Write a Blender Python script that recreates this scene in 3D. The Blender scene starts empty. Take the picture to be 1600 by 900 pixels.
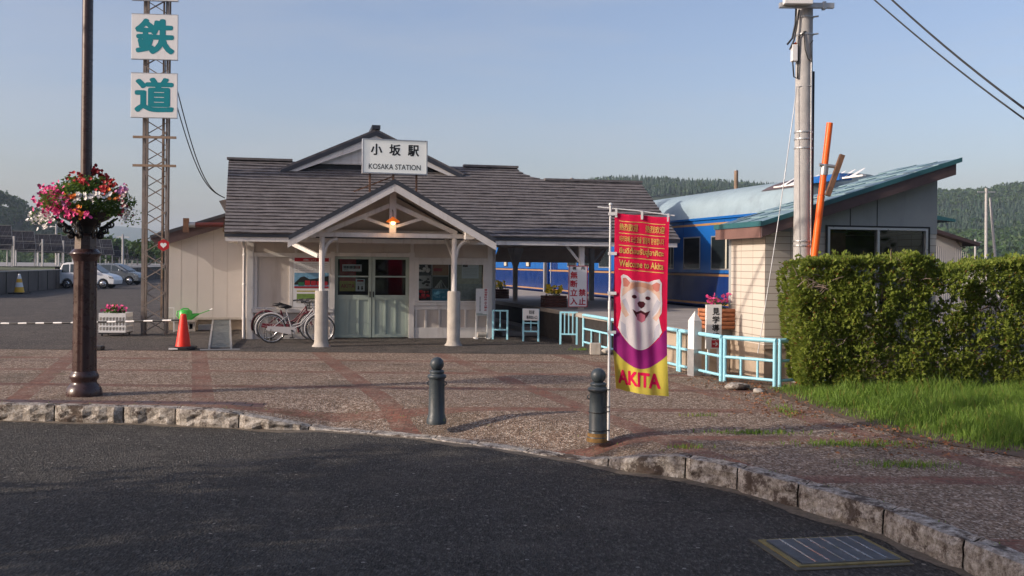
import bpy, bmesh, math, random
import numpy as np
from mathutils import Vector, Matrix, noise as mnoise

R = math.radians
sc = bpy.context.scene
col = sc.collection
random.seed(7)
rng = np.random.default_rng(7)

# ------------------------------------------------------------------ camera, sky, sun, exposure
HAZE = 0.00022
FOC, EYE, CX, CY, ROLL = 1540.0, 1.85, 800.0, 412.0, 0.0096
cam_d = bpy.data.cameras.new('camera')
cam = bpy.data.objects.new('camera', cam_d)
col.objects.link(cam)
cam_d.sensor_width = 36.0
cam_d.lens = FOC / 1600 * 36.0
cam_d.shift_y = -(450 - CY) / 1600.0
cam_d.clip_start = 0.1
cam_d.clip_end = 9000
cam.matrix_world = Matrix.Translation((0, 0, EYE)) @ Matrix.Rotation(R(90), 4, 'X') @ Matrix.Rotation(ROLL, 4, 'Z')
sc.camera = cam

SUN_AZ, SUN_EL = R(21.0), R(21.5)          # light travels towards +X, a little towards +Y
world = bpy.data.worlds.new('World')
sc.world = world
world.use_nodes = True
wn = world.node_tree
sky = wn.nodes.new('ShaderNodeTexSky')
sky.sky_type = 'NISHITA'
sky.sun_disc = False
sky.sun_elevation = SUN_EL
sky.sun_rotation = math.atan2(-math.cos(SUN_AZ), -math.sin(SUN_AZ))
sky.air_density = 1.0
sky.dust_density = 3.0
sky.ozone_density = 1.6
bg = wn.nodes['Background']
bg.inputs['Strength'].default_value = 0.15
wb = wn.nodes.new('ShaderNodeMix')                 # camera white balance of the sky, a touch towards violet
wb.data_type = 'RGBA'; wb.blend_type = 'MULTIPLY'; wb.inputs[0].default_value = 1.0
wb.inputs[7].default_value = (1.05, 0.965, 1.03, 1)
wn.links.new(sky.outputs[0], wb.inputs[6])
# thin high cloud: faint level streaks of paler air
tcw = wn.nodes.new('ShaderNodeTexCoord')
mpw = wn.nodes.new('ShaderNodeMapping'); mpw.inputs['Scale'].default_value = (1.1, 1.1, 7.0); mpw.inputs['Rotation'].default_value = (0.10, 0.05, 0.4)
nzw = wn.nodes.new('ShaderNodeTexNoise'); nzw.inputs['Scale'].default_value = 2.6; nzw.inputs['Detail'].default_value = 7; nzw.inputs['Roughness'].default_value = 0.62
mrw = wn.nodes.new('ShaderNodeMapRange'); mrw.inputs[1].default_value = 0.42; mrw.inputs[2].default_value = 0.75; mrw.inputs[3].default_value = 0.0; mrw.inputs[4].default_value = 0.34
cmx = wn.nodes.new('ShaderNodeMix'); cmx.data_type = 'RGBA'
cmx.inputs[7].default_value = (2.9, 3.0, 3.25, 1)
wn.links.new(tcw.outputs['Generated'], mpw.inputs[0]); wn.links.new(mpw.outputs[0], nzw.inputs['Vector'])
wn.links.new(nzw.outputs[0], mrw.inputs[0]); wn.links.new(mrw.outputs[0], cmx.inputs[0])
wn.links.new(wb.outputs[2], cmx.inputs[6]); wn.links.new(cmx.outputs[2], bg.inputs['Color'])

sun_d = bpy.data.lights.new('sun', 'SUN')
sun_d.energy = 3.7
sun_d.angle = R(0.5)
sun_d.color = (1.0, 0.86, 0.72)
sun = bpy.data.objects.new('sun', sun_d)
col.objects.link(sun)
SUN_DIR = Vector((math.cos(SUN_AZ) * math.cos(SUN_EL), math.sin(SUN_AZ) * math.cos(SUN_EL), -math.sin(SUN_EL)))
sun.rotation_euler = SUN_DIR.to_track_quat('-Z', 'Y').to_euler()

sc.view_settings.view_transform = 'Standard'
sc.view_settings.look = 'None'
sc.view_settings.gamma = 1.0
sc.view_settings.exposure = 0.28
sc.view_settings.use_curve_mapping = False
sc.cycles.max_bounces = 8
sc.cycles.transparent_max_bounces = 16
sc.cycles.volume_bounces = 1

# ------------------------------------------------------------------ measuring helpers
def ray(x, y):
    a = (x - CX) / FOC
    b = -(y - CY) / FOC
    c, s = math.cos(ROLL), math.sin(ROLL)
    return (a * c - b * s, 1.0, a * s + b * c)

def gd(x, y, z=0.0):
    r = ray(x, y)
    t = (z - EYE) / r[2]
    return Vector((r[0] * t, t, z))

def at(x, y, Y):
    r = ray(x, y)
    return Vector((r[0] * Y, Y, EYE + r[2] * Y))

TH = R(12.0)                                # the station front is turned by this
BO = Vector((-6.277, 23.357, 0.0))          # left front corner of the station
CO = Vector((4.13, 16.08, 0.0))             # left front corner of the booth

def plane_uv(x, y, vv, org, th=TH):
    r = ray(x, y)
    vx, vy = -math.sin(th), math.cos(th)
    t = (vv + org.x * vx + org.y * vy) / (r[0] * vx + r[1] * vy)
    return ((r[0] * t - org.x) * math.cos(th) + (t - org.y) * math.sin(th), EYE + r[2] * t)

def fac(x, y, v=0.0): return plane_uv(x, y, v, BO)
def bth(x, y, v=0.0): return plane_uv(x, y, v, CO)
def toB(p):                                  # world -> station frame
    d = Vector(p) - BO
    return Vector((d.x * math.cos(TH) + d.y * math.sin(TH), -d.x * math.sin(TH) + d.y * math.cos(TH), d.z))

# ------------------------------------------------------------------ objects
def setp(o, label=None, cat=None, group=None, kind=None):
    if label: o['label'] = label
    if cat: o['category'] = cat
    if group: o['group'] = group
    if kind: o['kind'] = kind
    return o

def thing(name, label, cat, loc=(0, 0, 0), rz=0.0, group=None):
    o = bpy.data.objects.new(name, None)
    o.empty_display_size = 0.1
    col.objects.link(o)
    o.location = loc
    o.rotation_euler = (0, 0, rz)
    return setp(o, label, cat, group)

def copy_tree(o, parent=None):
    c = o.copy()
    col.objects.link(c)
    c.parent = parent
    for ch in list(o.children):
        copy_tree(ch, c)
    return c

class MB:
    def __init__(s):
        s.v, s.f, s.m, s.s = [], [], [], []
    def add(s, vs, fs, mi=0, smooth=False, M=None):
        b = len(s.v)
        if M is not None:
            vs = [M @ Vector(p) for p in vs]
        s.v.extend([tuple(p) for p in vs])
        for f in fs:
            s.f.append(tuple(i + b for i in f))
            s.m.append(mi)
            s.s.append(smooth)
    def box(s, x0, x1, y0, y1, z0, z1, mi=0, M=None):
        vs = [(x0, y0, z0), (x1, y0, z0), (x1, y1, z0), (x0, y1, z0), (x0, y0, z1), (x1, y0, z1), (x1, y1, z1), (x0, y1, z1)]
        s.add(vs, [(0, 3, 2, 1), (4, 5, 6, 7), (0, 1, 5, 4), (1, 2, 6, 5), (2, 3, 7, 6), (3, 0, 4, 7)], mi, False, M)
    def beam(s, p, q, w, h, mi=0, up=(0, 0, 1)):
        p, q = Vector(p), Vector(q)
        d = (q - p)
        L = d.length
        d.normalize()
        up = Vector(up)
        if abs(d.dot(up)) > 0.99: up = Vector((0, 1, 0))
        x = d.cross(up).normalized()
        z = x.cross(d).normalized()
        M = Matrix((x, d, z)).transposed().to_4x4()
        M.translation = p
        s.box(-w / 2, w / 2, 0, L, -h / 2, h / 2, mi, M)
    def tube(s, pts, r, n=8, mi=0, closed=False, caps=True, smooth=True):
        pts = [Vector(p) for p in pts]
        k = len(pts)
        rr = r if isinstance(r, (list, tuple)) else [r] * k
        vs, fs = [], []
        ref = None
        for i in range(k):
            if closed:
                d = pts[(i + 1) % k] - pts[i - 1]
            else:
                d = pts[min(i + 1, k - 1)] - pts[max(i - 1, 0)]
            d.normalize()
            if ref is None:
                a = Vector((0, 0, 1)) if abs(d.z) < 0.9 else Vector((1, 0, 0))
                ref = (a - d * a.dot(d)).normalized()
            else:
                ref = (ref - d * ref.dot(d)).normalized()
            e = d.cross(ref)
            for j in range(n):
                t = 2 * math.pi * j / n
                vs.append(pts[i] + (ref * math.cos(t) + e * math.sin(t)) * rr[i])
        for i in range(k if closed else k - 1):
            a, b = i * n, ((i + 1) % k) * n
            for j in range(n):
                j2 = (j + 1) % n
                fs.append((a + j, a + j2, b + j2, b + j))
        s.add(vs, fs, mi, smooth)
        if caps and not closed:
            s.add(vs[:n], [tuple(reversed(range(n)))], mi)
            s.add(vs[-n:], [tuple(range(n))], mi)
    def lathe(s, prof, n=24, mi=0, M=None, smooth=True, flute=None):
        vs, fs = [], []
        for i, (r, z) in enumerate(prof):
            for j in range(n):
                t = 2 * math.pi * j / n
                rr = r if not flute else r * flute(i, j)
                vs.append((rr * math.cos(t), rr * math.sin(t), z))
        for i in range(len(prof) - 1):
            for j in range(n):
                j2 = (j + 1) % n
                fs.append((i * n + j, i * n + j2, (i + 1) * n + j2, (i + 1) * n + j))
        s.add(vs, fs, mi, smooth, M)
        k = len(prof)
        s.add(vs[:n], [tuple(reversed(range(n)))], mi, False, M)
        s.add(vs[(k - 1) * n:], [tuple(range(n))], mi, False, M)
    def prism(s, poly, y0, y1, mi=0, M=None):            # polygon in x,z extruded along y
        n = len(poly)
        ar = sum(poly[i][0] * poly[(i + 1) % n][1] - poly[(i + 1) % n][0] * poly[i][1] for i in range(n))
        if ar < 0: poly = list(reversed(poly))
        vs = [(x, y0, z) for x, z in poly] + [(x, y1, z) for x, z in poly]
        fs = [tuple(range(n)), tuple(reversed(range(n, 2 * n)))]
        fs += [(i, i + n, (i + 1) % n + n, (i + 1) % n) for i in range(n)]
        s.add(vs, fs, mi, False, M)
    def zprism(s, poly, z0, z1, mi=0):                    # plan polygon extruded upwards
        n = len(poly)
        ar = sum(poly[i][0] * poly[(i + 1) % n][1] - poly[(i + 1) % n][0] * poly[i][1] for i in range(n))
        if ar < 0: poly = list(reversed(poly))
        vs = [(x, y, z0) for x, y in poly] + [(x, y, z1) for x, y in poly]
        fs = [tuple(reversed(range(n))), tuple(range(n, 2 * n))]
        fs += [(i, (i + 1) % n, (i + 1) % n + n, i + n) for i in range(n)]
        s.add(vs, fs, mi)
    def ball(s, c, r, mi=0, n=12, sq=(1, 1, 1)):
        prof = [(max(1e-4, r * math.sin(math.pi * i / n)), -r * math.cos(math.pi * i / n)) for i in range(n + 1)]
        M = Matrix.Translation(c) @ Matrix.Diagonal((sq[0], sq[1], sq[2], 1))
        s.lathe(prof, n * 2 if n < 12 else 20, mi, M)
    def disc(s, c, r, nrm=(0, -1, 0), mi=0, n=16, t=0.0, squash=1.0):
        q = Vector(nrm).to_track_quat('Z', 'Y').to_matrix().to_4x4()
        q.translation = c
        vs = [(r * math.cos(2 * math.pi * i / n), r * squash * math.sin(2 * math.pi * i / n), 0) for i in range(n)]
        s.add(vs, [tuple(range(n))], mi, False, q)
    def text(s, body, x0, x1, z0, z1, y, mi=0, bold=0.0, depth=0.002, M=None):   # reads towards -y, fills the box
        vs, fs = text_mesh(body, bold)
        a = np.array(vs)
        lo, hi = a.min(0), a.max(0)
        sx = (x1 - x0) / max(hi[0] - lo[0], 1e-6)
        sz = (z1 - z0) / max(hi[1] - lo[1], 1e-6)
        out = [(x0 + (p[0] - lo[0]) * sx, y - p[2], z0 + (p[1] - lo[1]) * sz) for p in a]
        s.add(out, fs, mi, False, M)
    def build(s, name, mats, parent=None, bevel=0.0, weld=False):
        me = bpy.data.meshes.new(name)
        me.from_pydata(s.v, [], s.f)
        if not isinstance(mats, (list, tuple)): mats = [mats]
        for m in mats: me.materials.append(m)
        me.polygons.foreach_set('material_index', s.m)
        me.polygons.foreach_set('use_smooth', s.s)
        me.update()
        o = bpy.data.objects.new(name, me)
        col.objects.link(o)
        if parent is not None: o.parent = parent
        if bevel:
            md = o.modifiers.new('bevel', 'BEVEL')
            md.width = bevel
            md.segments = 2
            md.limit_method = 'ANGLE'
        return o

_tc = {}
def text_mesh(body, bold=0.0):
    k = (body, bold)
    if k not in _tc:
        c = bpy.data.curves.new('lettering', 'FONT')
        c.body = body
        c.resolution_u = 3
        o = bpy.data.objects.new('lettering', c)
        col.objects.link(o)
        dg = bpy.context.evaluated_depsgraph_get()
        m = bpy.data.meshes.new_from_object(o.evaluated_get(dg))
        vs0 = [tuple(p.co) for p in m.vertices]
        fs0 = [tuple(p.vertices) for p in m.polygons]
        vs, fs = [], []
        # heavier strokes: the same outline struck several times, each strike a hair nearer than the last
        sh = [(0, 0)] if not bold else [(0, 0), (bold, 0), (-bold, 0), (0, bold * .8), (0, -bold * .8), (bold * .7, bold * .6), (-bold * .7, bold * .6), (bold * .7, -bold * .6), (-bold * .7, -bold * .6)]
        for i, (dx, dy) in enumerate(sh):
            b = len(vs)
            vs += [(x + dx, y + dy, .00025 * i) for x, y, z in vs0]
            fs += [tuple(j + b for j in f) for f in fs0]
        _tc[k] = (vs, fs)
        bpy.data.objects.remove(o)
        bpy.data.curves.remove(c)
        bpy.data.meshes.remove(m)
    return _tc[k]

def np_mesh(name, V, F, mats, parent=None, smooth=False, mi=None):
    V = np.asarray(V, dtype=np.float32)
    F = np.asarray(F, dtype=np.int32)
    me = bpy.data.meshes.new(name)
    n, k = F.shape
    me.vertices.add(len(V))
    me.vertices.foreach_set('co', V.ravel())
    me.loops.add(n * k)
    me.loops.foreach_set('vertex_index', F.ravel())
    me.polygons.add(n)
    me.polygons.foreach_set('loop_start', np.arange(0, n * k, k, dtype=np.int32))
    if not isinstance(mats, (list, tuple)): mats = [mats]
    for m in mats: me.materials.append(m)
    if mi is not None: me.polygons.foreach_set('material_index', np.asarray(mi, dtype=np.int32))
    me.polygons.foreach_set('use_smooth', np.full(n, smooth))
    me.update(calc_edges=True)
    me.validate()
    o = bpy.data.objects.new(name, me)
    col.objects.link(o)
    if parent is not None: o.parent = parent
    return o

# ------------------------------------------------------------------ materials
class NT:
    def __init__(s, name):
        s.mat = bpy.data.materials.new(name)
        s.mat.use_nodes = True
        s.t = s.mat.node_tree
        s.b = s.t.nodes['Principled BSDF']
        s.out = s.t.nodes['Material Output']
    def n(s, typ, props=None, **inp):
        nd = s.t.nodes.new('ShaderNode' + typ)
        for k, v in (props or {}).items(): setattr(nd, k, v)
        for k, v in inp.items():
            k = k.replace('_', ' ')
            key = int(k[1:]) if k[0] == 'i' and k[1:].isdigit() else k
            s.put(nd.inputs[key], v)
        return nd
    def put(s, sock, v):
        if isinstance(v, bpy.types.NodeSocket): s.t.links.new(v, sock)
        elif isinstance(v, bpy.types.Node): s.t.links.new(v.outputs[0], sock)
        else:
            if hasattr(sock.default_value, '__len__') and len(sock.default_value) == 4 and len(v) == 3: v = (*v, 1)
            sock.default_value = v
    def math(s, op, a, b=0.0, c=0.0, clamp=False):
        return s.n('Math', {'operation': op, 'use_clamp': clamp}, i0=a, i1=b, i2=c).outputs[0]
    def mix(s, fac, a, b, mode='MIX'):
        nd = s.t.nodes.new('ShaderNodeMix')
        nd.data_type = 'RGBA'
        nd.blend_type = mode
        s.put(nd.inputs[0], fac); s.put(nd.inputs[6], a); s.put(nd.inputs[7], b)
        return nd.outputs[2]
    def pos(s):
        return s.n('TexCoord').outputs['Object']
    def noise(s, scale, vec=None, detail=4, rough=0.6, out=0):
        nd = s.n('TexNoise', Scale=scale, Detail=detail, Roughness=rough)
        s.put(nd.inputs['Vector'], vec if vec is not None else s.pos())
        return nd.outputs[out]
    def ramp(s, fac, *stops):
        nd = s.t.nodes.new('ShaderNodeValToRGB')
        e = nd.color_ramp.elements
        while len(e) < len(stops): e.new(0.5)
        for el, (p, c) in zip(e, stops):
            el.position = p
            el.color = (*c, 1) if len(c) == 3 else c
        s.put(nd.inputs[0], fac)
        return nd.outputs[0]
    def rng(s, v, a, b, c=0.0, d=1.0):
        nd = s.n('MapRange', {'clamp': True})
        s.put(nd.inputs[0], v)
        for i, x in enumerate((a, b, c, d)): s.put(nd.inputs[i + 1], x)
        return nd.outputs[0]
    def bump(s, h, strength=0.3, dist=0.01):
        nd = s.n('Bump', Strength=strength, Distance=dist)
        s.put(nd.inputs['Height'], h)
        s.put(s.b.inputs['Normal'], nd.outputs[0])
    def set(s, **kw):
        for k, v in kw.items(): s.put(s.b.inputs[k.replace('_', ' ')], v)
        return s

def scl(c, k): return tuple(min(1.0, x * k) for x in c)

def pm(name, c, rough=0.6, metal=0.0, var=0.18, vs=3.0, bump=0.0, bs=40.0, dirt=None, spec=0.4, streak=False):
    """painted / plain surface with uneven tone, optional dirt (colour, amount, scale) and fine bump"""
    n = NT(name)
    p = n.pos()
    if streak:
        mp = n.n('Mapping', Vector=p); mp.inputs['Scale'].default_value = (1, 1, 0.12); p2 = mp.outputs[0]
    else: p2 = p
    a = n.noise(vs, p, 6, 0.65)
    cc = n.ramp(a, (0.25, scl(c, 1 - var)), (0.75, scl(c, 1 + var)))
    if dirt:
        d = n.noise(dirt[2], p2, 7, 0.7)
        cc = n.mix(n.rng(d, 0.62 - 0.25 * dirt[1], 0.78, 0, min(1, dirt[1] + 0.35)), cc, dirt[0])
    n.set(Base_Color=cc, Roughness=n.rng(n.noise(vs * 2.3, p), 0.3, 0.7, max(0.03, rough - 0.1), min(1, rough + 0.1)), Metallic=metal, Specular_IOR_Level=spec)
    if bump: n.bump(n.noise(bs, p, 5), bump, 0.01)
    return n.mat

def glass_mat(name, tint=(0.9, 0.93, 0.92), base=0.0):
    n = NT(name)
    tr = n.n('BsdfTransparent', Color=tint)
    gl = n.n('BsdfGlossy', Color=(0.7, 0.74, 0.78), Roughness=0.02)
    fr = n.n('Fresnel', IOR=1.5)
    mx = n.n('MixShader')
    n.put(mx.inputs[0], n.math('ADD', fr.outputs[0], base, clamp=True)); n.put(mx.inputs[1], tr); n.put(mx.inputs[2], gl)
    n.t.links.new(mx.outputs[0], n.out.inputs[0])
    return n.mat

def leaf_mat(name, a, b, brown=0.0, trans=0.35, rough=0.55, brownc=(0.16, 0.07, 0.025)):
    n = NT(name)
    g = n.n('NewGeometry')
    c = n.ramp(g.outputs['Random Per Island'], (0.05, a), (0.5, tuple((x + y) / 2 for x, y in zip(a, b))), (0.95, b))
    c = n.mix(n.rng(n.noise(0.9, None, 3), 0.35, 0.7, 0, 0.55), c, scl(b, 1.15))
    if brown:
        r2 = n.math('FRACT', n.math('MULTIPLY', g.outputs['Random Per Island'], 37.7))
        c = n.mix(n.math('LESS_THAN', r2, brown), c, brownc)
    n.set(Base_Color=c, Roughness=rough, Specular_IOR_Level=0.25)
    tl = n.n('BsdfTranslucent', Color=n.mix(0.5, c, (0.2, 0.3, 0.03)))
    mx = n.n('MixShader')
    n.put(mx.inputs[0], trans); n.put(mx.inputs[1], n.b.outputs[0]); n.put(mx.inputs[2], tl)
    n.t.links.new(mx.outputs[0], n.out.inputs[0])
    return n.mat

def emit_mat(name, c, s):
    n = NT(name)
    n.set(Base_Color=c, Emission_Color=c, Emission_Strength=s)
    return n.mat

M = {}
M['white'] = pm('white_paint', (0.64, 0.615, 0.59), 0.6, var=0.10, vs=2.5, bump=0.15, dirt=((0.34, 0.28, 0.23), 0.36, 4.0), streak=True)
M['white_clean'] = pm('white_enamel', (0.72, 0.72, 0.71), 0.35, var=0.05, dirt=((0.45, 0.42, 0.38), 0.12, 5.0), streak=True)
M['cream'] = pm('beige_wall_paint', (0.53, 0.475, 0.425), 0.65, var=0.10, vs=1.6, bump=0.15, dirt=((0.34, 0.27, 0.22), 0.32, 2.6), streak=True)
M['soffit'] = pm('brown_boarding', (0.36, 0.27, 0.20), 0.65, var=0.15, vs=3)
M['annex'] = pm('cream_panel', (0.54, 0.515, 0.485), 0.5, var=0.05, vs=1.2, dirt=((0.42, 0.36, 0.29), 0.15, 1.5), streak=True)
M['door'] = pm('pale_green_paint', (0.36, 0.43, 0.385), 0.5, var=0.08, vs=2.5, dirt=((0.24, 0.25, 0.2), 0.2, 4.0), streak=True)
M['roof'] = pm('weathered_slate', (0.150, 0.138, 0.138), 0.75, var=0.35, vs=5.0, bump=0.4, bs=25, dirt=((0.07, 0.058, 0.055), 0.45, 9.0), spec=0.25)
M['roof_edge'] = pm('dark_blue_grey_metal', (0.045, 0.05, 0.062), 0.5, var=0.15, metal=0.0)
M['concrete'] = pm('weathered_concrete', (0.40, 0.37, 0.33), 0.85, var=0.2, vs=5.0, bump=0.4, bs=60, dirt=((0.2, 0.17, 0.14), 0.35, 5.0), streak=True)
M['pole_conc'] = pm('pole_concrete', (0.37, 0.365, 0.36), 0.8, var=0.16, vs=6.0, bump=0.3, bs=50, dirt=((0.22, 0.19, 0.16), 0.3, 4.0), streak=True)
M['plat'] = pm('platform_concrete', (0.30, 0.27, 0.24), 0.9, var=0.2, vs=2.0, bump=0.4, bs=30, dirt=((0.16, 0.14, 0.12), 0.3, 1.3))
M['platside'] = pm('stained_concrete', (0.36, 0.29, 0.22), 0.9, var=0.25, vs=3.0, bump=0.4, bs=30, dirt=((0.17, 0.13, 0.1), 0.4, 2.2), streak=True)
M['black'] = pm('black_rubber', (0.018, 0.018, 0.02), 0.55, var=0.2)
M['black_paint'] = pm('black_paint', (0.012, 0.012, 0.014), 0.4, var=0.1)
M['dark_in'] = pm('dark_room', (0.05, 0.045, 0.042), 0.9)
M['steel'] = pm('galvanised_steel', (0.42, 0.43, 0.44), 0.45, metal=0.7, var=0.15, vs=6)
M['chrome'] = pm('bright_steel', (0.62, 0.63, 0.65), 0.22, metal=0.9, var=0.08)
M['rust'] = pm('rusty_steel', (0.16, 0.085, 0.05), 0.8, var=0.4, vs=9, bump=0.2, dirt=((0.07, 0.05, 0.045), 0.5, 6))
M['tower'] = pm('dull_brown_steel', (0.17, 0.145, 0.13), 0.75, var=0.3, vs=6, dirt=((0.22, 0.12, 0.07), 0.25, 5))
M['lamp'] = pm('dark_brown_enamel', (0.050, 0.027, 0.026), 0.30, var=0.15, vs=5, dirt=((0.085, 0.06, 0.052), 0.12, 4), streak=True, spec=0.5)
M['iron'] = pm('wrought_iron', (0.014, 0.013, 0.014), 0.45, var=0.2)
M['bollard'] = pm('slate_grey_paint', (0.042, 0.055, 0.064), 0.45, var=0.14, vs=6, dirt=((0.11, 0.10, 0.09), 0.22, 7), streak=True)
M['blue_rail'] = pm('sky_blue_paint', (0.30, 0.62, 0.74), 0.42, var=0.08, vs=5, dirt=((0.35, 0.36, 0.34), 0.15, 6))
M['orange'] = pm('orange_plastic', (0.85, 0.13, 0.012), 0.4, var=0.08, vs=4, dirt=((0.55, 0.12, 0.03), 0.1, 5), streak=True)
M['red_cone'] = pm('red_cone_plastic', (0.80, 0.03, 0.012), 0.45, var=0.08, vs=4, dirt=((0.35, 0.05, 0.03), 0.2, 6))
M['green_can'] = pm('green_plastic', (0.05, 0.42, 0.06), 0.35, var=0.06)
M['yellow'] = pm('yellow_plastic', (0.75, 0.42, 0.03), 0.5, var=0.1)
M['coach_hi'] = pm('blue_coach_enamel', (0.012, 0.110, 0.38), 0.16, var=0.06, vs=1.0, dirt=((0.02, 0.06, 0.16), 0.12, 3), streak=True, spec=0.6)
M['coach_lo'] = pm('navy_coach_enamel', (0.006, 0.028, 0.14), 0.16, var=0.08, vs=1.0, dirt=((0.02, 0.03, 0.06), 0.2, 3), streak=True, spec=0.6)
M['gold'] = pm('gold_stripe', (0.36, 0.19, 0.07), 0.35, var=0.1)
M['coach_roof'] = pm('pale_blue_roof_paint', (0.26, 0.345, 0.39), 0.6, var=0.12, vs=2.0, dirt=((0.16, 0.2, 0.24), 0.35, 1.6))
M['underframe'] = pm('underframe_grime', (0.02, 0.018, 0.016), 0.8)
M['coach_glass'] = pm('dark_coach_glass', (0.012, 0.018, 0.022), 0.05, var=0.1, spec=0.6)
M['curtain'] = pm('beige_curtain', (0.45, 0.42, 0.34), 0.8)
M['glass'] = glass_mat('clear_glass')
M['tealroof'] = pm('teal_metal_roof', (0.20, 0.30, 0.33), 0.42, var=0.15, vs=2.0, dirt=((0.30, 0.36, 0.38), 0.35, 2.5), metal=0.1)
M['tealedge'] = pm('teal_metal_trim', (0.03, 0.115, 0.13), 0.4, var=0.12)
M['fascia'] = pm('brown_fascia', (0.075, 0.05, 0.05), 0.6, var=0.2, vs=4)
M['booth_up'] = pm('grey_board', (0.30, 0.32, 0.32), 0.7, var=0.1, vs=2.0, dirt=((0.17, 0.17, 0.16), 0.3, 2.5), streak=True)
M['alu'] = pm('aluminium_frame', (0.50, 0.51, 0.53), 0.35, metal=0.6, var=0.06)
M['log'] = pm('log_wood', (0.42, 0.16, 0.07), 0.7, var=0.3, vs=9, bump=0.3, bs=40)
M['log_dark'] = pm('dark_log_wood', (0.10, 0.04, 0.028), 0.7, var=0.3, vs=9, bump=0.3, bs=40)
M['soil'] = pm('bare_soil', (0.12, 0.085, 0.06), 0.95, var=0.35, vs=6, bump=0.8, bs=25, dirt=((0.20, 0.12, 0.08), 0.4, 4))
M['sign_white'] = pm('sign_white', (0.70, 0.70, 0.70), 0.4, var=0.05, vs=3, dirt=((0.5, 0.47, 0.43), 0.15, 4), streak=True)
M['teal_ink'] = pm('teal_lettering', (0.0, 0.20, 0.24), 0.4, var=0.08)
M['black_ink'] = pm('black_lettering', (0.01, 0.01, 0.012), 0.5, var=0.05)
M['red_ink'] = pm('red_lettering', (0.42, 0.015, 0.03), 0.5, var=0.08)
M['grey_ink'] = pm('grey_lettering', (0.10, 0.11, 0.12), 0.5)
M['white_ink'] = pm('white_lettering', (0.75, 0.75, 0.75), 0.5)
M['green_ink'] = pm('green_lettering', (0.03, 0.16, 0.13), 0.5)
M['car_white'] = pm('white_car_paint', (0.68, 0.69, 0.70), 0.2, var=0.03, spec=0.6)
M['car_silver'] = pm('silver_car_paint', (0.17, 0.19, 0.21), 0.25, metal=0.4, var=0.03)
M['car_glass'] = pm('car_glass', (0.02, 0.03, 0.032), 0.05, spec=0.7)
M['bark'] = pm('bark', (0.10, 0.075, 0.055), 0.9, var=0.3, vs=12, bump=0.6, bs=30)
M['twig'] = pm('grey_twig', (0.22, 0.17, 0.13), 0.85, var=0.3, vs=12)
M['wood'] = pm('weathered_timber', (0.24, 0.17, 0.12), 0.8, var=0.3, vs=7, bump=0.3)
M['leaf'] = leaf_mat('broad_leaf', (0.03, 0.075, 0.018), (0.075, 0.14, 0.03))
M['hedge'] = leaf_mat('hedge_spray', (0.085, 0.13, 0.020), (0.24, 0.29, 0.05), brown=0.05)
M['grassb'] = leaf_mat('grass_blade', (0.075, 0.155, 0.022), (0.20, 0.31, 0.055), brown=0.05, trans=0.45, brownc=(0.28, 0.22, 0.07))
M['pine'] = leaf_mat('conifer', (0.009, 0.028, 0.019), (0.022, 0.052, 0.027), trans=0.1)
M['broad'] = leaf_mat('woodland_leaf', (0.016, 0.042, 0.015), (0.044, 0.085, 0.024), trans=0.15)

# ------------------------------------------------------------------ the ground
def asphalt(name, base, light, patch):
    n = NT(name)
    p = n.pos()
    mp = n.n('Mapping', Vector=p); mp.inputs['Scale'].default_value = (1, .45, 1); ps = mp.outputs[0]
    big = n.noise(0.35, p, 5, 0.6)
    c = n.ramp(big, (0.3, scl(base, 0.8)), (0.72, patch))
    mid = n.noise(9.0, p, 5, 0.75)
    c = n.mix(n.rng(mid, 0.35, 0.7, 0, 0.6), c, scl(base, 0.55))
    vo = n.n('TexVoronoi', Scale=58.0); n.put(vo.inputs['Vector'], ps)
    rc = n.n('SeparateColor', Color=vo.outputs['Color'])
    c = n.mix(n.rng(rc.outputs[0], 0.5, 1.0, 0, 0.8), c, scl(base, 2.6))
    c = n.mix(n.rng(n.noise(30.0, ps, 5, 0.85), 0.42, 0.60, 0.8, 0), c, scl(base, 0.32))
    c = n.mix(n.rng(n.noise(1.3, p, 6, .7), .52, .70, 0, .45), c, scl(patch, 1.35))
    vo2 = n.n('TexVoronoi', Scale=16.0); n.put(vo2.inputs['Vector'], p)
    rc2 = n.n('SeparateColor', Color=vo2.outputs['Color'])
    dot = n.math('MULTIPLY', n.math('GREATER_THAN', rc2.outputs[0], 0.968), n.math('LESS_THAN', vo2.outputs['Distance'], 0.24))
    c = n.mix(n.math('MULTIPLY', dot, 0.8), c, light)
    wv = n.n('TexVoronoi', {'feature': 'DISTANCE_TO_EDGE'}, Scale=0.42)
    wq = n.n('VectorMath', {'operation': 'ADD'}); n.put(wq.inputs[0], p); n.put(wq.inputs[1], n.noise(1.5, p, 5, .7, out=1))
    n.put(wv.inputs['Vector'], wq.outputs[0])
    crack = n.math('MULTIPLY', n.math('LESS_THAN', wv.outputs['Distance'], 0.006), n.math('GREATER_THAN', n.noise(.6, p, 3), .50))
    c = n.mix(n.math('MULTIPLY', crack, .75), c, scl(base, 0.25))
    c = n.mix(n.rng(n.noise(.8, ps, 6, .75), .55, .66, 0, .5), c, scl(base, 0.6))
    n.set(Base_Color=c, Roughness=0.85, Specular_IOR_Level=0.3)
    c2 = n.noise(42.0, ps, 4, 0.8)
    n.bump(n.math('ADD', n.math('MULTIPLY', vo.outputs['Distance'], 1.6), n.math('ADD', n.math('MULTIPLY', c2, 2.0), n.math('MULTIPLY', mid, 1.5))), 1.0, 0.022)
    return n.mat

M['road'] = asphalt('road_asphalt', (0.080, 0.076, 0.070), (0.40, 0.38, 0.35), (0.112, 0.102, 0.090))
M['lot'] = asphalt('forecourt_asphalt', (0.115, 0.102, 0.092), (0.26, 0.23, 0.2), (0.15, 0.128, 0.11))

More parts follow.
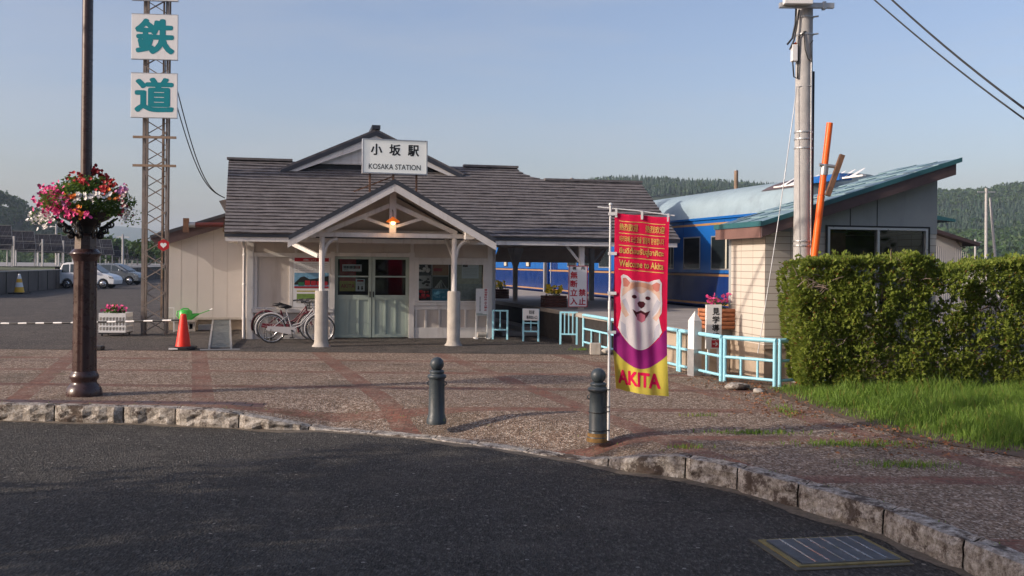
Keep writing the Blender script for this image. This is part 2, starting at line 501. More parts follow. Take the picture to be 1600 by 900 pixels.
n = NT('exposed_aggregate_paving')
p = n.pos()
xyz = n.n('SeparateXYZ', Vector=p)
wob = n.math('MULTIPLY', n.math('SUBTRACT', n.noise(1.6, p, 3), 0.5), 0.06)
Xs, Ys = xyz.outputs[0], n.math('ADD', xyz.outputs[1], wob)
mp = n.n('Mapping', Vector=p); mp.inputs['Scale'].default_value = (1, .55, 1); ps = mp.outputs[0]
vo = n.n('TexVoronoi', Scale=62.0); n.put(vo.inputs['Vector'], ps)
rc = n.n('SeparateColor', Color=vo.outputs['Color'])
agg = n.ramp(rc.outputs[0], (0.0, (0.095, 0.062, 0.045)), (0.35, (0.235, 0.16, 0.115)), (0.66, (0.37, 0.275, 0.205)), (0.95, (0.60, 0.51, 0.42)))
nz = n.noise(11.0, ps, 8, 0.82)
agg = n.mix(n.rng(nz, 0.38, 0.64, 0.7, 0), agg, (0.095, 0.068, 0.048))
st = n.noise(0.55, p, 5, 0.6)
agg = n.mix(n.rng(st, 0.5, 0.72, 0, 0.5), agg, (0.082, 0.07, 0.05))
# red brick bands: along X every 2 m, and along the slanted direction every 2.45 m
def band(coord, off, per, wid):
    f = n.math('FRACT', n.math('DIVIDE', n.math('ADD', coord, off), per))
    return n.math('LESS_THAN', f, wid / per)
w = n.math('ADD', n.math('MULTIPLY_ADD', Ys, 0.325, Xs), wob)
b1 = band(Ys, -10.45 + 20.0, 2.0, 0.30)
b2 = band(w, -0.02 + 24.5, 2.45, 0.30)
bm = n.math('MAXIMUM', b1, b2)
cv = n.n('CombineXYZ', X=Xs, Y=Ys)
bt = n.n('TexBrick', Scale=1.0, Mortar_Size=0.007, Brick_Width=0.2, Row_Height=0.1, Color1=(0.24, 0.098, 0.068), Color2=(0.17, 0.074, 0.056), Mortar=(0.085, 0.065, 0.045))
n.put(bt.inputs['Vector'], cv)
br = n.mix(n.rng(n.noise(3.5, p, 5, .7), 0.38, 0.7, 0, 0.75), bt.outputs[0], (0.10, 0.062, 0.05))
br = n.mix(n.rng(rc.outputs[1], 0.80, 0.86, 0, 0.5), br, (0.26, 0.16, 0.12))
# a row of plum coloured bricks behind the left kerb
plum = n.math('MULTIPLY', n.math('LESS_THAN', Xs, -3.2), n.math('LESS_THAN', n.math('ABSOLUTE', n.math('SUBTRACT', xyz.outputs[1], 12.86)), 0.14))
pb = n.n('TexBrick', Scale=1.0, Mortar_Size=0.012, Brick_Width=0.24, Row_Height=0.28, Color1=(0.10, 0.085, 0.10), Color2=(0.15, 0.085, 0.075), Mortar=(0.035, 0.03, 0.03))
n.put(pb.inputs['Vector'], cv)
wear = n.math('MULTIPLY', n.rng(n.noise(1.1, p, 6, .7), 0.34, 0.58, 0.3, 1.0), n.rng(n.noise(9.0, p, 5, .8), 0.36, 0.54, 0.55, 1.0))
c = n.mix(n.math('MULTIPLY', bm, wear), agg, br)
c = n.mix(plum, c, pb.outputs[0])
c = n.mix(n.rng(n.noise(0.9, p, 6, 0.7), 0.60, 0.74, 0, 0.65), c, (0.085, 0.075, 0.035))
n.set(Base_Color=c, Roughness=0.9, Specular_IOR_Level=0.2)
n.bump(n.math('MULTIPLY', vo.outputs['Distance'], n.math('SUBTRACT', 1.0, bm)), 0.8, 0.012)
M['plaza'] = n.mat

n = NT('rough_granite')
p = n.pos()
c = n.ramp(n.noise(14, p, 7, 0.8), (0.36, (0.11, 0.09, 0.075)), (0.48, (0.30, 0.27, 0.235)), (0.64, (0.56, 0.53, 0.49)))
c = n.mix(n.rng(n.noise(2.7, p, 7, 0.75), 0.515, 0.575, 0, 0.9), c, (0.060, 0.042, 0.034))
c = n.mix(n.rng(n.noise(60, p, 2), 0.6, 0.7, 0, 0.6), c, (0.09, 0.085, 0.08))
n.set(Base_Color=c, Roughness=0.9, Specular_IOR_Level=0.2)
n.bump(n.noise(38, p, 6, 0.7), 0.8, 0.02)
M['granite'] = n.mat

# far ground reaches the horizon
g = MB(); g.add([(-4000, -300, -.32), (4000, -300, -.32), (4000, 6000, -.32), (-4000, 6000, -.32)], [(0, 1, 2, 3)])
M['field'] = pm('rough_field', (0.085, 0.10, 0.045), 0.95, var=0.3, vs=0.05)
setp(g.build('ground', M['field']), kind='structure')
ZR = -0.205
g = MB(); g.add([(-60, -25, ZR), (60, -25, ZR), (60, 14.5, ZR), (-60, 14.5, ZR)], [(0, 1, 2, 3)])
setp(g.build('road', M['road']), kind='structure')

KP = [(0, 632, 0), (130, 635, 0), (240, 637, 0), (335, 642, 0), (420, 656, -.08), (505, 671, -.19), (660, 684, -.19),
      (780, 700, -.19), (905, 719, -.19), (980, 716, -.07), (1055, 713, 0), (1135, 728, 0), (1215, 749, 0), (1300, 772, 0),
      (1390, 800, 0), (1470, 832, 0), (1560, 868, 0), (1700, 925, 0), (1900, 1000, 0)]
kp = [gd(*a) for a in KP]
kp = [Vector((-45, kp[0].y + 0.9, 0))] + kp + [Vector((kp[-1].x + 1.2, kp[-1].y - 2.2, 0)), Vector((kp[-1].x + 4, kp[-1].y - 4.5, 0)), Vector((45, -2, 0))]
def resample(pts, step):
    out = [pts[0].copy()]
    for a, b in zip(pts, pts[1:]):
        k = max(1, round((b - a).length / step))
        out += [a.lerp(b, i / k) for i in range(1, k + 1)]
    return out
kd = resample(kp, 0.10)
nor = []
for i in range(len(kd)):
    d = kd[min(i + 4, len(kd) - 1)] - kd[max(i - 4, 0)]
    d.z = 0; d.normalize()
    nor.append(Vector((-d.y, d.x, 0)))          # towards the plaza
KW = 0.17
# plaza: strips from the back of the kerb to the forecourt
YB = 20.22
V, F = [], []
rows = [0, .25, .5, .8, 1.2, 1.8, 2.6, 3.6, 5, 7, 10, 14]
NR = len(rows) + 1
for i, q in enumerate(kd):
    b = q + nor[i] * KW
    zt = q.z
    yb = max(YB, b.y + .5)
    for r_ in rows:
        y = b.y + r_ * (yb - b.y) / 15.0 if yb - b.y > 15 else b.y + r_ * (yb - b.y) / 15.0
        k = min(1, (y - b.y) / 1.3)
        k = k * k * (3 - 2 * k)
        V.append((b.x, y, zt * (1 - k) - 0.004))
    V.append((b.x, yb, -0.004))
for i in range(len(kd) - 1):
    for j in range(NR - 1):
        a = i * NR + j
        F.append((a, a + NR, a + NR + 1, a + 1))
setp(np_mesh('plaza', V, F, M['plaza'], smooth=True), kind='structure')
# asphalt forecourt behind it (parking on the left, apron of the station, ground to the platform)
g = MB(); g.add([(-90, YB, 0), (40, YB, 0), (40, 100, 0), (-90, 100, 0)], [(0, 1, 2, 3)])
setp(g.build('forecourt', M['lot']), kind='structure')
# kerb of rough granite blocks
V, F = [], []
def kerb_block(i0, i1):
    NX, cols = i1 - i0 + 1, []
    for i in range(i0, i1 + 1):
        q, nn = kd[i], nor[i]
        edge = (i == i0) or (i == i1)
        prof = []
        h = q.z - (ZR - 0.06)
        for k in range(6):                       # front face, bottom to top
            t = k / 5
            pt = q + Vector((0, 0, -h * (1 - t)))
            amp = (0.055 if q.x < 0 else 0.03) if not edge and h > .1 else 0.012
            tg = Vector((nn.y, -nn.x, 0)) * (.009 if i == i0 else -.009 if i == i1 else 0)
            pt = pt + tg
            dsp = (mnoise.noise(pt * 7.0) * 0.6 + mnoise.noise(pt * 15.0) * 0.7) * amp * (1.0 if k < 5 else .5) + (0.035 if edge else 0.0) + (0.012 if k == 5 else 0)
            prof.append(pt + nn * dsp)
        for k in range(1, 4):                    # top
            pt = q + nn * (KW + 0.015) * k / 3
            pt = pt + Vector((nn.y, -nn.x, 0)) * (.009 if i == i0 else -.009 if i == i1 else 0)
            pt = pt + Vector((0, 0, 0.006 + 0.010 * mnoise.noise(pt * 9.0) - (0.02 if edge and k < 3 else 0)))
            prof.append(pt)
        cols.append(prof)
    base = len(V)
    for c_ in cols: V.extend(c_)
    for i in range(NX - 1):
        for k in range(8):
            a = base + i * 9 + k
            F.append((a, a + 9, a + 10, a + 1))
random.seed(3)
i = 0
while i < len(kd) - 1:
    st_ = random.choice((5, 6, 7, 8, 9)) if kd[i].y < 40 else 8
    j = min(i + st_, len(kd) - 1)
    kerb_block(i, j)
    i = j
setp(np_mesh('kerb', V, F, M['granite']), kind='structure')
# pale dust and grit lying along the foot of the kerb
random.seed(17)
V, F = [], []
for i, q in enumerate(kd):
    w_ = .05 + .10 * max(0, .4 + mnoise.noise(Vector((q.x * 1.3, q.y * 1.3, 4)))) + random.uniform(0, .03)
    a = q + nor[i] * .05; b = q - nor[i] * w_
    V += [(a.x, a.y, ZR + .004), (b.x, b.y, ZR + .003)]
    if i: F.append((2 * i - 2, 2 * i - 1, 2 * i + 1, 2 * i))
M['dust'] = pm('road_dust', (0.15, 0.125, 0.095), 0.95, var=.5, vs=22, bump=.6, bs=60, dirt=((0.05, .045, .04), .5, 14))
setp(np_mesh('kerb_dust', V, F, M['dust']), kind='structure')
# soil bank under the hedge and grass
SOIL = [(3.0, 17.0), (3.3, 15.4), (3.75, 14.2), (4.0, 12.4), (4.3, 10.7), (5.1, 9.5), (7, 8.4), (13, 7.6), (20, 8), (20, 17), (8, 17.6)]
g = MB(); g.add([(x, y, 0.005) for x, y in SOIL], [tuple(range(len(SOIL)))])
setp(g.build('soil_bank', M['soil']), kind='structure')

# ------------------------------------------------------------------ distant hills
M['hill'] = pm('hill_scrub', (0.025, 0.045, 0.02), 0.95, var=0.4, vs=0.03)
M['hill_far'] = pm('far_mountain', (0.05, 0.075, 0.045), 0.95, var=0.3, vs=0.005)
def ridge_z(px, ridge):
    for (x0, y0), (x1, y1) in zip(ridge, ridge[1:]):
        if x0 <= px <= x1: return y0 + (y1 - y0) * (px - x0) / (x1 - x0)
    return ridge[0][1] if px < ridge[0][0] else ridge[-1][1]
def hill(name, ridge, Yr, Ynear, Yback, label, mat, bump=1.0, x0=None, x1=None, step=6):
    xs = np.arange(x0, x1, step)
    V, F = [], []
    prof = [(Ynear, 0.0), (Ynear + (Yr - Ynear) * .3, .22), (Ynear + (Yr - Ynear) * .6, .58), (Ynear + (Yr - Ynear) * .85, .9), (Yr, 1.0), (Yr + (Yback - Yr) * .5, .8), (Yback, 0.0)]
    for x in xs:
        px = CX + x / Yr * FOC
        H = at(px, ridge_z(px, ridge), Yr).z
        for (y, k) in prof:
            z = -1 + (H + 1) * k + (mnoise.noise(Vector((x * .02, y * .02, 0))) * 3 * bump if 0 < k < 1 else 0)
            V.append((x, y, z))
    m = len(prof)
    for i in range(len(xs) - 1):
        for j in range(m - 1):
            a = i * m + j
            F.append((a, a + m, a + m + 1, a + 1))
    o = np_mesh(name, V, F, mat, smooth=True)
    setp(o, kind='structure')
    def height(x, y):
        px = CX + x / Yr * FOC
        H = at(px, ridge_z(px, ridge), Yr).z
        k = np.interp(y, [q[0] for q in prof], [q[1] for q in prof])
        return -1 + (H + 1) * k + (mnoise.noise(Vector((x * .02, y * .02, 0))) * 3 * bump if 0 < k < 1 else 0)
    return height
RR = [(600, 340), (900, 294), (935, 290), (1000, 289), (1060, 290), (1130, 294), (1180, 300), (1300, 316), (1400, 312), (1463, 308), (1500, 309), (1540, 304), (1562, 298), (1590, 303), (1640, 297), (1800, 290)]
hr = hill('wooded_hill', RR, 700, 240, 900, None, M['hill'], x0=-60, x1=520, step=10)
RL = [(-400, 285), (-120, 300), (0, 318), (15, 327), (40, 346), (62, 362), (80, 376), (105, 386), (150, 394), (240, 398), (330, 402)]
hl = hill('wooded_hill', RL, 420, 250, 520, None, M['hill'], x0=-330, x1=-110)
RF = [(-200, 380), (60, 372), (130, 356), (170, 352), (215, 356), (260, 364), (300, 372), (380, 384), (520, 392)]
hf = hill('far_mountain', RF, 2500, 1900, 2900, None, M['hill_far'], bump=3.0, x0=-2000, x1=-400, step=50)

def forest(name, pts, kinds, label, cat, mat):
    V, F = [], []
    for (x, y, z, h, kind) in pts:
        b = len(V)
        n_ = 7
        if kind == 0:                            # conifer: four ragged tiers
            for t in range(4):
                z0, z1 = z + h * (0.12 + .21 * t), z + h * (0.12 + .21 * t + .36 - .02 * t)
                r = h * (0.20 - .042 * t)
                bb = len(V)
                a0 = random.random() * 6
                for j in range(n_):
                    a = a0 + 6.2832 * j / n_
                    rr = r * random.uniform(.65, 1.2)
                    V.append((x + rr * math.cos(a), y + rr * math.sin(a), z0 + random.uniform(-.05, .03) * h))
                V.append((x + random.uniform(-.01, .01) * h, y, min(z1, z + h)))
                for j in range(n_):
                    F.append((bb + j, bb + (j + 1) % n_, bb + n_))
        else:                                    # broadleaf: ragged clusters of leaf clumps
            for t in range(30):
                a, c_ = random.uniform(0, 6.28), random.uniform(-1, 1)
                rad = h * .34 * random.uniform(.75, 1.08)
                s_ = math.sqrt(1 - c_ * c_)
                c0 = Vector((x + rad * s_ * math.cos(a), y + rad * s_ * math.sin(a), z + h * .6 + rad * 1.05 * c_))
                q = h * random.uniform(.09, .18)
                bb = len(V)
                d1 = Vector((random.gauss(0, 1), random.gauss(0, 1), random.gauss(0, 1))).normalized() * q
                d2 = Vector((random.gauss(0, 1), random.gauss(0, 1), random.gauss(0, 1))).normalized() * q
                V.extend([c0 - d1, c0 + d2, c0 + d1]); F.append((bb, bb + 1, bb + 2))
                bb = len(V)
                V.extend([c0 - d1, c0 - d2, c0 + d1]); F.append((bb, bb + 1, bb + 2))
    o = np_mesh(name, V, F, mat)
    return setp(o, label, cat, kind='stuff')
random.seed(11)
P = []
for k in range(40000):
    y = 250 + 470 * random.random() ** 1.0; x = (random.uniform(880, 1700) - CX) / FOC * y
    px = CX + x / y * FOC
    if not (880 < px < 1260 or 1400 < px < 1700): continue
    if px < 1260 and y < 560: continue
    if random.random() > min(1.0, (320 / y) ** .8): continue
    if len(P) > 7500: break
    z = hr(x, y)
    low = (y < 400)
    kind = 1 if (random.random() < (0.75 if low else 0.06)) else 0
    if px > 1400 and y > 560: kind = 1 if random.random() < .6 else 0
    P.append((x, y, z - .3, random.uniform(4.2, 7.0) if kind == 0 else random.uniform(4.0, 6.5), kind))
forest('hillside_wood', [p_ for p_ in P if p_[4] == 0], 0, 'dark conifer wood covering the hill behind the blue coach', 'wood', M['pine'])
forest('hillside_wood', [p_ for p_ in P if p_[4] == 1], 0, 'lighter broadleaf wood on the lower slope of the right hill', 'wood', M['broad'])
P = []
for k in range(3600):
    x, y = random.uniform(-300, -110), random.uniform(255, 440)
    px = CX + x / y * FOC
    if not (-60 < px < 260): continue
    P.append((x, y, hl(x, y) - .3, random.uniform(4, 6.5), 1))
forest('hillside_wood', P, 0, 'dark green wood on the steep hill behind the solar panels', 'wood', M['broad'])
random.seed(12)

# ------------------------------------------------------------------ the station building
st = thing('station_building', 'small white timber railway station with grey shingled roof, gabled porch and open walkway', 'station', BO, TH)
Z0, SL = 2.485, 0.55
def zr(v): return Z0 + SL * (v + 0.9)
VR, VR2 = 2.75, 2.08
UL, UR = -0.46, 10.52
T = 0.10

def courses(mb, left, right, n, nrm, lift=0.03, seg=0.32, mi=0, jit=0.007):
    """shingle courses: left(s), right(s) give the two ends of the slope line at s (0 eave, 1 ridge)"""
    nrm = Vector(nrm).normalized()
    for i in range(n):
        a0, b0 = left(i / n), right(i / n)
        a1, b1 = left((i + 1) / n + .012), right((i + 1) / n + .012)
        k = max(1, int((b0 - a0).length / seg))
        vs, fs = [], []
        for j in range(k + 1):
            t = j / k
            lo = a0.lerp(b0, t); hi = a1.lerp(b1, t)
            d = (lo - hi).normalized()
            jj = random.uniform(-jit, jit)
            tip = lo + nrm * (lift + jj) + d * (random.uniform(0, .022))
            vs += [lo + nrm * 0.0, tip, hi + nrm * 0.004]
        for j in range(k):
            a = j * 3
            fs += [(a, a + 3, a + 4, a + 1), (a + 1, a + 4, a + 5, a + 2)]
        mb.add(vs, fs, mi)

def uright(v):
    if v <= VR2: return UR
    q = (VR - v) / (VR - VR2)
    return 7.12 + 0.62 * q ** 2.2
def L_(s):
    v = -0.9 + s * (VR + 0.9)
    return Vector((UL - 0.18 * s, v, zr(v)))
def R_(s):
    v = -0.9 + s * (VR + 0.9)
    return Vector((uright(min(v, VR)), v, zr(v)))
rf = MB()
courses(rf, L_, R_, 24, (0, -SL, 1), lift=0.042, jit=.010)
# back slopes, plain
zb = zr(VR) - SL * (6.3 - VR)
rf.add([(UL - .18, VR, zr(VR)), (7.12, VR, zr(VR)), (7.12, 6.3, zb), (UL - .18, 6.3, zb)], [(0, 1, 2, 3)])
zb2 = zr(VR2) - SL * (5.9 - VR2)
rf.add([(7.12, VR2, zr(VR2)), (UR, VR2, zr(VR2)), (UR, 5.9, zb2), (7.12, 5.9, zb2)], [(0, 1, 2, 3)])
roof = rf.build('roof', M['roof'], st)
# ridge caps
m = MB()
m.beam((UL - .22, VR, zr(VR) + .05), (1.0, VR, zr(VR) + .05), .22, .06)
m.beam((5.6, VR, zr(VR) + .05), (7.14, VR, zr(VR) + .05), .22, .06)
m.beam((7.74, VR2, zr(VR2) + .04), (UR + .02, VR2, zr(VR2) + .04), .22, .06)
m.build('ridge_cap', M['roof'], roof)
# edge: dark drip board and white fascia below it
m = MB()
m.box(UL, UR, -.885, -.80, 2.405, 2.482)
m.build('drip_edge', M['roof_edge'], roof)
m = MB()
m.box(UL + .02, UR - .06, -.86, -.815, 2.30, 2.404)
m.box(UL + .03, UL + .07, -.815, VR, 2.30, 2.40)
m.build('fascia', M['white'], roof)
# soffit under both slopes
m = MB()
dz = 0.12
def slab(mb, p4, t, mi=0):
    a = [Vector(p) for p in p4]
    nn = (a[1] - a[0]).cross(a[3] - a[0]).normalized() * t
    vs = a + [p - nn for p in a]
    mb.add(vs, [(0, 1, 2, 3), (7, 6, 5, 4), (0, 4, 5, 1), (1, 5, 6, 2), (2, 6, 7, 3), (3, 7, 4, 0)], mi)
slab(m, [(UL, -.8, zr(-.8) - dz), (7.1, -.8, zr(-.8) - dz), (7.1, VR, zr(VR) - dz), (UL - .1, VR, zr(VR) - dz)], .03)
slab(m, [(7.1, -.8, zr(-.8) - dz), (UR - .03, -.8, zr(-.8) - dz), (UR - .03, VR2, zr(VR2) - dz), (7.1, VR2, zr(VR2) - dz)], .03)
slab(m, [(UL, VR, zr(VR) - dz), (7.1, VR, zr(VR) - dz), (7.1, 6.2, zb - .08), (UL, 6.2, zb - .08)], .03)
slab(m, [(7.1, VR2, zr(VR2) - dz), (UR - .03, VR2, zr(VR2) - dz), (UR - .03, 5.85, zb2 - .1), (7.1, 5.85, zb2 - .1)], .03)
# end gables of the left and right roof
m.add([(UL - .05, -.8, zr(-.8) - .02), (UL - .05, VR, zr(VR) - .02), (UL - .05, 6.2, zb)], [(0, 1, 2)])
m.build('soffit', M['soffit'], roof)

# walls
WU = 5.91
w = MB()
w.box(0, 2.02, 0, .12, 0, 2.62)                       # left of the doors
w.box(2.02, 3.86, 0, .12, 1.99, 2.62)                 # over the doors
w.box(3.86, 4.06, 0, .12, 0, 2.62)
w.box(4.06, 5.70, 0, .12, 0, .92)
w.box(4.06, 5.70, 0, .12, 1.81, 2.62)
w.box(5.70, WU, 0, .12, 0, 2.62)
w.box(0, .12, .12, 4.6, 0, 2.62)
w.box(WU - .12, WU, .12, 4.6, 0, 2.62)
w.box(.12, WU - .12, 4.5, 4.62, 0, 2.62)
w.build('wall', M['cream'], st)
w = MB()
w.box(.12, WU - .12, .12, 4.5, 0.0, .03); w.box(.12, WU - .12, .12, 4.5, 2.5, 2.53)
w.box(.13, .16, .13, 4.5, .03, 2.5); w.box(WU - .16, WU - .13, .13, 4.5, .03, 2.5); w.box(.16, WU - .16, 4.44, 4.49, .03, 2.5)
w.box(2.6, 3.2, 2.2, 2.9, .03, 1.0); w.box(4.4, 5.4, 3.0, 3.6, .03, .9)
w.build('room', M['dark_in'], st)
# trim boards
t = MB()
zsill = fac(450, 485)[1]
zband = fac(450, 399)[1]
t.box(-.005, .16, -.035, -.001, 0, 2.6)                # corner board
t.box(.16, 2.0, -.045, -.001, zband - .04, zband + .06)
t.box(.10, 2.02, -.07, -.001, zsill - .05, zsill + .05) # sill rail
t.box(.16, .24, -.022, -.001, zsill + .05, zband - .04)
t.box(.98, 1.06, -.03, -.001, zsill + .05, zband - .04)
t.box(1.94, 2.05, -.04, -.001, 0, 2.1)
t.box(2.05, 3.84, -.04, -.001, 1.985, 2.08)            # door head
t.box(3.84, 3.97, -.04, -.001, 0, 2.1)
t.box(2.08, 2.14, -.02, -.001, 2.08, 2.6); t.box(3.87, 3.95, -.025, -.001, 2.1, 2.6); t.box(1.1, 1.16, -.015, -.001, 2.05, 2.6)
t.box(3.97, 5.80, -.05, -.001, .80, .88)               # window sill rail
t.box(5.79, WU + .005, -.04, -.001, 0, 2.6)
t.box(3.97, 5.79, -.03, -.001, 1.90, 1.98)
for z_ in (.12, .70):
    t.box(.16, 1.94, -.02, -.001, z_ - (.12 if z_ < .5 else 0.0), z_ + (.0 if z_ < .5 else .06))
t.box(3.97, 5.79, -.02, -.001, .0, .26); t.box(3.97, 5.79, -.022, -.001, .70, .80)
for u_ in (.45, .85, 1.25, 1.62): t.box(u_, u_ + .05, -.018, -.001, .12, .70)
for x_ in (650, 665, 686, 709, 727, 745): 
    u_ = fac(x_, 498)[0]; t.box(u_ - .025, u_ + .025, -.02, -.001, .26, .70)
t.build('trim', M['white'], st, bevel=.004)
# downpipe on the left corner
d = MB(); d.tube([(-.06, -.10, .02), (-.06, -.10, 2.15), (-.08, -.5, 2.34)], .035, 10)
for z_ in (.5, 1.3, 2.0): d.tube([(-.06, -.10, z_ - .02), (-.06, -.10, z_ + .02)], .045, 10)
d.build('downpipe', M['white'], st)
# doors
for k, (ua, ub) in enumerate(((2.05, 2.935), (2.945, 3.84))):
    d = MB()
    z1 = 1.98; zg0, zg1, zm = fac(550, 461)[1], fac(550, 405)[1], fac(550, 432)[1]
    s_ = .075
    y0, y1 = (.03, .07) if k == 0 else (.035, .075)
    d.box(ua, ua + s_, y0, y1, .02, z1); d.box(ub - s_, ub, y0, y1, .02, z1)
    d.box(ua + s_, ub - s_, y0, y1, zg1, z1)
    d.box(ua + s_, ub - s_, y0, y1, zm - .018, zm + .018)
    d.box(ua + s_, ub - s_, y0, y1, zg0 - .12, zg0)
    d.box(ua + s_, ub - s_, y0 + .018, y1, .02, zg0 - .12)
    d.box(ua + s_, ub - s_, y0, y0 + .017, .02, .10)
    for i in (1, 2):
        u_ = ua + s_ + (ub - ua - 2 * s_) * i / 3
        d.box(u_ - .025, u_ + .025, y0, y0 + .017, .10, zg0 - .12)
    dr = d.build('door', M['door'], st, bevel=.004)
    g = MB(); g.box(ua + s_, ub - s_, y0 + .02, y0 + .026, zm + .018, zg1); g.box(ua + s_, ub - s_, y0 + .02, y0 + .026, zg0, zm - .018)
    g.build('pane', M['glass'], dr)
    h = MB(); uh = ub - .035 if k == 0 else ua + .035
    h.box(uh - .015, uh + .015, y0 - .006, y0 - .001, 1.0, 1.14)
    h.build('handle', M['black_paint'], dr)
# shop style window on the right
f = MB()
uw0, uw1, zw0, zw1 = 4.06, 5.70, .92, 1.81
f.box(3.97, uw0 + .02, -.045, .05, .88, 1.90); f.box(uw1 - .02, 5.79, -.045, .05, .88, 1.90)
f.box(uw0 + .02, uw1 - .02, -.045, .05, zw1, 1.90); f.box(uw0 + .02, uw1 - .02, -.045, .05, .88, zw0)
fw = f.build('window', M['white'], st, bevel=.004)
g = MB(); g.box(uw0 + .02, uw1 - .02, .02, .026, zw0, zw1); g.build('pane', M['glass'], fw)
s_ = MB(); s_.box(uw0 + .03, uw1 - .03, -.07, -.046, .895, .915); s_.build('sill', M['white_clean'], fw)
# porch: posts with concrete sleeves, tie beam, king post truss, gable boards
UC = 3.23
def zp(u, top=3.60): return top - SL * abs(u - UC)
pf, pb = -2.66, -0.86
pr = MB()
for sgn in (-1, 1):
    def lf(s, sgn=sgn):
        u = UC + sgn * (2.20 * (1 - s)); return Vector((u, pf, zp(u)))
    def rt(s, sgn=sgn):
        u = UC + sgn * (2.20 * (1 - s)); z = zp(u); v = (z - Z0) / SL - 0.9
        return Vector((u, max(v, pb), z))
    if sgn < 0: courses(pr, rt, lf, 15, (-SL, 0, 1), lift=.022)
    else: courses(pr, lf, rt, 15, (SL, 0, 1), lift=.022)
por = pr.build('porch_roof', M['roof'], st)
m = MB()
for sgn in (-1, 1):                                     # dark metal edge on the gable, lining below
    a, b = (UC + sgn * 2.22, pf + .01, zp(UC + sgn * 2.22) + .02), (UC, pf + .01, zp(UC) + .02)
    m.prism([(UC + sgn * 2.24, zp(UC + sgn * 2.24) + .045), (UC, 3.665), (UC, 3.565), (UC + sgn * 2.24, zp(UC + sgn * 2.24) - .055)], pf - .03, pf + .06)
m.build('gable_edge', M['roof_edge'], por)
m = MB()
for sgn in (-1, 1):
    slab(m, [(UC + sgn * 2.18, pf + .07, zp(UC + sgn * 2.18) - .05), (UC, pf + .07, 3.55), (UC, .8, 3.55), (UC + sgn * 2.18, -.8, zp(UC + sgn * 2.18) - .05)], .03 * sgn)
m.prism([(UC - 2.05, zp(UC - 2.05) - .09), (UC, 3.50), (UC + 2.05, zp(UC + 2.05) - .09)], -.84, -.80)
m.build('porch_ceiling', M['cream'], por)
m = MB()
for sgn in (-1, 1):
    e = UC + sgn * 2.26
    m.prism([(e, zp(e) - .06), (UC, 3.564), (UC, 3.40), (e, zp(e) - .215)], pf - .02, pf + .03)
m.build('barge_board', M['white'], por)
PV = -2.2
UP = (1.70, 4.62)
tr = MB()
zt0, zt1 = 2.40, 2.50
tr.box(1.42, 4.98, PV - .06, PV + .06, zt0, zt1)                 # tie beam
tr.box(1.36, 1.56, PV - .3, PV + .09, zt0 - .02, zt1 + .08); tr.box(4.82, 5.02, PV - .3, PV + .09, zt0 - .02, zt1 + .08)
for sgn in (-1, 1):
    tr.beam((UC + sgn * 1.44, PV, zt1 + .02), (UC, PV, 3.14), .08, .10)
    tr.beam((UC + sgn * .05, PV - .002, zt1 + .14), (UC + sgn * .66, PV - .002, zt1 + .34), .07, .07)
tr.box(UC - .075, UC + .075, PV - .065, PV + .065, zt1 + .001, 3.42)
tr.box(1.56, 4.82, -1.0, -.9, 2.50, 2.60)
tr.build('truss', M['white'], st, bevel=.006)
for k, u_ in enumerate(UP):
    pt = MB()
    pt.lathe([(.060, 1.2), (.060, zt0)], 8, 0, Matrix.Translation((u_, PV, 0)), smooth=False)
    po = pt.build('porch_post', M['white'], st)
    b = MB()
    b.lathe([(.205, 0), (.195, .02), (.16, .06), (.148, .12), (.143, 1.19), (.136, 1.22)], 28, 0, Matrix.Translation((u_, PV, 0)))
    b.build('concrete_sleeve', M['concrete'], po)
    b = MB()                                            # curved knee brace out to the side and back to the wall
    sg = 1 if k == 1 else 1
    pts = [(u_ + .02, PV, 1.95)]
    for i in range(7):
        a = i / 6 * math.pi / 2
        pts.append((u_ + .05 + .28 * (1 - math.cos(a)), PV, 2.02 + .34 * math.sin(a)))
    b.tube(pts, .038, 6)
    b.build('brace', M['white'], po)
b = MB(); b.beam((.75, -.05, 2.42), (1.62, -2.12, 1.98), .06, .09); b.beam((UP[0], PV + .08, 1.95), (UP[0], -.9, 2.44), .07, .09); b.beam((UP[1], PV + .08, 1.95), (UP[1], -.9, 2.44), .07, .09)
b.build('brace', M['white'], st)
# dormer gable on the ridge
DV = 2.32
pk = fac(587, 203, DV)
dl, dr_ = .70, 5.50
zb_ = zr(DV) + .02
def dz_(u):
    return pk[1] - (pk[1] - zb_) * ((pk[0] - u) / (pk[0] - dl) if u < pk[0] else (u - pk[0]) / (dr_ - pk[0]))
m = MB()
for (ua, ub) in ((dl, pk[0]), (dr_, pk[0])):
    q = [Vector((ua, DV - .18, dz_(ua) - .06)), Vector((ub, DV - .18, dz_(ub) - .06)), Vector((ub, 4.6, dz_(ub) - .06)), Vector((ua, 3.3, dz_(ua) - .06))]
    slab(m, q, -.06 if ua < ub else .06)
dm = m.build('dormer_roof', M['roof'], st)
m = MB(); m.beam((pk[0], DV - .22, pk[1] + .05), (pk[0], 4.6, pk[1] + .05), .22, .10); m.build('ridge_cap', M['roof_edge'], dm)
m = MB()
for e in (dl, dr_):
    m.prism([(e, dz_(e) - .055), (pk[0], pk[1] - .055), (pk[0], pk[1] - .17), (e, dz_(e) - .165)], DV - .20, DV - .14)
m.build('gable_edge', M['roof_edge'], dm)
m = MB()
for e in (dl + .1, dr_ - .1):
    m.prism([(e, dz_(e) - .14), (pk[0], pk[1] - .175), (pk[0], pk[1] - .38), (e + (.25 if e < pk[0] else -.25), dz_(e) - .14)], DV - .17, DV - .13)
m.build('barge_board', M['white'], dm)
m = MB()
zz = zb_ + .16
m.prism([(dl + .95, zz), (pk[0], pk[1] - .38), (dr_ - .95, zz)], DV - .04, DV + .04)
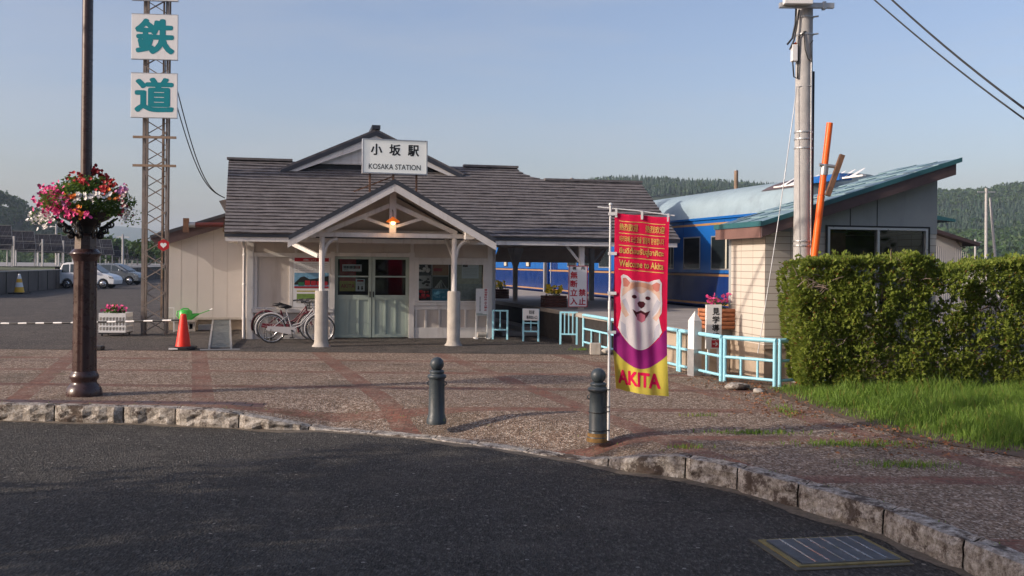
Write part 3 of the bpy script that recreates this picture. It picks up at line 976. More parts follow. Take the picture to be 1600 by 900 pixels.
for i in range(9): m.box(1.4, 4.8, DV - .055, DV - .04, zz + .02 + .105 * i, zz + .05 + .105 * i) if i < 2 else None
m.build('gable_wall', M['white'], dm)
m = MB(); m.box(dl + .55, dr_ - .55, DV + .05, DV + .1, zb_ - .1, zz + .02); m.build('gable_recess', M['black_paint'], dm)
# walkway posts
for k, (x_, vv, w_, mt) in enumerate(((805, 4.75, .13, 'concrete'), (924, 4.75, .14, 'concrete'), (908, -.62, .13, 'white'), (771, .6, .09, 'white'))):
    u_ = fac(x_, 450, vv)[0]
    zt = 2.35 if vv < 2 else 2.33
    m = MB(); m.box(u_ - w_ / 2, u_ + w_ / 2, vv - w_ / 2, vv + w_ / 2, 0, zt)
    po = m.build('walkway_post', M[mt], st, bevel=.01)
    m = MB()
    for sgn in (-1, 1):
        if k == 3: break
        if k == 0: m.prism([(u_ + sgn * w_ / 2, 1.75), (u_ + sgn * .24, zt - .02), (u_ + sgn * w_ / 2, zt - .02)], vv - .05, vv + .05)
        elif not (k == 2 and sgn > 0): m.beam((u_ + sgn * .02, vv + .002, 1.88), (u_ + sgn * .42, vv + .002, zt + .0), .045, .06)
    if m.v: m.build('brace', M[mt], po)
m = MB()
m.box(5.95, UR - .08, 4.68, 4.82, 2.33, 2.47); m.build('walkway_beam', M['soffit'], st)
m = MB(); m.box(5.95, UR - .08, -.70, -.56, 2.34, 2.47); m.build('walkway_beam', M['soffit'], st)

# station sign on the porch ridge
SV = -1.25
a, b = fac(566, 217, SV), fac(667, 274, SV)
sc_ = ((a[0] + b[0]) / 2, (a[1] + b[1]) / 2)
sw, sh = b[0] - a[0], a[1] - b[1]
sg = thing('station_sign', 'white name board reading Kosaka Station standing on the porch ridge', 'sign', BO + Matrix.Rotation(TH, 3, 'Z') @ Vector((sc_[0], SV, sc_[1])), TH + R(3))
M['backlit'] = emit_mat('backlit_sign_face', (0.70, 0.70, 0.66), 0.22)
m = MB(); m.box(-sw / 2 + .02, sw / 2 - .02, -.085, -.06, -sh / 2 + .02, sh / 2 - .02); m.build('sign_face', M['backlit'], sg)
m = MB(); e = .028
m.box(-sw / 2, sw / 2, -.1, .1, sh / 2 - e, sh / 2); m.box(-sw / 2, sw / 2, -.1, .1, -sh / 2, -sh / 2 + e)
m.box(-sw / 2, -sw / 2 + e, -.1, .1, -sh / 2 + e, sh / 2 - e); m.box(sw / 2 - e, sw / 2, -.1, .1, -sh / 2 + e, sh / 2 - e)
m.box(-sw / 2 + e, sw / 2 - e, .06, .09, -sh / 2 + e, sh / 2 - e)
m.build('frame', M['alu'], sg)
m = MB()
for i, ch in enumerate('小坂駅'):
    cx_ = -.29 * sw + i * .285 * sw
    m.text(ch, cx_ - .088 * sw, cx_ + .088 * sw, .03 * sh, .36 * sh, -.087, bold=.032)
m.text('KOSAKA STATION', -.405 * sw, .395 * sw, -.37 * sh, -.215 * sh, -.087, bold=.012)
m.build('lettering', M['black_ink'], sg)
m = MB()
for u_ in (-.38 * sw, -.02 * sw, .34 * sw): m.box(u_ - .022, u_ + .022, -.02, .02, -sh / 2 - (.42 if abs(u_) > .1 else .25), -sh / 2)
m.beam((-.62 * sw, .02, -sh / 2 - .42), (-.02, .02, -sh / 2 - .04), .05, .03)
m.build('bracket', M['rust'], sg)

# pendant lamp in the porch
p_ = fac(614, 345, -2.45)
lp = thing('pendant_lamp', 'lit pendant lamp with an orange dished shade in the porch gable', 'lamp', BO + Matrix.Rotation(TH, 3, 'Z') @ Vector((p_[0], -2.45, p_[1])), TH)
n = NT('orange_enamel_shade'); n.set(Base_Color=(0.75, 0.16, 0.015), Roughness=0.35, Emission_Color=(1.0, 0.2, 0.02), Emission_Strength=0.35); M['shade'] = n.mat
m = MB(); m.lathe([(.15, -.03), (.145, -.015), (.09, .035), (.04, .06), (.03, .085)], 24); m.build('shade', M['shade'], lp)
m = MB(); m.ball((0, -.03, -.045), .042); m.build('bulb', emit_mat('warm_bulb', (1.0, 0.68, 0.32), 9.0), lp)
pl_d = bpy.data.lights.new('bulb_light', 'POINT'); pl_d.energy = 2; pl_d.color = (1.0, .62, .32); pl_d.shadow_soft_size = .05
pl_o = bpy.data.objects.new('bulb_light', pl_d); col.objects.link(pl_o); pl_o.parent = lp; pl_o.location = (0, -.03, -.12)
m = MB(); m.tube([(0, 0, .08), (0, .02, .2), (.0, .22, .26)], .008, 6); m.build('cord', M['black_paint'], lp)

# posters and notices, each its own sheet
def poster(name, label, cat, u0, u1, z0, z1, v, build, mats, depth=.012, frame=None):
    o = thing(name, label, cat, BO + Matrix.Rotation(TH, 3, 'Z') @ Vector(((u0 + u1) / 2, v, (z0 + z1) / 2)), TH)
    w_, h_ = (u1 - u0), (z1 - z0)
    m = MB(); m.box(-w_ / 2, w_ / 2, -depth, 0, -h_ / 2, h_ / 2); m.build('sheet', M['sign_white'], o)
    m = MB(); build(m, w_, h_, -depth - .002); 
    if m.v: m.build('print', [M[q] for q in mats], o)
    return o
def quad(m, x0, x1, z0, z1, y, mi): m.add([(x0, y, z0), (x1, y, z0), (x1, y, z1), (x0, y, z1)], [(0, 1, 2, 3)], mi)
for nm, c in dict(ink_red=(.38, .012, .02), ink_green=(.16, .26, .06), ink_sky=(.16, .34, .50), ink_dark=(.012, .016, .016), ink_loco=(.02, .13, .06), ink_crimson=(.30, .02, .03), ink_yellow=(.42, .36, .06), ink_teal=(.05, .25, .34), ink_grey=(.42, .42, .39), ink_beige=(.52, .47, .37), ink_brown=(.26, .14, .07), ink_cyan=(.16, .42, .52)).items():
    M[nm] = pm(nm, c, .5, var=.25, vs=14)
PR = ['ink_red', 'ink_green', 'ink_sky', 'ink_dark', 'ink_loco', 'ink_crimson', 'ink_yellow', 'ink_grey', 'white_ink']
def big_poster(m, w, h, y):
    quad(m, -.47 * w, .47 * w, .415 * h, .49 * h, y, 0)
    m.text('小坂鉄道レールパーク', -.24 * w, .12 * w, .43 * h, .465 * h, y - .002, 8, bold=.02)
    random.seed(5)
    for r_ in range(5):                                  # small print, too small to read
        x = -.44 * w
        while x < .40 * w:
            L = random.uniform(.05, .16) * w
            quad(m, x, min(x + L, .44 * w), .375 * h - r_ * .037 * h, .385 * h - r_ * .037 * h, y, 7)
            x += L + .02 * w
    quad(m, -.47 * w, .47 * w, -.12 * h, .19 * h, y, 2)                   # picture: sky, trees, red train
    m.add([(-.47 * w, y - .001, -.02 * h), (-.3 * w, y - .001, .10 * h), (-.2 * w, y - .001, .12 * h), (-.05 * w, y - .001, .06 * h), (.2 * w, y - .001, .085 * h), (.47 * w, y - .001, .13 * h), (.47 * w, y - .001, -.05 * h), (-.47 * w, y - .001, -.05 * h)], [(7, 6, 5, 4, 3, 2, 1, 0)], 3)
    quad(m, -.36 * w, -.20 * w, -.07 * h, .0 * h, y - .002, 4)
    for i in range(4): quad(m, (-.18 + .16 * i) * w, (-.04 + .16 * i) * w, -.065 * h, (.035 - .006 * i) * h, y - .002, 0 if i % 2 == 0 else 5)
    quad(m, -.47 * w, .47 * w, -.12 * h, -.08 * h, y - .003, 5)
    quad(m, -.40 * w, .40 * w, -.19 * h, -.165 * h, y, 6)
    quad(m, -.40 * w, .36 * w, -.42 * h, -.23 * h, y, 1)
    quad(m, -.40 * w, .36 * w, -.42 * h, -.34 * h, y - .001, 7)
z0_, z1_ = fac(480, 480)[1], fac(480, 402)[1]
poster('poster', 'large wall poster with a red header and train picture behind the bicycles', 'poster', 1.07, 1.93, z0_, z1_, -.025, big_poster, PR)
G6 = [((0, 0), 'dark photo of leafless trees pinned at the top left of the notice window', 'ink_dark', 'ink_grey'), ((1, 0), 'photo of a red and yellow engine at top right among the window pictures', 'ink_brown', 'ink_crimson'),
      ((0, 1), 'grey snowy photo in the middle left of the window pictures', 'ink_grey', 'ink_dark'), ((1, 1), 'photo of railway tracks in the middle right of the window pictures', 'ink_dark', 'ink_grey'),
      ((0, 2), 'photo of bright red flowers at the bottom left of the notice window', 'ink_dark', 'ink_red'), ((1, 2), 'teal blue photo at the bottom right of the window pictures', 'ink_teal', 'ink_cyan')]
gu0, gu1 = fac(647, 440)[0], fac(702, 440)[0]
gz1, gz0 = fac(670, 411)[1], fac(670, 471)[1]
for (i, j), lb, c0, c1 in G6:
    cw, ch = (gu1 - gu0) / 2, (gz1 - gz0) / 3
    def pic(m, w, h, y, i=i, j=j):
        random.seed(i * 7 + j)
        quad(m, -.48 * w, .48 * w, -.48 * h, .48 * h, y, 0)
        for k in range(14):
            cx_, cz_ = random.uniform(-.34, .34) * w, random.uniform(-.3, .3) * h
            if (i, j) == (1, 1): m.add([(cx_ - .02 * w, y - .001, -.46 * h), (cx_ + .02 * w, y - .001, -.46 * h), (.04 * w, y - .001, .2 * h), (.02 * w, y - .001, .2 * h)], [(0, 1, 2, 3)], 1)
            elif (i, j) == (1, 0): quad(m, -.4 * w, .1 * w, -.15 * h, .1 * h, y - .001, 1) if k == 0 else None
            else: m.disc((cx_, y - .001 - .0003 * k, cz_), random.uniform(.05, .13) * w, (0, -1, 0), 1, random.choice((5, 6, 7)), squash=.7)
    poster('photo_print', lb, 'photo', gu0 + i * cw + .008, gu0 + (i + 1) * cw - .008, gz1 - (j + 1) * ch + .008, gz1 - j * ch - .008, .032, pic, [c0, c1], depth=.006)['group'] = 'photos shown in the notice window'
def board(m, w, h, y): quad(m, -.5 * w, .5 * w, -.5 * h, .5 * h, y, 0); quad(m, -.49 * w, .49 * w, -.48 * h, -.03 * h, y - .001, 1)
bu0, bu1 = fac(704, 440)[0], 5.66
poster('notice_board', 'beige notice board filling the right half of the station window', 'board', bu0, bu1, .93, 1.80, .045, board, ['ink_beige', 'ink_grey'])
def sheet(m, w, h, y):
    quad(m, -.45 * w, -.15 * w, .28 * h, .44 * h, y, 0)
    for k in range(6): quad(m, -.42 * w, .42 * w, (.16 - .1 * k) * h, (.19 - .1 * k) * h, y, 1)
a, b = fac(721, 412, .1), fac(747, 435, .1)
poster('notice_sheet', 'pale timetable sheet pinned on the beige board in the station window', 'notice', a[0], b[0], b[1], a[1], .0305, sheet, ['ink_dark', 'ink_grey'], depth=.004)
def warn(m, w, h, y):
    quad(m, -.36 * w, .36 * w, .28 * h, .44 * h, y, 0)
    for k in range(2): quad(m, -.36 * w, .3 * w, (.14 - .1 * k) * h, (.17 - .1 * k) * h, y, 1)
    for s_ in (-.2, .2): m.disc((s_ * w, y, -.12 * h), .09 * w, mi=2, n=10); quad(m, (s_ - .1) * w, (s_ + .1) * w, -.38 * h, -.18 * h, y, 2)
a, b = fac(556, 436, .04), fac(570, 455, .04)
poster('notice_sheet', 'small white notice with a red heading taped inside the left door', 'notice', a[0], b[0], b[1], a[1], .064, warn, ['ink_crimson', 'ink_grey', 'ink_dark'], depth=.003)
def hours(m, w, h, y):
    random.seed(9)
    x = -.44 * w
    while x < .36 * w:
        L = random.uniform(.03, .07) * w
        quad(m, x, x + L, -.12 * h, .3 * h, y, 0 if x < .1 * w else 1); x += L + .02 * w
    quad(m, -.44 * w, -.2 * w, -.34 * h, -.26 * h, y, 1)
a, b = fac(535, 413, .1), fac(565, 424, .1)
poster('hanging_sign', 'white hanging plate with small print inside the left door', 'sign', a[0], b[0], b[1], a[1], .10, hours, ['ink_dark', 'ink_crimson'], depth=.006)
# red banner hanging indoors behind the left door
a, b = fac(531, 398, .13), fac(556, 455, .13)
o = thing('indoor_banner', 'red banner with a yellow foot hanging inside behind the left door', 'banner', BO + Matrix.Rotation(TH, 3, 'Z') @ Vector(((a[0] + b[0]) / 2, .125, b[1])), TH)
w_, h_ = b[0] - a[0], a[1] - b[1]
m = MB(); m.box(-w_ / 2, w_ / 2, 0, .01, .28 * h_, min(h_, 1.95 - b[1])); m.build('cloth', M['ink_crimson'], o)
m = MB(); m.box(-w_ / 2, w_ / 2, 0, .01, 0, .28 * h_); m.build('cloth', M['ink_yellow'], o)
m = MB(); m.text('AKITA', -.42 * w_, .42 * w_, .09 * h_, .2 * h_, -.004, bold=.02); m.build('lettering', M['ink_red'], o)

# ------------------------------------------------------------------ the annex left of the station
AV = 3.3
ax = thing('annex_building', 'low cream panelled annex with a dark sloping roof left of the station', 'building', BO, TH)
al = fac(262, 450, AV)[0]
ul, zl = fac(234, 368, AV - .3); ur_, zr_ = fac(352, 333, AV - .3)
kk = (zr_ - zl) / (ur_ - ul)
def za(u): return zl + kk * (u - ul)
zf = fac(320, 497, AV)[1]
m = MB()
xr = 1.5
m.prism([(al, zf), (xr, zf), (xr, za(xr) - .3), (al, za(al) - .3)], AV, 7.6)
aw = m.build('wall', M['annex'], ax)
m = MB()
for x_ in (262, 283, 308, 333, 355, 380): 
    u_ = fac(x_, 440, AV)[0]
    if u_ < 0.2: m.box(u_ - .004, u_ + .004, AV - .002, AV - .0005, zf + .02, za(u_) - .32)
m.box(al, .3, AV - .03, AV - .001, zf - .04, zf + .02)
m.build('panel_joint', M['concrete'], aw)
m = MB(); m.box(al + .03, xr, AV + .05, 7.5, 0, zf - .001); m.build('plinth', M['platside'], ax)
m = MB()
slab(m, [(ul, AV - .3, za(ul)), (xr, AV - .3, za(xr)), (xr, 7.9, za(xr)), (ul, 7.9, za(ul))], .08)
ar = m.build('roof', M['roof_edge'], ax)
m = MB()
m.prism([(ul, za(ul) - .081), (xr, za(xr) - .081), (xr, za(xr) - .36), (al, za(al) - .36), (ul + .18, za(ul) - .26)], AV - .27, AV - .22)
m.build('fascia', M['fascia'], ar)
a, b = fac(291, 351, AV - .5), fac(352, 348, AV - .5)
m = MB()
m.tube([(a[0] + .08, AV - .45, a[1]), (.3, AV - .45, a[1] + .03)], .065, 12)
m.build('overflow_pipe', pm('maroon_pipe', (.10, .025, .02), .4), ax)
m = MB(); m.tube([(a[0] + .04, AV - .45, a[1]), (a[0] + .22, AV - .45, a[1])], .07, 12); m.build('pipe_collar', M['steel'], ax)
m = MB(); m.box(a[0] - .08, a[0] + .06, AV - .52, AV - .38, a[1] - .2, a[1] + .17); m.build('pipe_hopper', M['rust'], ax)
# dark rear roof seen past the main roof's left verge
m = MB(); q = fac(345, 314, 4.2)
m.prism([(q[0] - .05, q[1]), (q[0] + 1.2, q[1] + .35), (q[0] + 1.2, q[1] - .5), (q[0] + .18, q[1] - .42)], 4.2, 6.5)
m.build('roof_return', M['roof'], ax)

# ------------------------------------------------------------------ platform and blue coaches
TT = R(16.0)
dT = Vector((-math.sin(TT), math.cos(TT), 0)); nT = Vector((math.cos(TT), math.sin(TT), 0))   # along / away from us
P0 = Vector((3.22, 16.8, 0))
T0 = Vector((5.48, 24.6, 0))
dist = (T0 - P0).dot(nT)
pl = MB()
PZ = 0.74
Mp = Matrix.Translation(P0) @ Matrix.Rotation(TT, 4, 'Z')
def plat(x, y): return Mp @ Vector((x, y, 0))
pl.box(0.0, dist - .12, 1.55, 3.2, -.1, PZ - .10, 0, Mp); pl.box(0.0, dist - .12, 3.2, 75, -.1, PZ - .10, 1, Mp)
pl.box(0.0, .75, .35, 1.549, -.1, PZ - .10, 0, Mp)
o = pl.build('platform', [M['platside'], pm('shade_painted_wall', (.028, .025, .024), .9, var=.3, vs=4, bump=.6)])  # second material: the far wall, with the walkway's shade painted into its colour
setp(o, kind='structure')
pt = MB()
pt.box(-.05, dist - .06, 1.50, 75, PZ - .099, PZ, 0, Mp); pt.box(-.05, .75, .30, 1.499, PZ - .099, PZ, 0, Mp)
setp(pt.build('platform_deck', M['plat']), kind='structure')
ps = MB(); ps.box(-.5, -.051, 9, 60, 0.0, .22, 0, Mp); ps.box(-1.0, -.501, 9, 60, 0.0, .10, 0, Mp)
setp(ps.build('platform_step', M['plat']), kind='structure')
tb = MB(); tb.box(dist - .05, dist + 3.4, -12, 75, -.28, -.1, 0, Mp)
setp(tb.build('track_bed', pm('ballast', (.10, .085, .075), .95, var=.4, vs=12, bump=.8)), kind='structure')

CH = 1.40
def coach(label, s0, s1, wins, near):
    o = thing('railway_coach', label, 'railway coach', T0 + dT * s0, TT)
    L = s1 - s0
    def sect():
        z0, zs = .74, 3.05
        pts = [(0.06, z0), (0.0, .95), (0.0, zs)]
        for i in range(1, 12):
            a = math.pi * i / 12
            pts.append((CH - CH * math.cos(a) , zs + .92 * math.sin(a) ** .8))
        pts += [(2 * CH, zs), (2 * CH, .95), (2 * CH - .06, z0)]
        return pts
    def band_(mb, z0, z1, off=0.0, mi=0):
        mb.box(-off, 2 * CH + off, 0, L, z0, z1, mi)
    zm = 1.60
    m = MB(); m.box(0, 2 * CH, 0, L, zm + .05, 3.06); body = m.build('body', M['coach_hi'], o, bevel=.02)
    m = MB(); m.prism([(.12, .70), (0, .80), (0, zm + .049), (2 * CH, zm + .049), (2 * CH, .80), (2 * CH - .12, .70)], 0.0, L); m.build('lower_body', M['coach_lo'], o)
    m = MB()
    for z_ in (zm, .86, 2.93):
        h_ = .055 if z_ != .86 else .05
        m.box(-.006, -.001, .0, L, z_ - h_ / 2, z_ + h_ / 2)
    m.build('stripe', M['gold'], o)
    m = MB()
    prof = [(-.03, 3.06), (-.03, 3.12)]
    for i in range(0, 13):
        a = math.pi * i / 12
        prof.append((CH - (CH - .02) * math.cos(a), 3.13 + .82 * math.sin(a) ** .75))
    prof += [(2 * CH + .03, 3.12), (2 * CH + .03, 3.06)]
    n0 = len(m.v)
    vs = [(x, 0, z) for x, z in prof] + [(x, L, z) for x, z in prof]
    k = len(prof)
    m.add(vs, [(i, i + 1, i + 1 + k, i + k) for i in range(k - 1)], 0, True)
    m.add(vs, [tuple(range(k)), tuple(reversed(range(k, 2 * k)))], 0, False)
    rf_ = m.build('roof', M['coach_roof'], o)
    m = MB(); m.box(-.05, -.031, 0, L, 3.05, 3.11); m.build('gutter', M['coach_hi'], rf_)
    m = MB(); m.box(.25, 2 * CH - .25, .1, L - .1, .1, .70); m.build('underframe', M['underframe'], o)
    for yc in (2.5, L - 2.5):
        m = MB()
        for dy in (-1.05, 1.05):
            m.lathe([(.43, -.06), (.43, .06)], 20, 0, Matrix.Translation((.4, yc + dy, .22)) @ Matrix.Rotation(R(90), 4, 'Y'))
        m.box(.28, .36, yc - 1.4, yc + 1.4, .2, .42)
        m.build('bogie', M['underframe'], o)
    for (ya, yb, z0, z1, cur) in wins:
        m = MB(); e = .035
        m.box(-.014, -.002, ya, yb, z0, z0 + e); m.box(-.014, -.002, ya, yb, z1 - e, z1); m.box(-.014, -.002, ya, ya + e, z0 + e, z1 - e); m.box(-.014, -.002, yb - e, yb, z0 + e, z1 - e)
        wo = m.build('window', M['steel' if near else 'coach_lo'], o)
        m = MB(); m.box(-.008, -.002, ya + e, yb - e, z0 + e, z1 - e); m.build('pane', M['coach_glass'], wo)
        if cur:
            m = MB(); m.box(-.0105, -.0085, ya + e + cur[0] * (yb - ya), ya + e + cur[1] * (yb - ya), z0 + e, z1 - e); m.build('curtain', M['curtain'], wo)
    return o, L
def s_at(x):                                    # distance along the coach side for an image column
    r = ray(x, 420)
    # (t*r - T0).nT = 0
    t = T0.dot(nT) / (r[0] * nT.x + r[1] * nT.y)
    return (Vector((r[0] * t, t, 0)) - T0).dot(dT)
S0 = s_at(858)
SN = s_at(1250)
wn_ = []
s_ = s_at(1094)
base = s_at(1068)
pitch = 1.62
for k in range(-4, 9):
    y = s_at(1094) + pitch * k
    if y - SN > .3 and y + 1.0 < S0 - .7: wn_.append((y - SN, y + 1.0 - SN, 1.74, 2.62, (0.12, .2) if k % 2 else None))
near, NL = coach('near blue sleeping coach with gold stripes and large dark windows', SN, S0, wn_, True)
S1 = S0 + .75
wf = []
for x in (771, 791, 826):
    y = s_at(x); wf.append((y - S1 - .3, y - S1 + .38, 1.72, 2.42, (.35, .95)))
far, FL = coach('far blue coach with small curtained windows seen under the walkway roof', S1, S1 + 20, wf, False)
m = MB(); m.box(.35, 2 * CH - .35, -.74, -.001, .8, 3.1); m.build('gangway', M['black'], far)
m = MB(); m.box(-.02, .12, -.20, -.06, .72, 3.0); m.build('end_post', M['alu'], far)
m = MB(); m.box(-.05, .3, NL + .02, NL + .12, .7, 3.05); m.build('end_post', M['coach_lo'], near)
m = MB()
for k, (dy, ww) in enumerate(((8.3, .9), (8.3, .5))):
    z_ = 1.36 - k * .3
    for i in range(5): m.box(-.012, -.003, dy + .17 * i, dy + .17 * i + .1, z_, z_ + .12)
m.build('lettering', M['white_ink'], far)
for co_, L_c in ((near, NL), (far, FL)):                 # upright panel seams, a grab rail and a data plate
    m = MB()
    y = 1.1
    while y < L_c - .5: m.box(-.0035, -.0005, y - .006, y + .006, .84, 3.02); y += 2.35
    m.build('panel_seam', M['coach_lo'], co_)
m = MB(); m.tube([(-.04, NL - .35, 1.1), (-.05, NL - .35, 1.5), (-.04, NL - .35, 2.3)], .015, 6); m.build('grab_rail', M['steel'], near)
m = MB(); m.box(-.004, -.001, NL - 1.05, NL - .25, .9, 2.75); m.build('door', M['coach_lo'], near)
# roof unit of the near coach (louvred recess)
m = MB()
ya = s_at(1175) - SN
def rz(x): return 3.13 + .82 * math.sin(math.acos(max(-1, min(1, (CH - x) / (CH - .02))))) ** .75
pts = []
for i in range(9): 
    x = .22 + i * .12
    pts.append((x, rz(x) + .015))
vs = [(x, ya - .5 * math.sin(i / 8 * 1.5), z) for i, (x, z) in enumerate(pts)] + [(x, max(.1, ya - 5.0), z) for x, z in pts]
m.add(vs, [(i + 9, i + 10, i + 1, i) for i in range(8)])
ru = m.build('roof_recess', pm('brown_grey_roof_panel', (.10, .075, .08), .6), near)
m = MB()
for i in range(9): 
    y = ya - .7 - .33 * i
    m.add([(.30, y, rz(.30) + .03), (.30, y - .22, rz(.30) + .03), (.62, y - .16, rz(.62) + .07), (.62, y - .10, rz(.62) + .07)], [(0, 1, 2, 3)])
m.box(.26, .34, ya - 3.9, ya - .5, rz(.3), rz(.3) + .035)
m.build('louvre', M['sign_white'], ru)
m = MB(); m.box(.2, .5, max(.1, ya - 4.6), ya - 3.2, rz(.3) - .02, rz(.3) + .12); m.build('roof_fairing', M['coach_hi'], near)

# log planters on the platform
def planter(label, pos, rz, w, h, mat, fl, loose):
    o = thing('log_planter', label, 'planter', pos, rz, 'log planters along the platform')
    m = MB(); k = 5; r = h / k / 2
    for i in range(k):
        z = r + 2 * r * i
        m.tube([(-w / 2, -w * .3, z), (w / 2, -w * .3, z)], r * .97, 10); m.tube([(-w / 2, w * .3, z), (w / 2, w * .3, z)], r * .97, 10)
        m.tube([(-w / 2 + r, -w * .3, z), (-w / 2 + r, w * .3, z)], r * .9, 10); m.tube([(w / 2 - r, -w * .3, z), (w / 2 - r, w * .3, z)], r * .9, 10)
    m.build('log_box', mat, o)
    m = MB(); m.box(-w / 2 + .04, w / 2 - .04, -w * .3, w * .3, h * .8, h * .93); m.build('earth', M['soil'], o)
    leafball('foliage', o, (0, 0, h + .07), (w * .36, w * .26, .13), 160, .05, M['leaf'])
    flowers('flowers', o, [((random.uniform(-1, 1) * w * .36, random.uniform(-1, .6) * w * .28, h + random.uniform(.08, .26))) for _ in range(40)], .045 if not loose else .034, fl)
    return o
def leafball(name, parent, c, r, n, size, mat, shell=.35):
    V, F = [], []
    for i in range(n):
        d = Vector((random.gauss(0, 1), random.gauss(0, 1), random.gauss(0, 1))).normalized()
        k = random.uniform(shell, 1.05)
        q = Vector((c[0] + d.x * r[0] * k, c[1] + d.y * r[1] * k, c[2] + d.z * r[2] * k))
        a = Vector((random.gauss(0, 1), random.gauss(0, 1), random.gauss(0, 1))).normalized()
        e = a.orthogonal().normalized() * size * random.uniform(.3, .55)
        a = a * size * random.uniform(.7, 1.3)
        b = len(V)
        V += [q, q + a * .5 + e, q + a, q + a * .5 - e]
        F.append((b, b + 1, b + 2, b + 3))
    return np_mesh(name, V, F, mat, parent)
def flowers(name, parent, pts, r, mat, out=(0, -1, .4)):
    m = MB()
    for q in pts:
        q = Vector(q)
        nn = (Vector(out) + Vector((random.gauss(0, .5), random.gauss(0, .5), random.gauss(0, .5)))).normalized()
        t = nn.orthogonal().normalized(); s_ = nn.cross(t)
        rr = r * random.uniform(.75, 1.2)
        vs = [q - nn * rr * .25]
        for j in range(10):
            a = 6.2832 * j / 10 
            k = rr * (1.0 if j % 2 == 0 else .72)
            vs.append(q + (t * math.cos(a) + s_ * math.sin(a)) * k + nn * random.uniform(-.1, .15) * rr)
        m.add(vs, [(0, 1 + j, 1 + (j + 1) % 10) for j in range(10)])
    return m.build(name, mat, parent)
for nm, c in dict(f_pink=(.72, .07, .25), f_white=(.74, .71, .68), f_red=(.42, .012, .018), f_orange=(.80, .22, .02), f_mauve=(.42, .16, .34), f_yellow=(.75, .55, .03), f_dark=(.16, .012, .03)).items():
    M[nm] = pm('petal_' + nm[2:], c, .55, var=.2, vs=20)
def on_plat(x, y):                       # point on the platform top seen at this pixel
    return gd(x, y, PZ)
random.seed(21)
q = P0 + dT * ((gd(832, 480, PZ) - P0).dot(dT)) + nT * .32 + Vector((0, 0, PZ))
planter('dark log planter with yellow flowers behind the small white fence notice', q, TT, .58, .30, M['log_dark'], M['f_yellow'], 0)
q2 = P0 + dT * ((q - P0).dot(dT) + 5.2) + nT * .32 + Vector((0, 0, PZ))
r_ = ray(779, 470); k = 31.5
planter('dark log planter with yellow flowers beside the right corner of the station', Vector((r_[0] * k, k, PZ)), TT, .58, .30, M['log_dark'], M['f_yellow'], 0)
q = Vector((at(1121, 500, 17.3).x, 17.3, PZ))
planter('orange log planter with pink flowers next to the beige booth', Vector((q.x, q.y, PZ)), TT, .56, .36, M['log'], M['f_pink'], 1)

# ------------------------------------------------------------------ the booth on the right
n = NT('tile_siding')
p = n.pos(); q = n.n('SeparateXYZ', Vector=p)
cv = n.n('CombineXYZ', X=n.math('ADD', q.outputs[0], q.outputs[1]), Y=q.outputs[2])
bt = n.n('TexBrick', {'offset': 0.0}, Scale=1.0, Mortar_Size=0.006, Brick_Width=0.45, Row_Height=0.117, Color1=(0.55, 0.51, 0.445), Color2=(0.52, 0.48, 0.42), Mortar=(0.25, 0.21, 0.17))
n.put(bt.inputs['Vector'], cv)
c = n.mix(n.rng(n.noise(1.3, p, 6, .7), .45, .75, 0, .3), bt.outputs[0], (0.42, 0.35, 0.27))
n.set(Base_Color=c, Roughness=0.6, Specular_IOR_Level=0.3)
n.bump(bt.outputs['Fac'], -0.5, 0.006)
M['tile'] = n.mat
bo = thing('booth_building', 'small beige tiled platform building with a sloping teal metal roof', 'building', CO, TH)
uE = bth(1463, 400)[0]
wu0, wz1 = bth(1292, 354); wu1 = bth(1449, 356)[0]
wz0 = 1.05
za_, zb_ = bth(1190, 348, -.35), bth(1500, 248, -.35)
ks = (zb_[1] - za_[1]) / (zb_[0] - za_[0])
def zt_(u): return za_[1] + ks * (u - za_[0])
zsp = bth(1280, 363)[1]
PLZ = 0.56
BD = 1.3
m = MB()
m.box(0, .10, .0, BD, PLZ, 2.36)
m.box(.10, wu0, 0, .10, PLZ, zsp)
m.box(wu0, wu1, 0, .10, PLZ, wz0)
m.box(wu1, uE, 0, .10, PLZ, zsp)
m.box(uE - .1, uE, .10, BD, PLZ, zt_(uE) - .3)
m.build('wall', M['tile'], bo)
m = MB()
m.prism([(.0, zsp + .001), (wu0 - .001, zsp + .001), (wu0 - .001, wz1 + .001), (wu1 + .001, wz1 + .001), (wu1 + .001, zsp + .001), (uE, zsp + .001), (uE, zt_(uE) - .2), (0, zt_(0) - .2)], -.012, .09)
m.prism([(.0, PLZ), (uE, PLZ), (uE, zt_(uE) - .2), (0, zt_(0) - .2)], BD, BD + .1)
ug = m.build('upper_wall', M['booth_up'], bo)
m = MB()
for x_, ya in ((1328, 320), (1370, 300)):
    u_ = bth(x_, 330)[0]; m.box(u_ - .008, u_ + .008, -.016, -.0125, wz1 + .02, zt_(u_) - .28)
m.build('board_joint', M['black_paint'], ug)
m = MB(); m.box(-.02, .001, -.02, BD, .48, PLZ + .0); m.box(0, uE, -.02, -.001, .50, .545); m.build('ledge', M['platside'], bo)
m = MB(); m.box(.0, uE, .012, BD + .1, -.1, PLZ - .001); m.build('plinth', M['platside'], bo)
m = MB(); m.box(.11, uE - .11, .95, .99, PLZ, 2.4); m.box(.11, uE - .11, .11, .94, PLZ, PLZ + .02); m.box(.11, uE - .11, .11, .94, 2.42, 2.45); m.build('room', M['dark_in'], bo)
m = MB(); m.box(wu0 + .03, wu0 + .42, .13, .16, 1.62, wz1); m.build('curtain', M['log_dark'], bo)
m = MB()
for k_ in range(4): m.box(wu0 + 1.25 + .2 * k_, wu0 + 1.42 + .2 * k_, .4, .6, 1.5, 1.83 + .04 * (k_ % 2))
m.box(wu0 + .1, wu0 + 1.1, .5, .7, 1.5, 1.9); m.build('shelf_goods', M['alu'], bo)
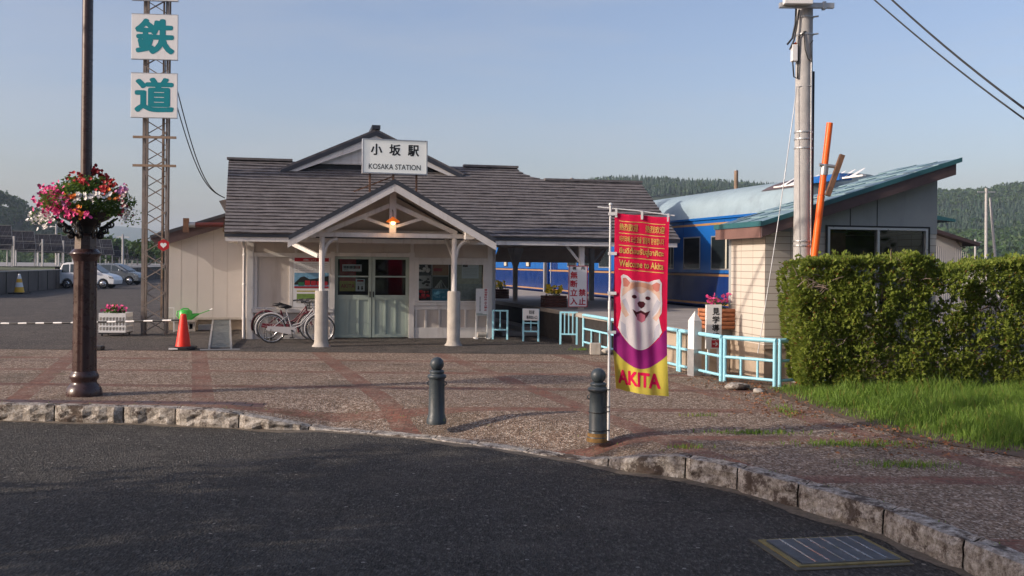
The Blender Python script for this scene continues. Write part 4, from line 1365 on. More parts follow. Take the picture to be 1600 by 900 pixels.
m = MB(); e = .045; um = (wu0 + wu1) / 2 - .02
m.box(wu0, wu1, -.03, .06, wz1 - e, wz1 - .002); m.box(wu0, wu1, -.03, .06, wz0 + .001, wz0 + e)
for u_ in (wu0, um, wu1 - e): m.box(u_, u_ + e, -.03, .06, wz0 + e, wz1 - e)
wn2 = m.build('window', M['alu'], bo, bevel=.003)
m = MB(); m.box(wu0 + e, um, .02, .026, wz0 + e, wz1 - e); m.box(um + e, wu1 - e, .03, .036, wz0 + e, wz1 - e); m.build('pane', M['glass'], wn2)
m = MB(); m.box(wu0 - .03, wu1 + .03, -.035, -.0125, wz1, wz1 + .025); m.box(wu1, wu1 + .03, -.035, -.0125, wz0, wz1); m.box(wu0 - .03, wu0, -.035, -.0125, wz0, wz1); m.build('head_trim', M['black_paint'], wn2)
# roof: overlapping metal sheets, seams along the slope
m = MB()
u0r, u1r = za_[0], zb_[0]
RB = 1.42
nS = 9
for i in range(nS):
    ua, ub = u0r + (u1r - u0r) * i / nS, u0r + (u1r - u0r) * (i + 1) / nS + .02
    m.add([(ua, -.35, zt_(ua) + .022), (ub, -.35, zt_(ub) + .003), (ub, RB, zt_(ub) + .003), (ua, RB, zt_(ua) + .022), (ua, -.35, zt_(ua) - .005), (ua, RB, zt_(ua) - .005)], [(0, 1, 2, 3), (4, 0, 3, 5)])
slab(m, [(u0r + .001, -.345, zt_(u0r) - .006), (u1r - .01, -.345, zt_(u1r) - .006), (u1r - .01, RB - .01, zt_(u1r) - .006), (u0r + .001, RB - .01, zt_(u0r) - .006)], .03)
br_ = m.build('roof', M['tealroof'], bo)
m = MB()
for v_ in (.25, .85): 
    for i in range(nS):
        ua, ub = u0r + (u1r - u0r) * i / nS, u0r + (u1r - u0r) * (i + 1) / nS
        vv = v_ + (.3 if i % 2 else 0)
        m.beam((ua + .01, vv, zt_(ua) + .024), (ub, vv, zt_(ub) + .008), .02, .014)
m.build('seam', M['tealedge'], br_)
m = MB()
m.prism([(u0r - .01, zt_(u0r) + .02), (u1r + .02, zt_(u1r) + .02), (u1r + .02, zt_(u1r) - .055), (u0r - .01, zt_(u0r) - .055)], -.385, -.352)
m.box(u0r - .035, u0r - .012, -.385, RB + .02, zt_(u0r) - .055, zt_(u0r) + .03)
m.build('trim', M['tealedge'], br_)
m = MB()
m.prism([(u0r + .0, zt_(u0r) - .056), (u1r - .08, zt_(u1r) - .056), (u1r - .08, zt_(u1r) - .27), (u0r, zt_(u0r) - .225)], -.365, -.33)
m.build('fascia', M['fascia'], br_)
m = MB(); m.box(u0r - .01, u0r + .02, -.329, RB, zt_(u0r) - .235, zt_(u0r) - .056); m.build('fascia', pm('reddish_fascia', (.17, .095, .08), .6, var=.15), br_)
m = MB(); slab(m, [(u0r + .03, -.33, zt_(u0r) - .2), (u1r - .1, -.33, zt_(u1r) - .2), (u1r - .1, RB, zt_(u1r) - .2), (u0r + .03, RB, zt_(u0r) - .2)], .02); m.build('soffit', M['fascia'], br_)
# low shed right of it
sh_ = thing('shed_building', 'low white ribbed shed with a dark roof behind the beige platform building', 'shed', at(1463, 415, 21), TH)
sh_.location.z = 0
def shd(x, y, v=0): 
    return plane_uv(x, y, v, Vector((sh_.location.x, sh_.location.y, 0)))
a, b, c_ = shd(1463, 362), shd(1520, 380), shd(1503, 400)
m = MB(); m.prism([(-.6, 0), (c_[0], 0), (c_[0], a[1] + (b[1] - a[1]) * c_[0] / b[0] - .06), (-.6, a[1] - .6 * (b[1] - a[1]) / b[0] - .06)], 0, 4)
shw = m.build('wall', M['annex'], sh_)
m = MB()
for i in range(26): m.box(-.5 + .05 * i, -.492 + .05 * i, -.006, -.001, .05, a[1] - .30)
m.build('rib', M['annex'], shw)
m = MB(); zq = a[1] - .7 * (b[1] - a[1]) / b[0]; slab(m, [(-.7, -.25, zq), (b[0], -.25, b[1]), (b[0], 4.2, b[1]), (-.7, 4.2, zq)], .07); m.build('roof', M['fascia'], sh_)
m = MB(); e_ = shd(1484, 343, .5); m.prism([(-.6, e_[1] + .2), (e_[0], e_[1]), (e_[0], e_[1] - .06), (-.6, e_[1] + .05)], .3, 1.6); m.build('upper_eave', M['tealedge'], sh_)
m = MB(); q_ = shd(1494, 385); m.tube([(q_[0], -.02, q_[1] + .1), (q_[0], -.15, q_[1]), (q_[0] + .1, -.15, q_[1] - .03)], .02, 6); m.build('wall_lamp', M['black_paint'], sh_)

# ------------------------------------------------------------------ utility pole with its gear
UPX, UPY = at(1253.5, 400, 15.75).x, 15.75
px1 = lambda w: w / FOC * UPY
up = thing('utility_pole', 'large concrete utility pole with a grey control box rising behind the hedge', 'utility pole', (UPX, UPY, 0))
def zu(y): return at(1253, y, UPY).z
m = MB()
prof = [(.150, 0)]
for y in (420, 300, 200, 100, 0, -60): prof.append((px1(14.0) - (420 - y) / 480 * px1(1.6), zu(y)))
m.lathe(prof, 28)
m.build('shaft', M['pole_conc'], up)
def rad(y): return px1(14.0) - (420 - y) / 480 * px1(1.6)
m = MB()
for y in (28, 55, 207, 218, 232, 377, 384):
    m = MB(); m.lathe([(rad(y) + .010, zu(y) - .012), (rad(y) + .012, zu(y)), (rad(y) + .010, zu(y) + .012)], 24)
    if y in (28, 55): m.tube([(rad(y) - .02, -.06, zu(y)), (rad(y) + .07, -.08, zu(y) + .01)], .014, 6)
    m.build('band', M['steel'], up)
m = MB()                                             # grey guard plate and cables on the right
m.box(rad(110) - .05, rad(250) + .022, -.04, .07, .3, zu(112))
m.build('cable_guard', M['black'], up)
m = MB()
m.tube([(rad(60) - .03, -rad(60) * .86, zu(400)), (rad(60) - .045, -.125, zu(230)), (rad(60) - .05, -.118, zu(85))], .012, 8)
m.build('conduit', M['steel'], up)
m = MB()
m.tube([(-.17, -.12, zu(16)), (-.18, -.12, zu(40)), (-.22, -.1, zu(62)), (-.3, -.1, zu(72))], .016, 8)
m.tube([(-.12, -.12, zu(18)), (-.16, -.12, zu(45)), (-.20, -.12, zu(66)), (-.26, -.1, zu(80))], .014, 8)
m.tube([(-.2, -.1, zu(70)), (-.21, -.1, zu(100)), (-.19, -.1, zu(122)), (-.13, -.1, zu(125)), (-.125, -.12, zu(60)), (-.02, -.14, zu(52))], .012, 8)
m.tube([(-.05, -.14, zu(52)), (-.03, -.15, zu(80)), (.02, -.15, zu(95)), (.09, -.13, zu(100)), (.05, -.15, zu(72)), (.1, -.12, zu(66))], .009, 8)
m.build('cable', M['black'], up)
m = MB(); m.box(-.225, -.135, -.13, -.02, zu(98), zu(72)); bx = m.build('switch_box', M['sign_white'], up, bevel=.01)
m = MB(); m.tube([(-.2, -.08, zu(72)), (-.15, -.08, zu(69))], .02, 8); m.build('cap', M['orange'], bx)
def cross(y0, y1, xa, xb, yo):
    m.box(xa, xb, yo - .04, yo + .04, zu(y1), zu(y0))
m = MB(); cross(10, 18, -.46, .40, -.20); cross(-4, 3, -.2, .40, -.18); m.box(.22, .27, -.25, -.15, zu(20), zu(8)); m.build('crossarm', M['steel'], up, bevel=.006)
m = MB(); m.box(-.42, .03, -.36, -.245, zu(15), zu(-45)); m.build('control_box', M['white_clean'], up, bevel=.01)
# thin stay wire hanging from the pole to the railing
g0, g1 = Vector((UPX - .14, UPY - .1, zu(137))), at(1184, 552, 15.3)
m = MB(); pts = [Vector((UPX + .06, UPY - .14, zu(136)))] + [g0.lerp(g1, t) + Vector((0, 0, -.25 * math.sin(math.pi * t) * .5)) for t in [i / 14 for i in range(15)]]
o = m; m.tube(pts, .0075, 6); o = m.build('stay_wire', M['steel'])
setp(o, 'thin steel stay wire slanting from the concrete pole down to the blue railing', 'wire')
# upper right power lines
for nm, lab, a, b, r_ in (('power_line', 'thicker upper one of two dark power cables strung across the sky', (1380, -5), (1620, 176), .022), ('power_line', 'thinner lower one of two dark power cables strung across the sky', (1352, -5), (1620, 192), .017)):
    A, B = at(a[0], a[1], 21), at(b[0], b[1], 17)
    A2 = A + (A - B) * .6 ; B2 = B + (B - A) * 1.2
    m = MB(); m.tube([A2.lerp(B2, t) + Vector((0, 0, -.55 * math.sin(math.pi * t) + .45)) for t in [i / 24 for i in range(25)]], r_, 6)
    setp(m.build(nm, M['black']), lab, 'cable', 'power cables')
# orange slanted guard pipe with a rusty stub
oy = 15.57
a, b = at(1271, 410, oy), at(1296.5, 192, oy)
og = thing('guard_pipe', 'tall leaning orange pipe with a clamp beside the concrete pole', 'pipe', (a.x, oy, 0))
def ol(p): return Vector(p) - Vector((a.x, oy, 0))
A0 = ol(a); B0 = ol(b); D0 = (A0 - B0)
foot = A0 + D0 * (A0.z / -D0.z)
jn = B0 + (A0 - B0) * .52
m = MB(); m.tube([foot, jn + Vector((0, 0, -.004))], .056, 16); m.tube([jn + Vector((0, 0, .004)), B0], .050, 16); m.build('pipe', M['orange'], og)
cl = B0 + (A0 - B0) * .315
m = MB(); dd = (B0 - A0).normalized(); m.tube([cl - dd * .13, cl + dd * .04], .062, 14); m.tube([cl + Vector((-.09, -.03, .03)), cl + Vector((.16, -.03, .0))], .028, 8); m.build('clamp', M['steel'], og)
m = MB(); e0, e1 = ol(at(1293, 306, oy - .06)), ol(at(1316, 242, oy - .06)); m.beam(e0, e1, .075, .075); m.build('square_bar', M['rust'], og)

# ------------------------------------------------------------------ hedge
HX0, HX1, HY0, HY1 = 4.18, 12.5, 14.35, 15.45
def hedge_top(x):
    px = CX + x / HY0 * FOC
    y = ridge_z(px, [(1210, 425), (1225, 414), (1250, 409), (1300, 405), (1345, 404), (1362, 409), (1385, 407), (1430, 400), (1458, 404), (1475, 422), (1490, 430), (1505, 424), (1530, 414), (1570, 412), (1600, 407), (1700, 402), (2300, 400)])
    return at(px, y, HY0 + .2).z
hd = thing('hedge', 'clipped green conifer hedge with bare twigs showing, standing in long grass', 'hedge', (HX0, HY0, 0))
hdO = np.array((HX0, HY0, 0.0))
random.seed(31)
V, F = [], []
def spray(c, out, size):
    """one flat fan of scale leaves"""
    out = (Vector(out) + Vector((random.gauss(0, .45), random.gauss(0, .45), random.gauss(.25, .45)))).normalized()
    side = out.cross(Vector((random.gauss(0, 1), random.gauss(0, 1), random.gauss(0, 1)))).normalized()
    b = len(V)
    for k in (-1, 0, 1):
        d = (out + side * .62 * k).normalized()
        e = out.cross(side) * random.uniform(-.15, .15)
        L = size * (1.0 if k == 0 else .72)
        w_ = (side - d * side.dot(d)).normalized() * size * .17
        bb = len(V)
        V.extend([c, c + d * L * .55 + w_ + e * L, c + d * L, c + d * L * .55 - w_ + e * L])
        F.append((bb, bb + 1, bb + 2, bb + 3))
gaps = [(at(1262, 440, HY0), .18, .10), (at(1285, 452, HY0), .13, .09), (at(1375, 440, HY0), .13, .26), (at(1372, 470, HY0), .10, .14), (at(1480, 470, HY0), .15, .10), (at(1465, 490, HY0), .10, .08), (at(1355, 490, HY0), .09, .14), (at(1550, 485, HY0), .16, .07), (at(1500, 470, HY0), .1, .06)]
def in_gap(x, z):
    for q, rx, rz in gaps:
        if ((x - q.x) / rx) ** 2 + ((z - q.z) / rz) ** 2 < random.uniform(.6, 1.2): return True
    return False
cnt = 0
for k in range(4200):                                      # dense heart of the left end
    spray(Vector((random.uniform(.15, 1.1), random.uniform(.35, 1.0), random.uniform(.05, 1.75))), (random.uniform(-1, 1), -.5, .6), random.uniform(.07, .11))
while cnt < 36000:
    x = random.uniform(HX0, HX1 if random.random() < .35 else 8.2)
    zt = hedge_top(x)
    lump = .11 * mnoise.noise(Vector((x * 1.7, 0, 3))) 
    zt += .07 * mnoise.noise(Vector((x * 3.3, 1, 9))) + (random.uniform(0, .10) if random.random() < .06 else 0)
    f = random.random()
    if f < .66:                                            # front
        z = random.uniform(.12, zt)
        bul = .19 * mnoise.noise(Vector((x * 1.6, z * 1.9, 0))) + .09 * mnoise.noise(Vector((x * 4.5, z * 4.5, 7)))
        y = HY0 + bul + abs(random.gauss(0, .07)) + (0.10 if z > zt - .15 else 0) * random.random()
        out = (0, -1, .1)
        if in_gap(x, z): continue
        if mnoise.noise(Vector((x * 3.1, z * 3.4, 2.2))) < -.22 and random.random() < .88: y += random.uniform(.2, .5)
    elif f < .82:                                          # top
        y = random.uniform(HY0, HY1); z = zt + .05 * mnoise.noise(Vector((x * 4, y * 4, 1))) - abs(random.gauss(0, .04)); out = (0, -.2, 1)
    elif f < .87:                                          # left end
        x = HX0; z = random.uniform(.1, hedge_top(HX0 + .1)); y = random.uniform(HY0 + .05, HY1); out = (-1, -.2, .1)
    else:                                                  # inner and rear leaves
        y = random.uniform(HY0 + .25, HY1); z = random.uniform(.15, zt - .1); out = (0, 0, 1)
        if in_gap(x, z): continue
    xs = 0
    if x < HX0 + .5:                                       # left end tapers towards the ground and rounds off
        t = max(0, 1 - z / 1.5)
        lim = .16 * t + .12 * max(0, mnoise.noise(Vector((z * 3, y * 3, 5)))) + (.10 if z > zt - .12 else 0)
        if f < .82 or f >= .87:
            if x < HX0 + lim: continue
        else: xs = lim
    spray(Vector((x + xs - HX0, y - HY0, z)), out, random.uniform(.045, .085) if f < .87 else random.uniform(.06, .1))
    cnt += 1
np_mesh('foliage', V, F, M['hedge'], hd)
m = MB()
for k in range(14):
    x = .25 + k * .60 + random.uniform(-.12, .12)
    base = Vector((x, .5 + random.uniform(-.1, .1), 0))
    zt = hedge_top(HX0 + x) - .12
    pts = [base + Vector((random.uniform(-.05, .05) * i, random.uniform(-.05, .05) * i, zt * i / 5)) for i in range(6)]
    m.tube(pts, [.035 - .005 * i for i in range(6)], 7)
    for j in range(16):
        z = random.uniform(.25, zt * .95)
        p0 = base + Vector((0, 0, z))
        d = Vector((random.uniform(-1, 1), random.uniform(-1.0, .4), random.uniform(-.1, .8))).normalized()
        L = random.uniform(.25, .6)
        mid = p0 + d * L * .5 + Vector((random.uniform(-.06, .06), random.uniform(-.06, .06), random.uniform(-.06, .06)))
        m.tube([p0, mid, p0 + d * L], [.012, .009, .005], 5, caps=False)
m.build('branch', M['twig'], hd)
V2, F2, VV = V, F, None
V, F = [], []                                              # dead twigs poking out of the front
m = MB()
for q, rx, rz in gaps[:2] + [(at(1430, 425, HY0), .25, .16), (at(1440, 520, HY0), .2, .1), (at(1370, 570, HY0), .15, .2), (at(1300, 540, HY0), .2, .1)]:
    for j in range(10):
        p0 = Vector((q.x - HX0 + random.uniform(-rx, rx), .06, q.z + random.uniform(-rz, rz)))
        d = Vector((random.uniform(-1, 1), random.uniform(-.5, .1), random.uniform(-.3, .9))).normalized() * random.uniform(.1, .26)
        m.tube([p0, p0 + d * .5 + Vector((0, 0, .015)), p0 + d], [.008, .006, .003], 5, caps=False)
m.build('branch', M['twig'], hd)

# ------------------------------------------------------------------ grass in front of the hedge
GP = [(3.85, 15.0), (3.95, 13.6), (4.12, 12.2), (4.35, 11.0), (4.75, 10.1), (5.5, 9.45), (7.0, 8.7), (9.5, 8.1), (9.5, 14.7), (4.2, 14.9)]
def inside(x, y, P):
    c = False
    for i in range(len(P)):
        (x0, y0), (x1, y1) = P[i], P[i - 1]
        if (y0 > y) != (y1 > y) and x < (x1 - x0) * (y - y0) / (y1 - y0) + x0: c = not c
    return c
def edge_d(x, y, P):
    best = 9
    for (x0, y0), (x1, y1) in zip(P[:8], P[1:8]):
        dx, dy = x1 - x0, y1 - y0
        t = max(0, min(1, ((x - x0) * dx + (y - y0) * dy) / (dx * dx + dy * dy)))
        best = min(best, math.hypot(x - x0 - t * dx, y - y0 - t * dy))
    return best
V, F = [], []
random.seed(41)
def blade(x, y, h, w):
    a = random.uniform(0, 6.2832)
    ln = h * random.uniform(.15, .6)
    la = random.uniform(0, 6.2832)
    dx, dy = math.cos(a) * w, math.sin(a) * w
    lx, ly = math.cos(la) * ln, math.sin(la) * ln
    b = len(V)
    V.extend([(x - dx, y - dy, 0), (x + dx, y + dy, 0), (x + dx * .8 + lx * .35, y + dy * .8 + ly * .35, h * .6), (x - dx * .8 + lx * .35, y - dy * .8 + ly * .35, h * .6), (x + lx, y + ly, h)])
    F.append((b, b + 1, b + 2, b + 3)); F.append((b + 3, b + 2, b + 4, b + 4))
cnt = 0
while cnt < 30000:
    x, y = random.uniform(3.7, 9.4), random.uniform(8.2, 15.0)
    if CX + x / y * FOC > 1720 or not inside(x, y, GP): continue
    e = edge_d(x, y, GP)
    tuft = .5 + .5 * mnoise.noise(Vector((x * 2.4, y * 2.4, 0)))
    if e < .5 and random.random() > (.12 + e * 1.8) * (.2 + 1.3 * tuft): continue
    h = (.06 + .19 * min(1, e / 1.1)) * random.uniform(.4, 1.15) * (.25 + 1.35 * tuft)
    if random.random() < .02: h *= 1.5
    blade(x, y, h, random.uniform(.003, .0065))
    cnt += 1
for (cx_, cy_, rx, ry, nn) in ((2.7, 10.9, .55, .10, 240), (3.6, 10.25, .7, .14, 420), (3.7, 9.2, .5, .12, 260), (1.75, 9.98, .25, .06, 60), (2.3, 12.1, .3, .05, 50), (4.9, 7.0, .1, .06, 50), (3.5, 12.6, .15, .5, 160), (1.55, 21.3, .35, .2, 150)):
    for k in range(nn):
        x, y = random.gauss(cx_, rx * .5), random.gauss(cy_, ry * .6)
        blade(x, y, random.uniform(.02, .06), random.uniform(.003, .006))
# moss and weeds at the kerb joints
for i in range(0, len(kd), 6):
    if not (-9 < kd[i].x < 5): continue
    for k in range(2): 
        q = kd[i] + nor[i] * (KW + .02); blade(q.x + random.uniform(-.05, .05), q.y + random.uniform(0, .05), random.uniform(.012, .03), .004)
F = [f if f[2] != f[3] else f for f in F]
tri = [f for f in F if f[2] == f[3]]
MBg = MB(); MBg.v = V; MBg.f = [f[:3] if len(f) == 4 and f[2] == f[3] else f for f in F]; MBg.m = [0] * len(F); MBg.s = [False] * len(F)
setp(MBg.build('grass', M['grassb']), 'bright green uncut grass growing in front of the hedge', 'grass', kind='stuff')
# dry leaf litter and pebbles at the edge
V, F = [], []
for k in range(900):
    t = random.random()
    if t < .6: x, y = random.gauss(3.55, .35), random.uniform(12.0, 16.3)
    else: x, y = random.gauss(4.2, .5), random.uniform(9.6, 11.5)
    a = random.uniform(0, 6.28); s_ = random.uniform(.012, .03); b = len(V)
    V.extend([(x + s_ * math.cos(a), y + s_ * math.sin(a), .012), (x + s_ * .5 * math.cos(a + 1.57), y + s_ * .5 * math.sin(a + 1.57), .02 + random.uniform(0, .015)), (x - s_ * math.cos(a), y - s_ * math.sin(a), .014), (x + s_ * .5 * math.cos(a - 1.57), y + s_ * .5 * math.sin(a - 1.57), .012)])
    F.append((b, b + 1, b + 2, b + 3))
M['litter'] = leaf_mat('dry_leaf', (.10, .035, .02), (.26, .12, .06), trans=.1)
setp(np_mesh('leaf_litter', V, F, M['litter']), 'scattered dry brown leaves on the soil at the grass edge', 'leaf litter', kind='stuff')
# stones on the soil
random.seed(43)
def stone(lab, x, y, r, sq, mt):
    m = MB(); m.ball((0, 0, r * sq * .7), r, 0, 9, (1, .8, sq))
    m.v = [tuple(Vector(v) * (1 + .22 * mnoise.noise(Vector(v) * (2.2 / r) + Vector((x * 3, y, 0))))) for v in m.v]
    o = m.build('stone', M[mt]); o.location = (x, y, 0)
    return setp(o, lab, 'stone')
q = gd(944, 552); stone('flat grey stone lying beside the small concrete block', q.x + .12, q.y, .17, .4, 'concrete')
q = gd(1150, 608); stone('dark rough stone at the foot of the blue railing', q.x, q.y, .19, .3, 'granite')
q = gd(1185, 614); stone('pale stone on the soil by the grass edge', q.x, q.y, .08, .5, 'concrete')
q = gd(930, 554); o = MB(); o.box(-.11, .11, -.09, .09, 0, .24); o = o.build('concrete_block', M['concrete'], None, bevel=.015); o.location = q
setp(o, 'small upright concrete block standing left of the banner', 'block')

# ------------------------------------------------------------------ blue railings
rl = thing('railing', 'long sky blue steel railing running from the walkway to the hedge', 'railing', (0, 0, 0))
RP = [Vector((1.62, 22.3, 0)), Vector((2.05, 20.55, 0)), Vector((2.50, 18.85, 0)), Vector((2.93, 17.2, 0)), Vector((3.37, 15.72, 0)), Vector((4.07, 15.06, 0)), Vector((5.0, 15.5, 0))]
for i in range(len(RP) - 1):
    a, b = RP[i], RP[i + 1]
    d = (b - a).normalized()
    a2, b2 = a + d * .045, b - d * .045
    m = MB()
    zt, zm, zl_ = .70, .40, .10
    m.tube([a2, a2 + Vector((0, 0, zt))], .03, 10); m.build('post', M['blue_rail'], rl)
    m = MB(); m.tube([b2, b2 + Vector((0, 0, zt))], .03, 10); m.build('post', M['blue_rail'], rl)
    m = MB()
    m.tube([a2 - d * .02 + Vector((0, 0, zt + .01)), b2 + d * .02 + Vector((0, 0, zt + .01))], .035, 10)
    for z in (zm, zl_): m.tube([a2 + Vector((0, 0, z)), b2 + Vector((0, 0, z))], .024, 8)
    m.build('rail', M['blue_rail'], rl)
    m = MB()
    for t in (1 / 3, 2 / 3):
        c_ = a2.lerp(b2, t); m.tube([c_ + Vector((0, 0, zl_)), c_ + Vector((0, 0, zm))], .02, 8)
    m.build('baluster', M['blue_rail'], rl)
def fence_panel(label, xa, xb, yb, ztop, nb, sign=None, legs=.22):
    A, B = gd(xa, yb), gd(xb, yb + .5)
    c_ = (A + B) / 2
    o = thing('fence_panel', label, 'fence panel', c_, math.atan2(B.y - A.y, B.x - A.x), 'blue fence panels under the walkway')
    w = (B - A).length / 2
    m = MB()
    for s_ in (-1, 1): m.box(s_ * w - .022, s_ * w + .022, -.02, .02, 0, ztop)
    m.box(-w + .0225, w - .0225, -.02, .02, ztop - .04, ztop); m.box(-w + .0225, w - .0225, -.018, .018, legs, legs + .035)
    m.build('frame', M['blue_rail'], o)
    m = MB()
    for i in range(nb):
        x = -w + 2 * w * (i + 1) / (nb + 1); m.box(x - .013, x + .013, -.014, .014, legs + .035, ztop - .04)
    m.build('bar', M['blue_rail'], o)
    if sign: sign(o, w)
    return o
fence_panel('blue barred fence panel next to the right corner of the station', 770, 792.5, 530, .72, 1)
def nsign(o, w):
    z0, z1 = .50, .78
    m = MB(); m.box(-w - .01, w + .015, -.045, -.024, z0, z1); sg_ = m.build('sign_plate', M['sign_white'], o, bevel=.003)
    m = MB(); m.text('宿泊者', -.24 * w, .48 * w, z0 + .15, z1 - .035, -.048, bold=.02); m.text('専用出入口', -.55 * w, .85 * w, z0 + .03, z0 + .12, -.048, bold=.02)
    m.build('lettering', M['black_ink'], sg_)
    m = MB(); m.box(-w + .02, w - .02, -.018, .018, .42, .45); m.build('crossbar', M['blue_rail'], o)
fence_panel('blue fence panel carrying a small white notice plate', 817.5, 841, 533, .78, 1, nsign)
fence_panel('tall blue fence panel with three bars left of the warning sign', 875.5, 901, 538, .76, 3)

# warning sign on the walkway post
a, b = fac(889, 415, -.78), fac(918, 480, -.78)
ws = thing('warning_sign', 'white warning board with dark red characters fixed to the walkway post', 'sign', BO + Matrix.Rotation(TH, 3, 'Z') @ Vector(((a[0] + b[0]) / 2, -.74, (a[1] + b[1]) / 2)), TH)
w_, h_ = (b[0] - a[0]) / 2, (a[1] - b[1]) / 2
m = MB(); m.box(-w_, w_, -.02, 0, -h_, h_); m.build('plate', M['sign_white'], ws)
m = MB(); e = .018
m.box(-w_, w_, -.026, -.0205, h_ - e, h_); m.box(-w_, w_, -.026, -.0205, -h_, -h_ + e); m.box(-w_, -w_ + e, -.026, -.0205, -h_ + e, h_ - e); m.box(w_ - e, w_, -.026, -.0205, -h_ + e, h_ - e)
m.build('border', M['red_ink'], ws)
m = MB(); cw = .36 * w_ * 2 * .5
m.text('構', -.62 * w_, -.22 * w_, .80 * h_, .95 * h_, -.023, bold=.02); m.text('内', .30 * w_, .68 * w_, .80 * h_, .95 * h_, -.023, bold=.02)
m.build('lettering', M['black_ink'], ws)
m = MB()
for i, ch in enumerate('無断立入'): m.text(ch, -.82 * w_, -.06 * w_, (.37 - .42 * i) * h_, (.72 - .42 * i) * h_, -.023, bold=.035)
for i, ch in enumerate('禁止'): m.text(ch, .06 * w_, .82 * w_, (-.47 - .42 * i) * h_, (-.12 - .42 * i) * h_, -.023, bold=.035)
m.build('lettering', M['red_ink'], ws)

# standing notice beside the notice window
q = gd(752.5, 529)
ns = thing('standing_sign', 'narrow white standing notice with red vertical writing in front of the notice window', 'sign', q, TH)
hw = .155
zt = at(752, 451, q.y).z; zb2_ = at(752, 493, q.y).z
m = MB(); m.box(-hw, hw, -.02, .0, zb2_, zt); pn = m.build('panel', M['sign_white'], ns)
m = MB()
for s_ in (-1, 1): m.box(s_ * hw * .9 - .015, s_ * hw * .9 + .015, .001, .03, .03, zb2_ + .1)
m.box(-hw * 1.2, -hw * .75, -.16, .16, 0, .03); m.box(hw * .75, hw * 1.2, -.16, .16, 0, .03)
m.box(-hw * .75, hw * .75, -.01, .01, .05, .09)
m.build('stand', M['white_clean'], ns)
m = MB(); m.tube([(-hw * .7, -.05, .1), (hw * .7, -.05, .1)], .06, 14); m.build('ballast_weight', M['concrete'], ns)
m = MB(); H_ = zt - zb2_
for i, ch in enumerate('宿泊者以外立入禁止'):
    gap = .02 if i > 4 else 0
    m.text(ch, .32 * hw, .82 * hw, zt - (.085 + .09 * i + gap) * H_, zt - (.012 + .09 * i + gap) * H_, -.022, bold=.03)
m.build('lettering', M['red_ink'], pn)
m = MB()
random.seed(8)
for i in range(11): m.box(-.42 * hw, -.22 * hw, -.0225, -.0205, zt - (.34 + .05 * i) * H_ + .006, zt - (.34 + .05 * i - .028) * H_ + .006)
m.build('small_print', M['grey_ink'], pn)
m = MB(); m.box(-.9 * hw, .1 * hw, -.0225, -.0205, zb2_ + .075 * H_, zb2_ + .09 * H_); m.box(-.9 * hw, .8 * hw, -.0225, -.0205, zb2_ + .02 * H_, zb2_ + .04 * H_); m.build('small_print', M['green_ink'], pn)

# white pointed stake and the route sign behind the railing
q = gd(1085, 587)
sk = thing('marker_post', 'white square marker post with a pointed top behind the blue railing', 'post', q, R(28))
zt = at(1085, 486, q.y).z
m = MB()
hw = .08
m.v = []
m.add([(-hw, -hw, .45), (hw, -hw, .45), (hw, hw, .45), (-hw, hw, .45), (-hw, -hw, zt - .16), (hw, -hw, zt - .16), (hw, hw, zt - .16), (-hw, hw, zt - .16), (0, 0, zt)], [(0, 1, 5, 4), (1, 2, 6, 5), (2, 3, 7, 6), (3, 0, 4, 7), (4, 5, 8), (5, 6, 8), (6, 7, 8), (7, 4, 8)])
m.build('shaft', M['white_clean'], sk)
m = MB(); m.box(-hw - .004, hw + .004, -hw - .004, hw + .004, 0, .45); m.build('base', M['steel'], sk)
m = MB()
for i, L in enumerate((.5, .9, .8, .9, .6, .9, .7)):       # worn brush strokes on the right face
    z = zt - .27 - .075 * i
    Mr = Matrix.Rotation(R(90), 4, 'Z')
    m.box(-.045 * L, .045 * L, -hw - .003, -hw - .0005, z, z + .012, 0, Mr)
    if i % 2: m.beam(Mr @ Vector((-.03, -hw - .002, z - .035)), Mr @ Vector((.035, -hw - .002, z - .005)), .003, .012)
m.build('lettering', M['black_ink'], sk)
q = gd(1114, 585)
vs_ = thing('route_sign', 'white upright sign with black characters and a red arrow square', 'sign', q, R(6))
zt = at(1114, 476, q.y).z; zb2_ = at(1114, 545, q.y).z
hw = .135
m = MB(); m.box(-hw, hw, -.03, .03, zb2_, zt); pn = m.build('panel', M['white_clean'], vs_, bevel=.004)
m = MB()
for s_ in (-1, 1):
    m.prism([(s_ * hw * .95, 0), (s_ * hw * .7, zb2_), (s_ * hw * .45, zb2_), (s_ * hw * .62, 0)], -.025, .025)
    m.prism([(s_ * hw * 1.35, 0), (s_ * hw * 1.35, .05), (s_ * hw * .6, .05), (s_ * hw * .6, 0)], -.16, -.026)
m.build('leg', M['white_clean'], vs_)
m = MB(); H_ = zt - zb2_
for i, ch in enumerate('見学導線'): m.text(ch, .0 * hw - .03, .62 * hw + .01, zt - (.235 + .185 * i) * H_, zt - (.07 + .185 * i) * H_, -.033, bold=.03)
m.build('lettering', M['black_ink'], pn)
m = MB(); m.box(-.3 * hw, .74 * hw, -.033, -.0305, zb2_ + .03 * H_, zb2_ + .20 * H_); ar_ = m.build('arrow_square', M['red_ink'], pn)
m = MB(); zc = zb2_ + .115 * H_
m.box(-.15 * hw, .5 * hw, -.036, -.034, zc - .006, zc + .006); m.beam((.5 * hw, -.035, zc), (.2 * hw, -.035, zc + .035), .002, .013); m.beam((.5 * hw, -.035, zc), (.2 * hw, -.035, zc - .035), .002, .013)
m.build('arrow', M['white_ink'], ar_)

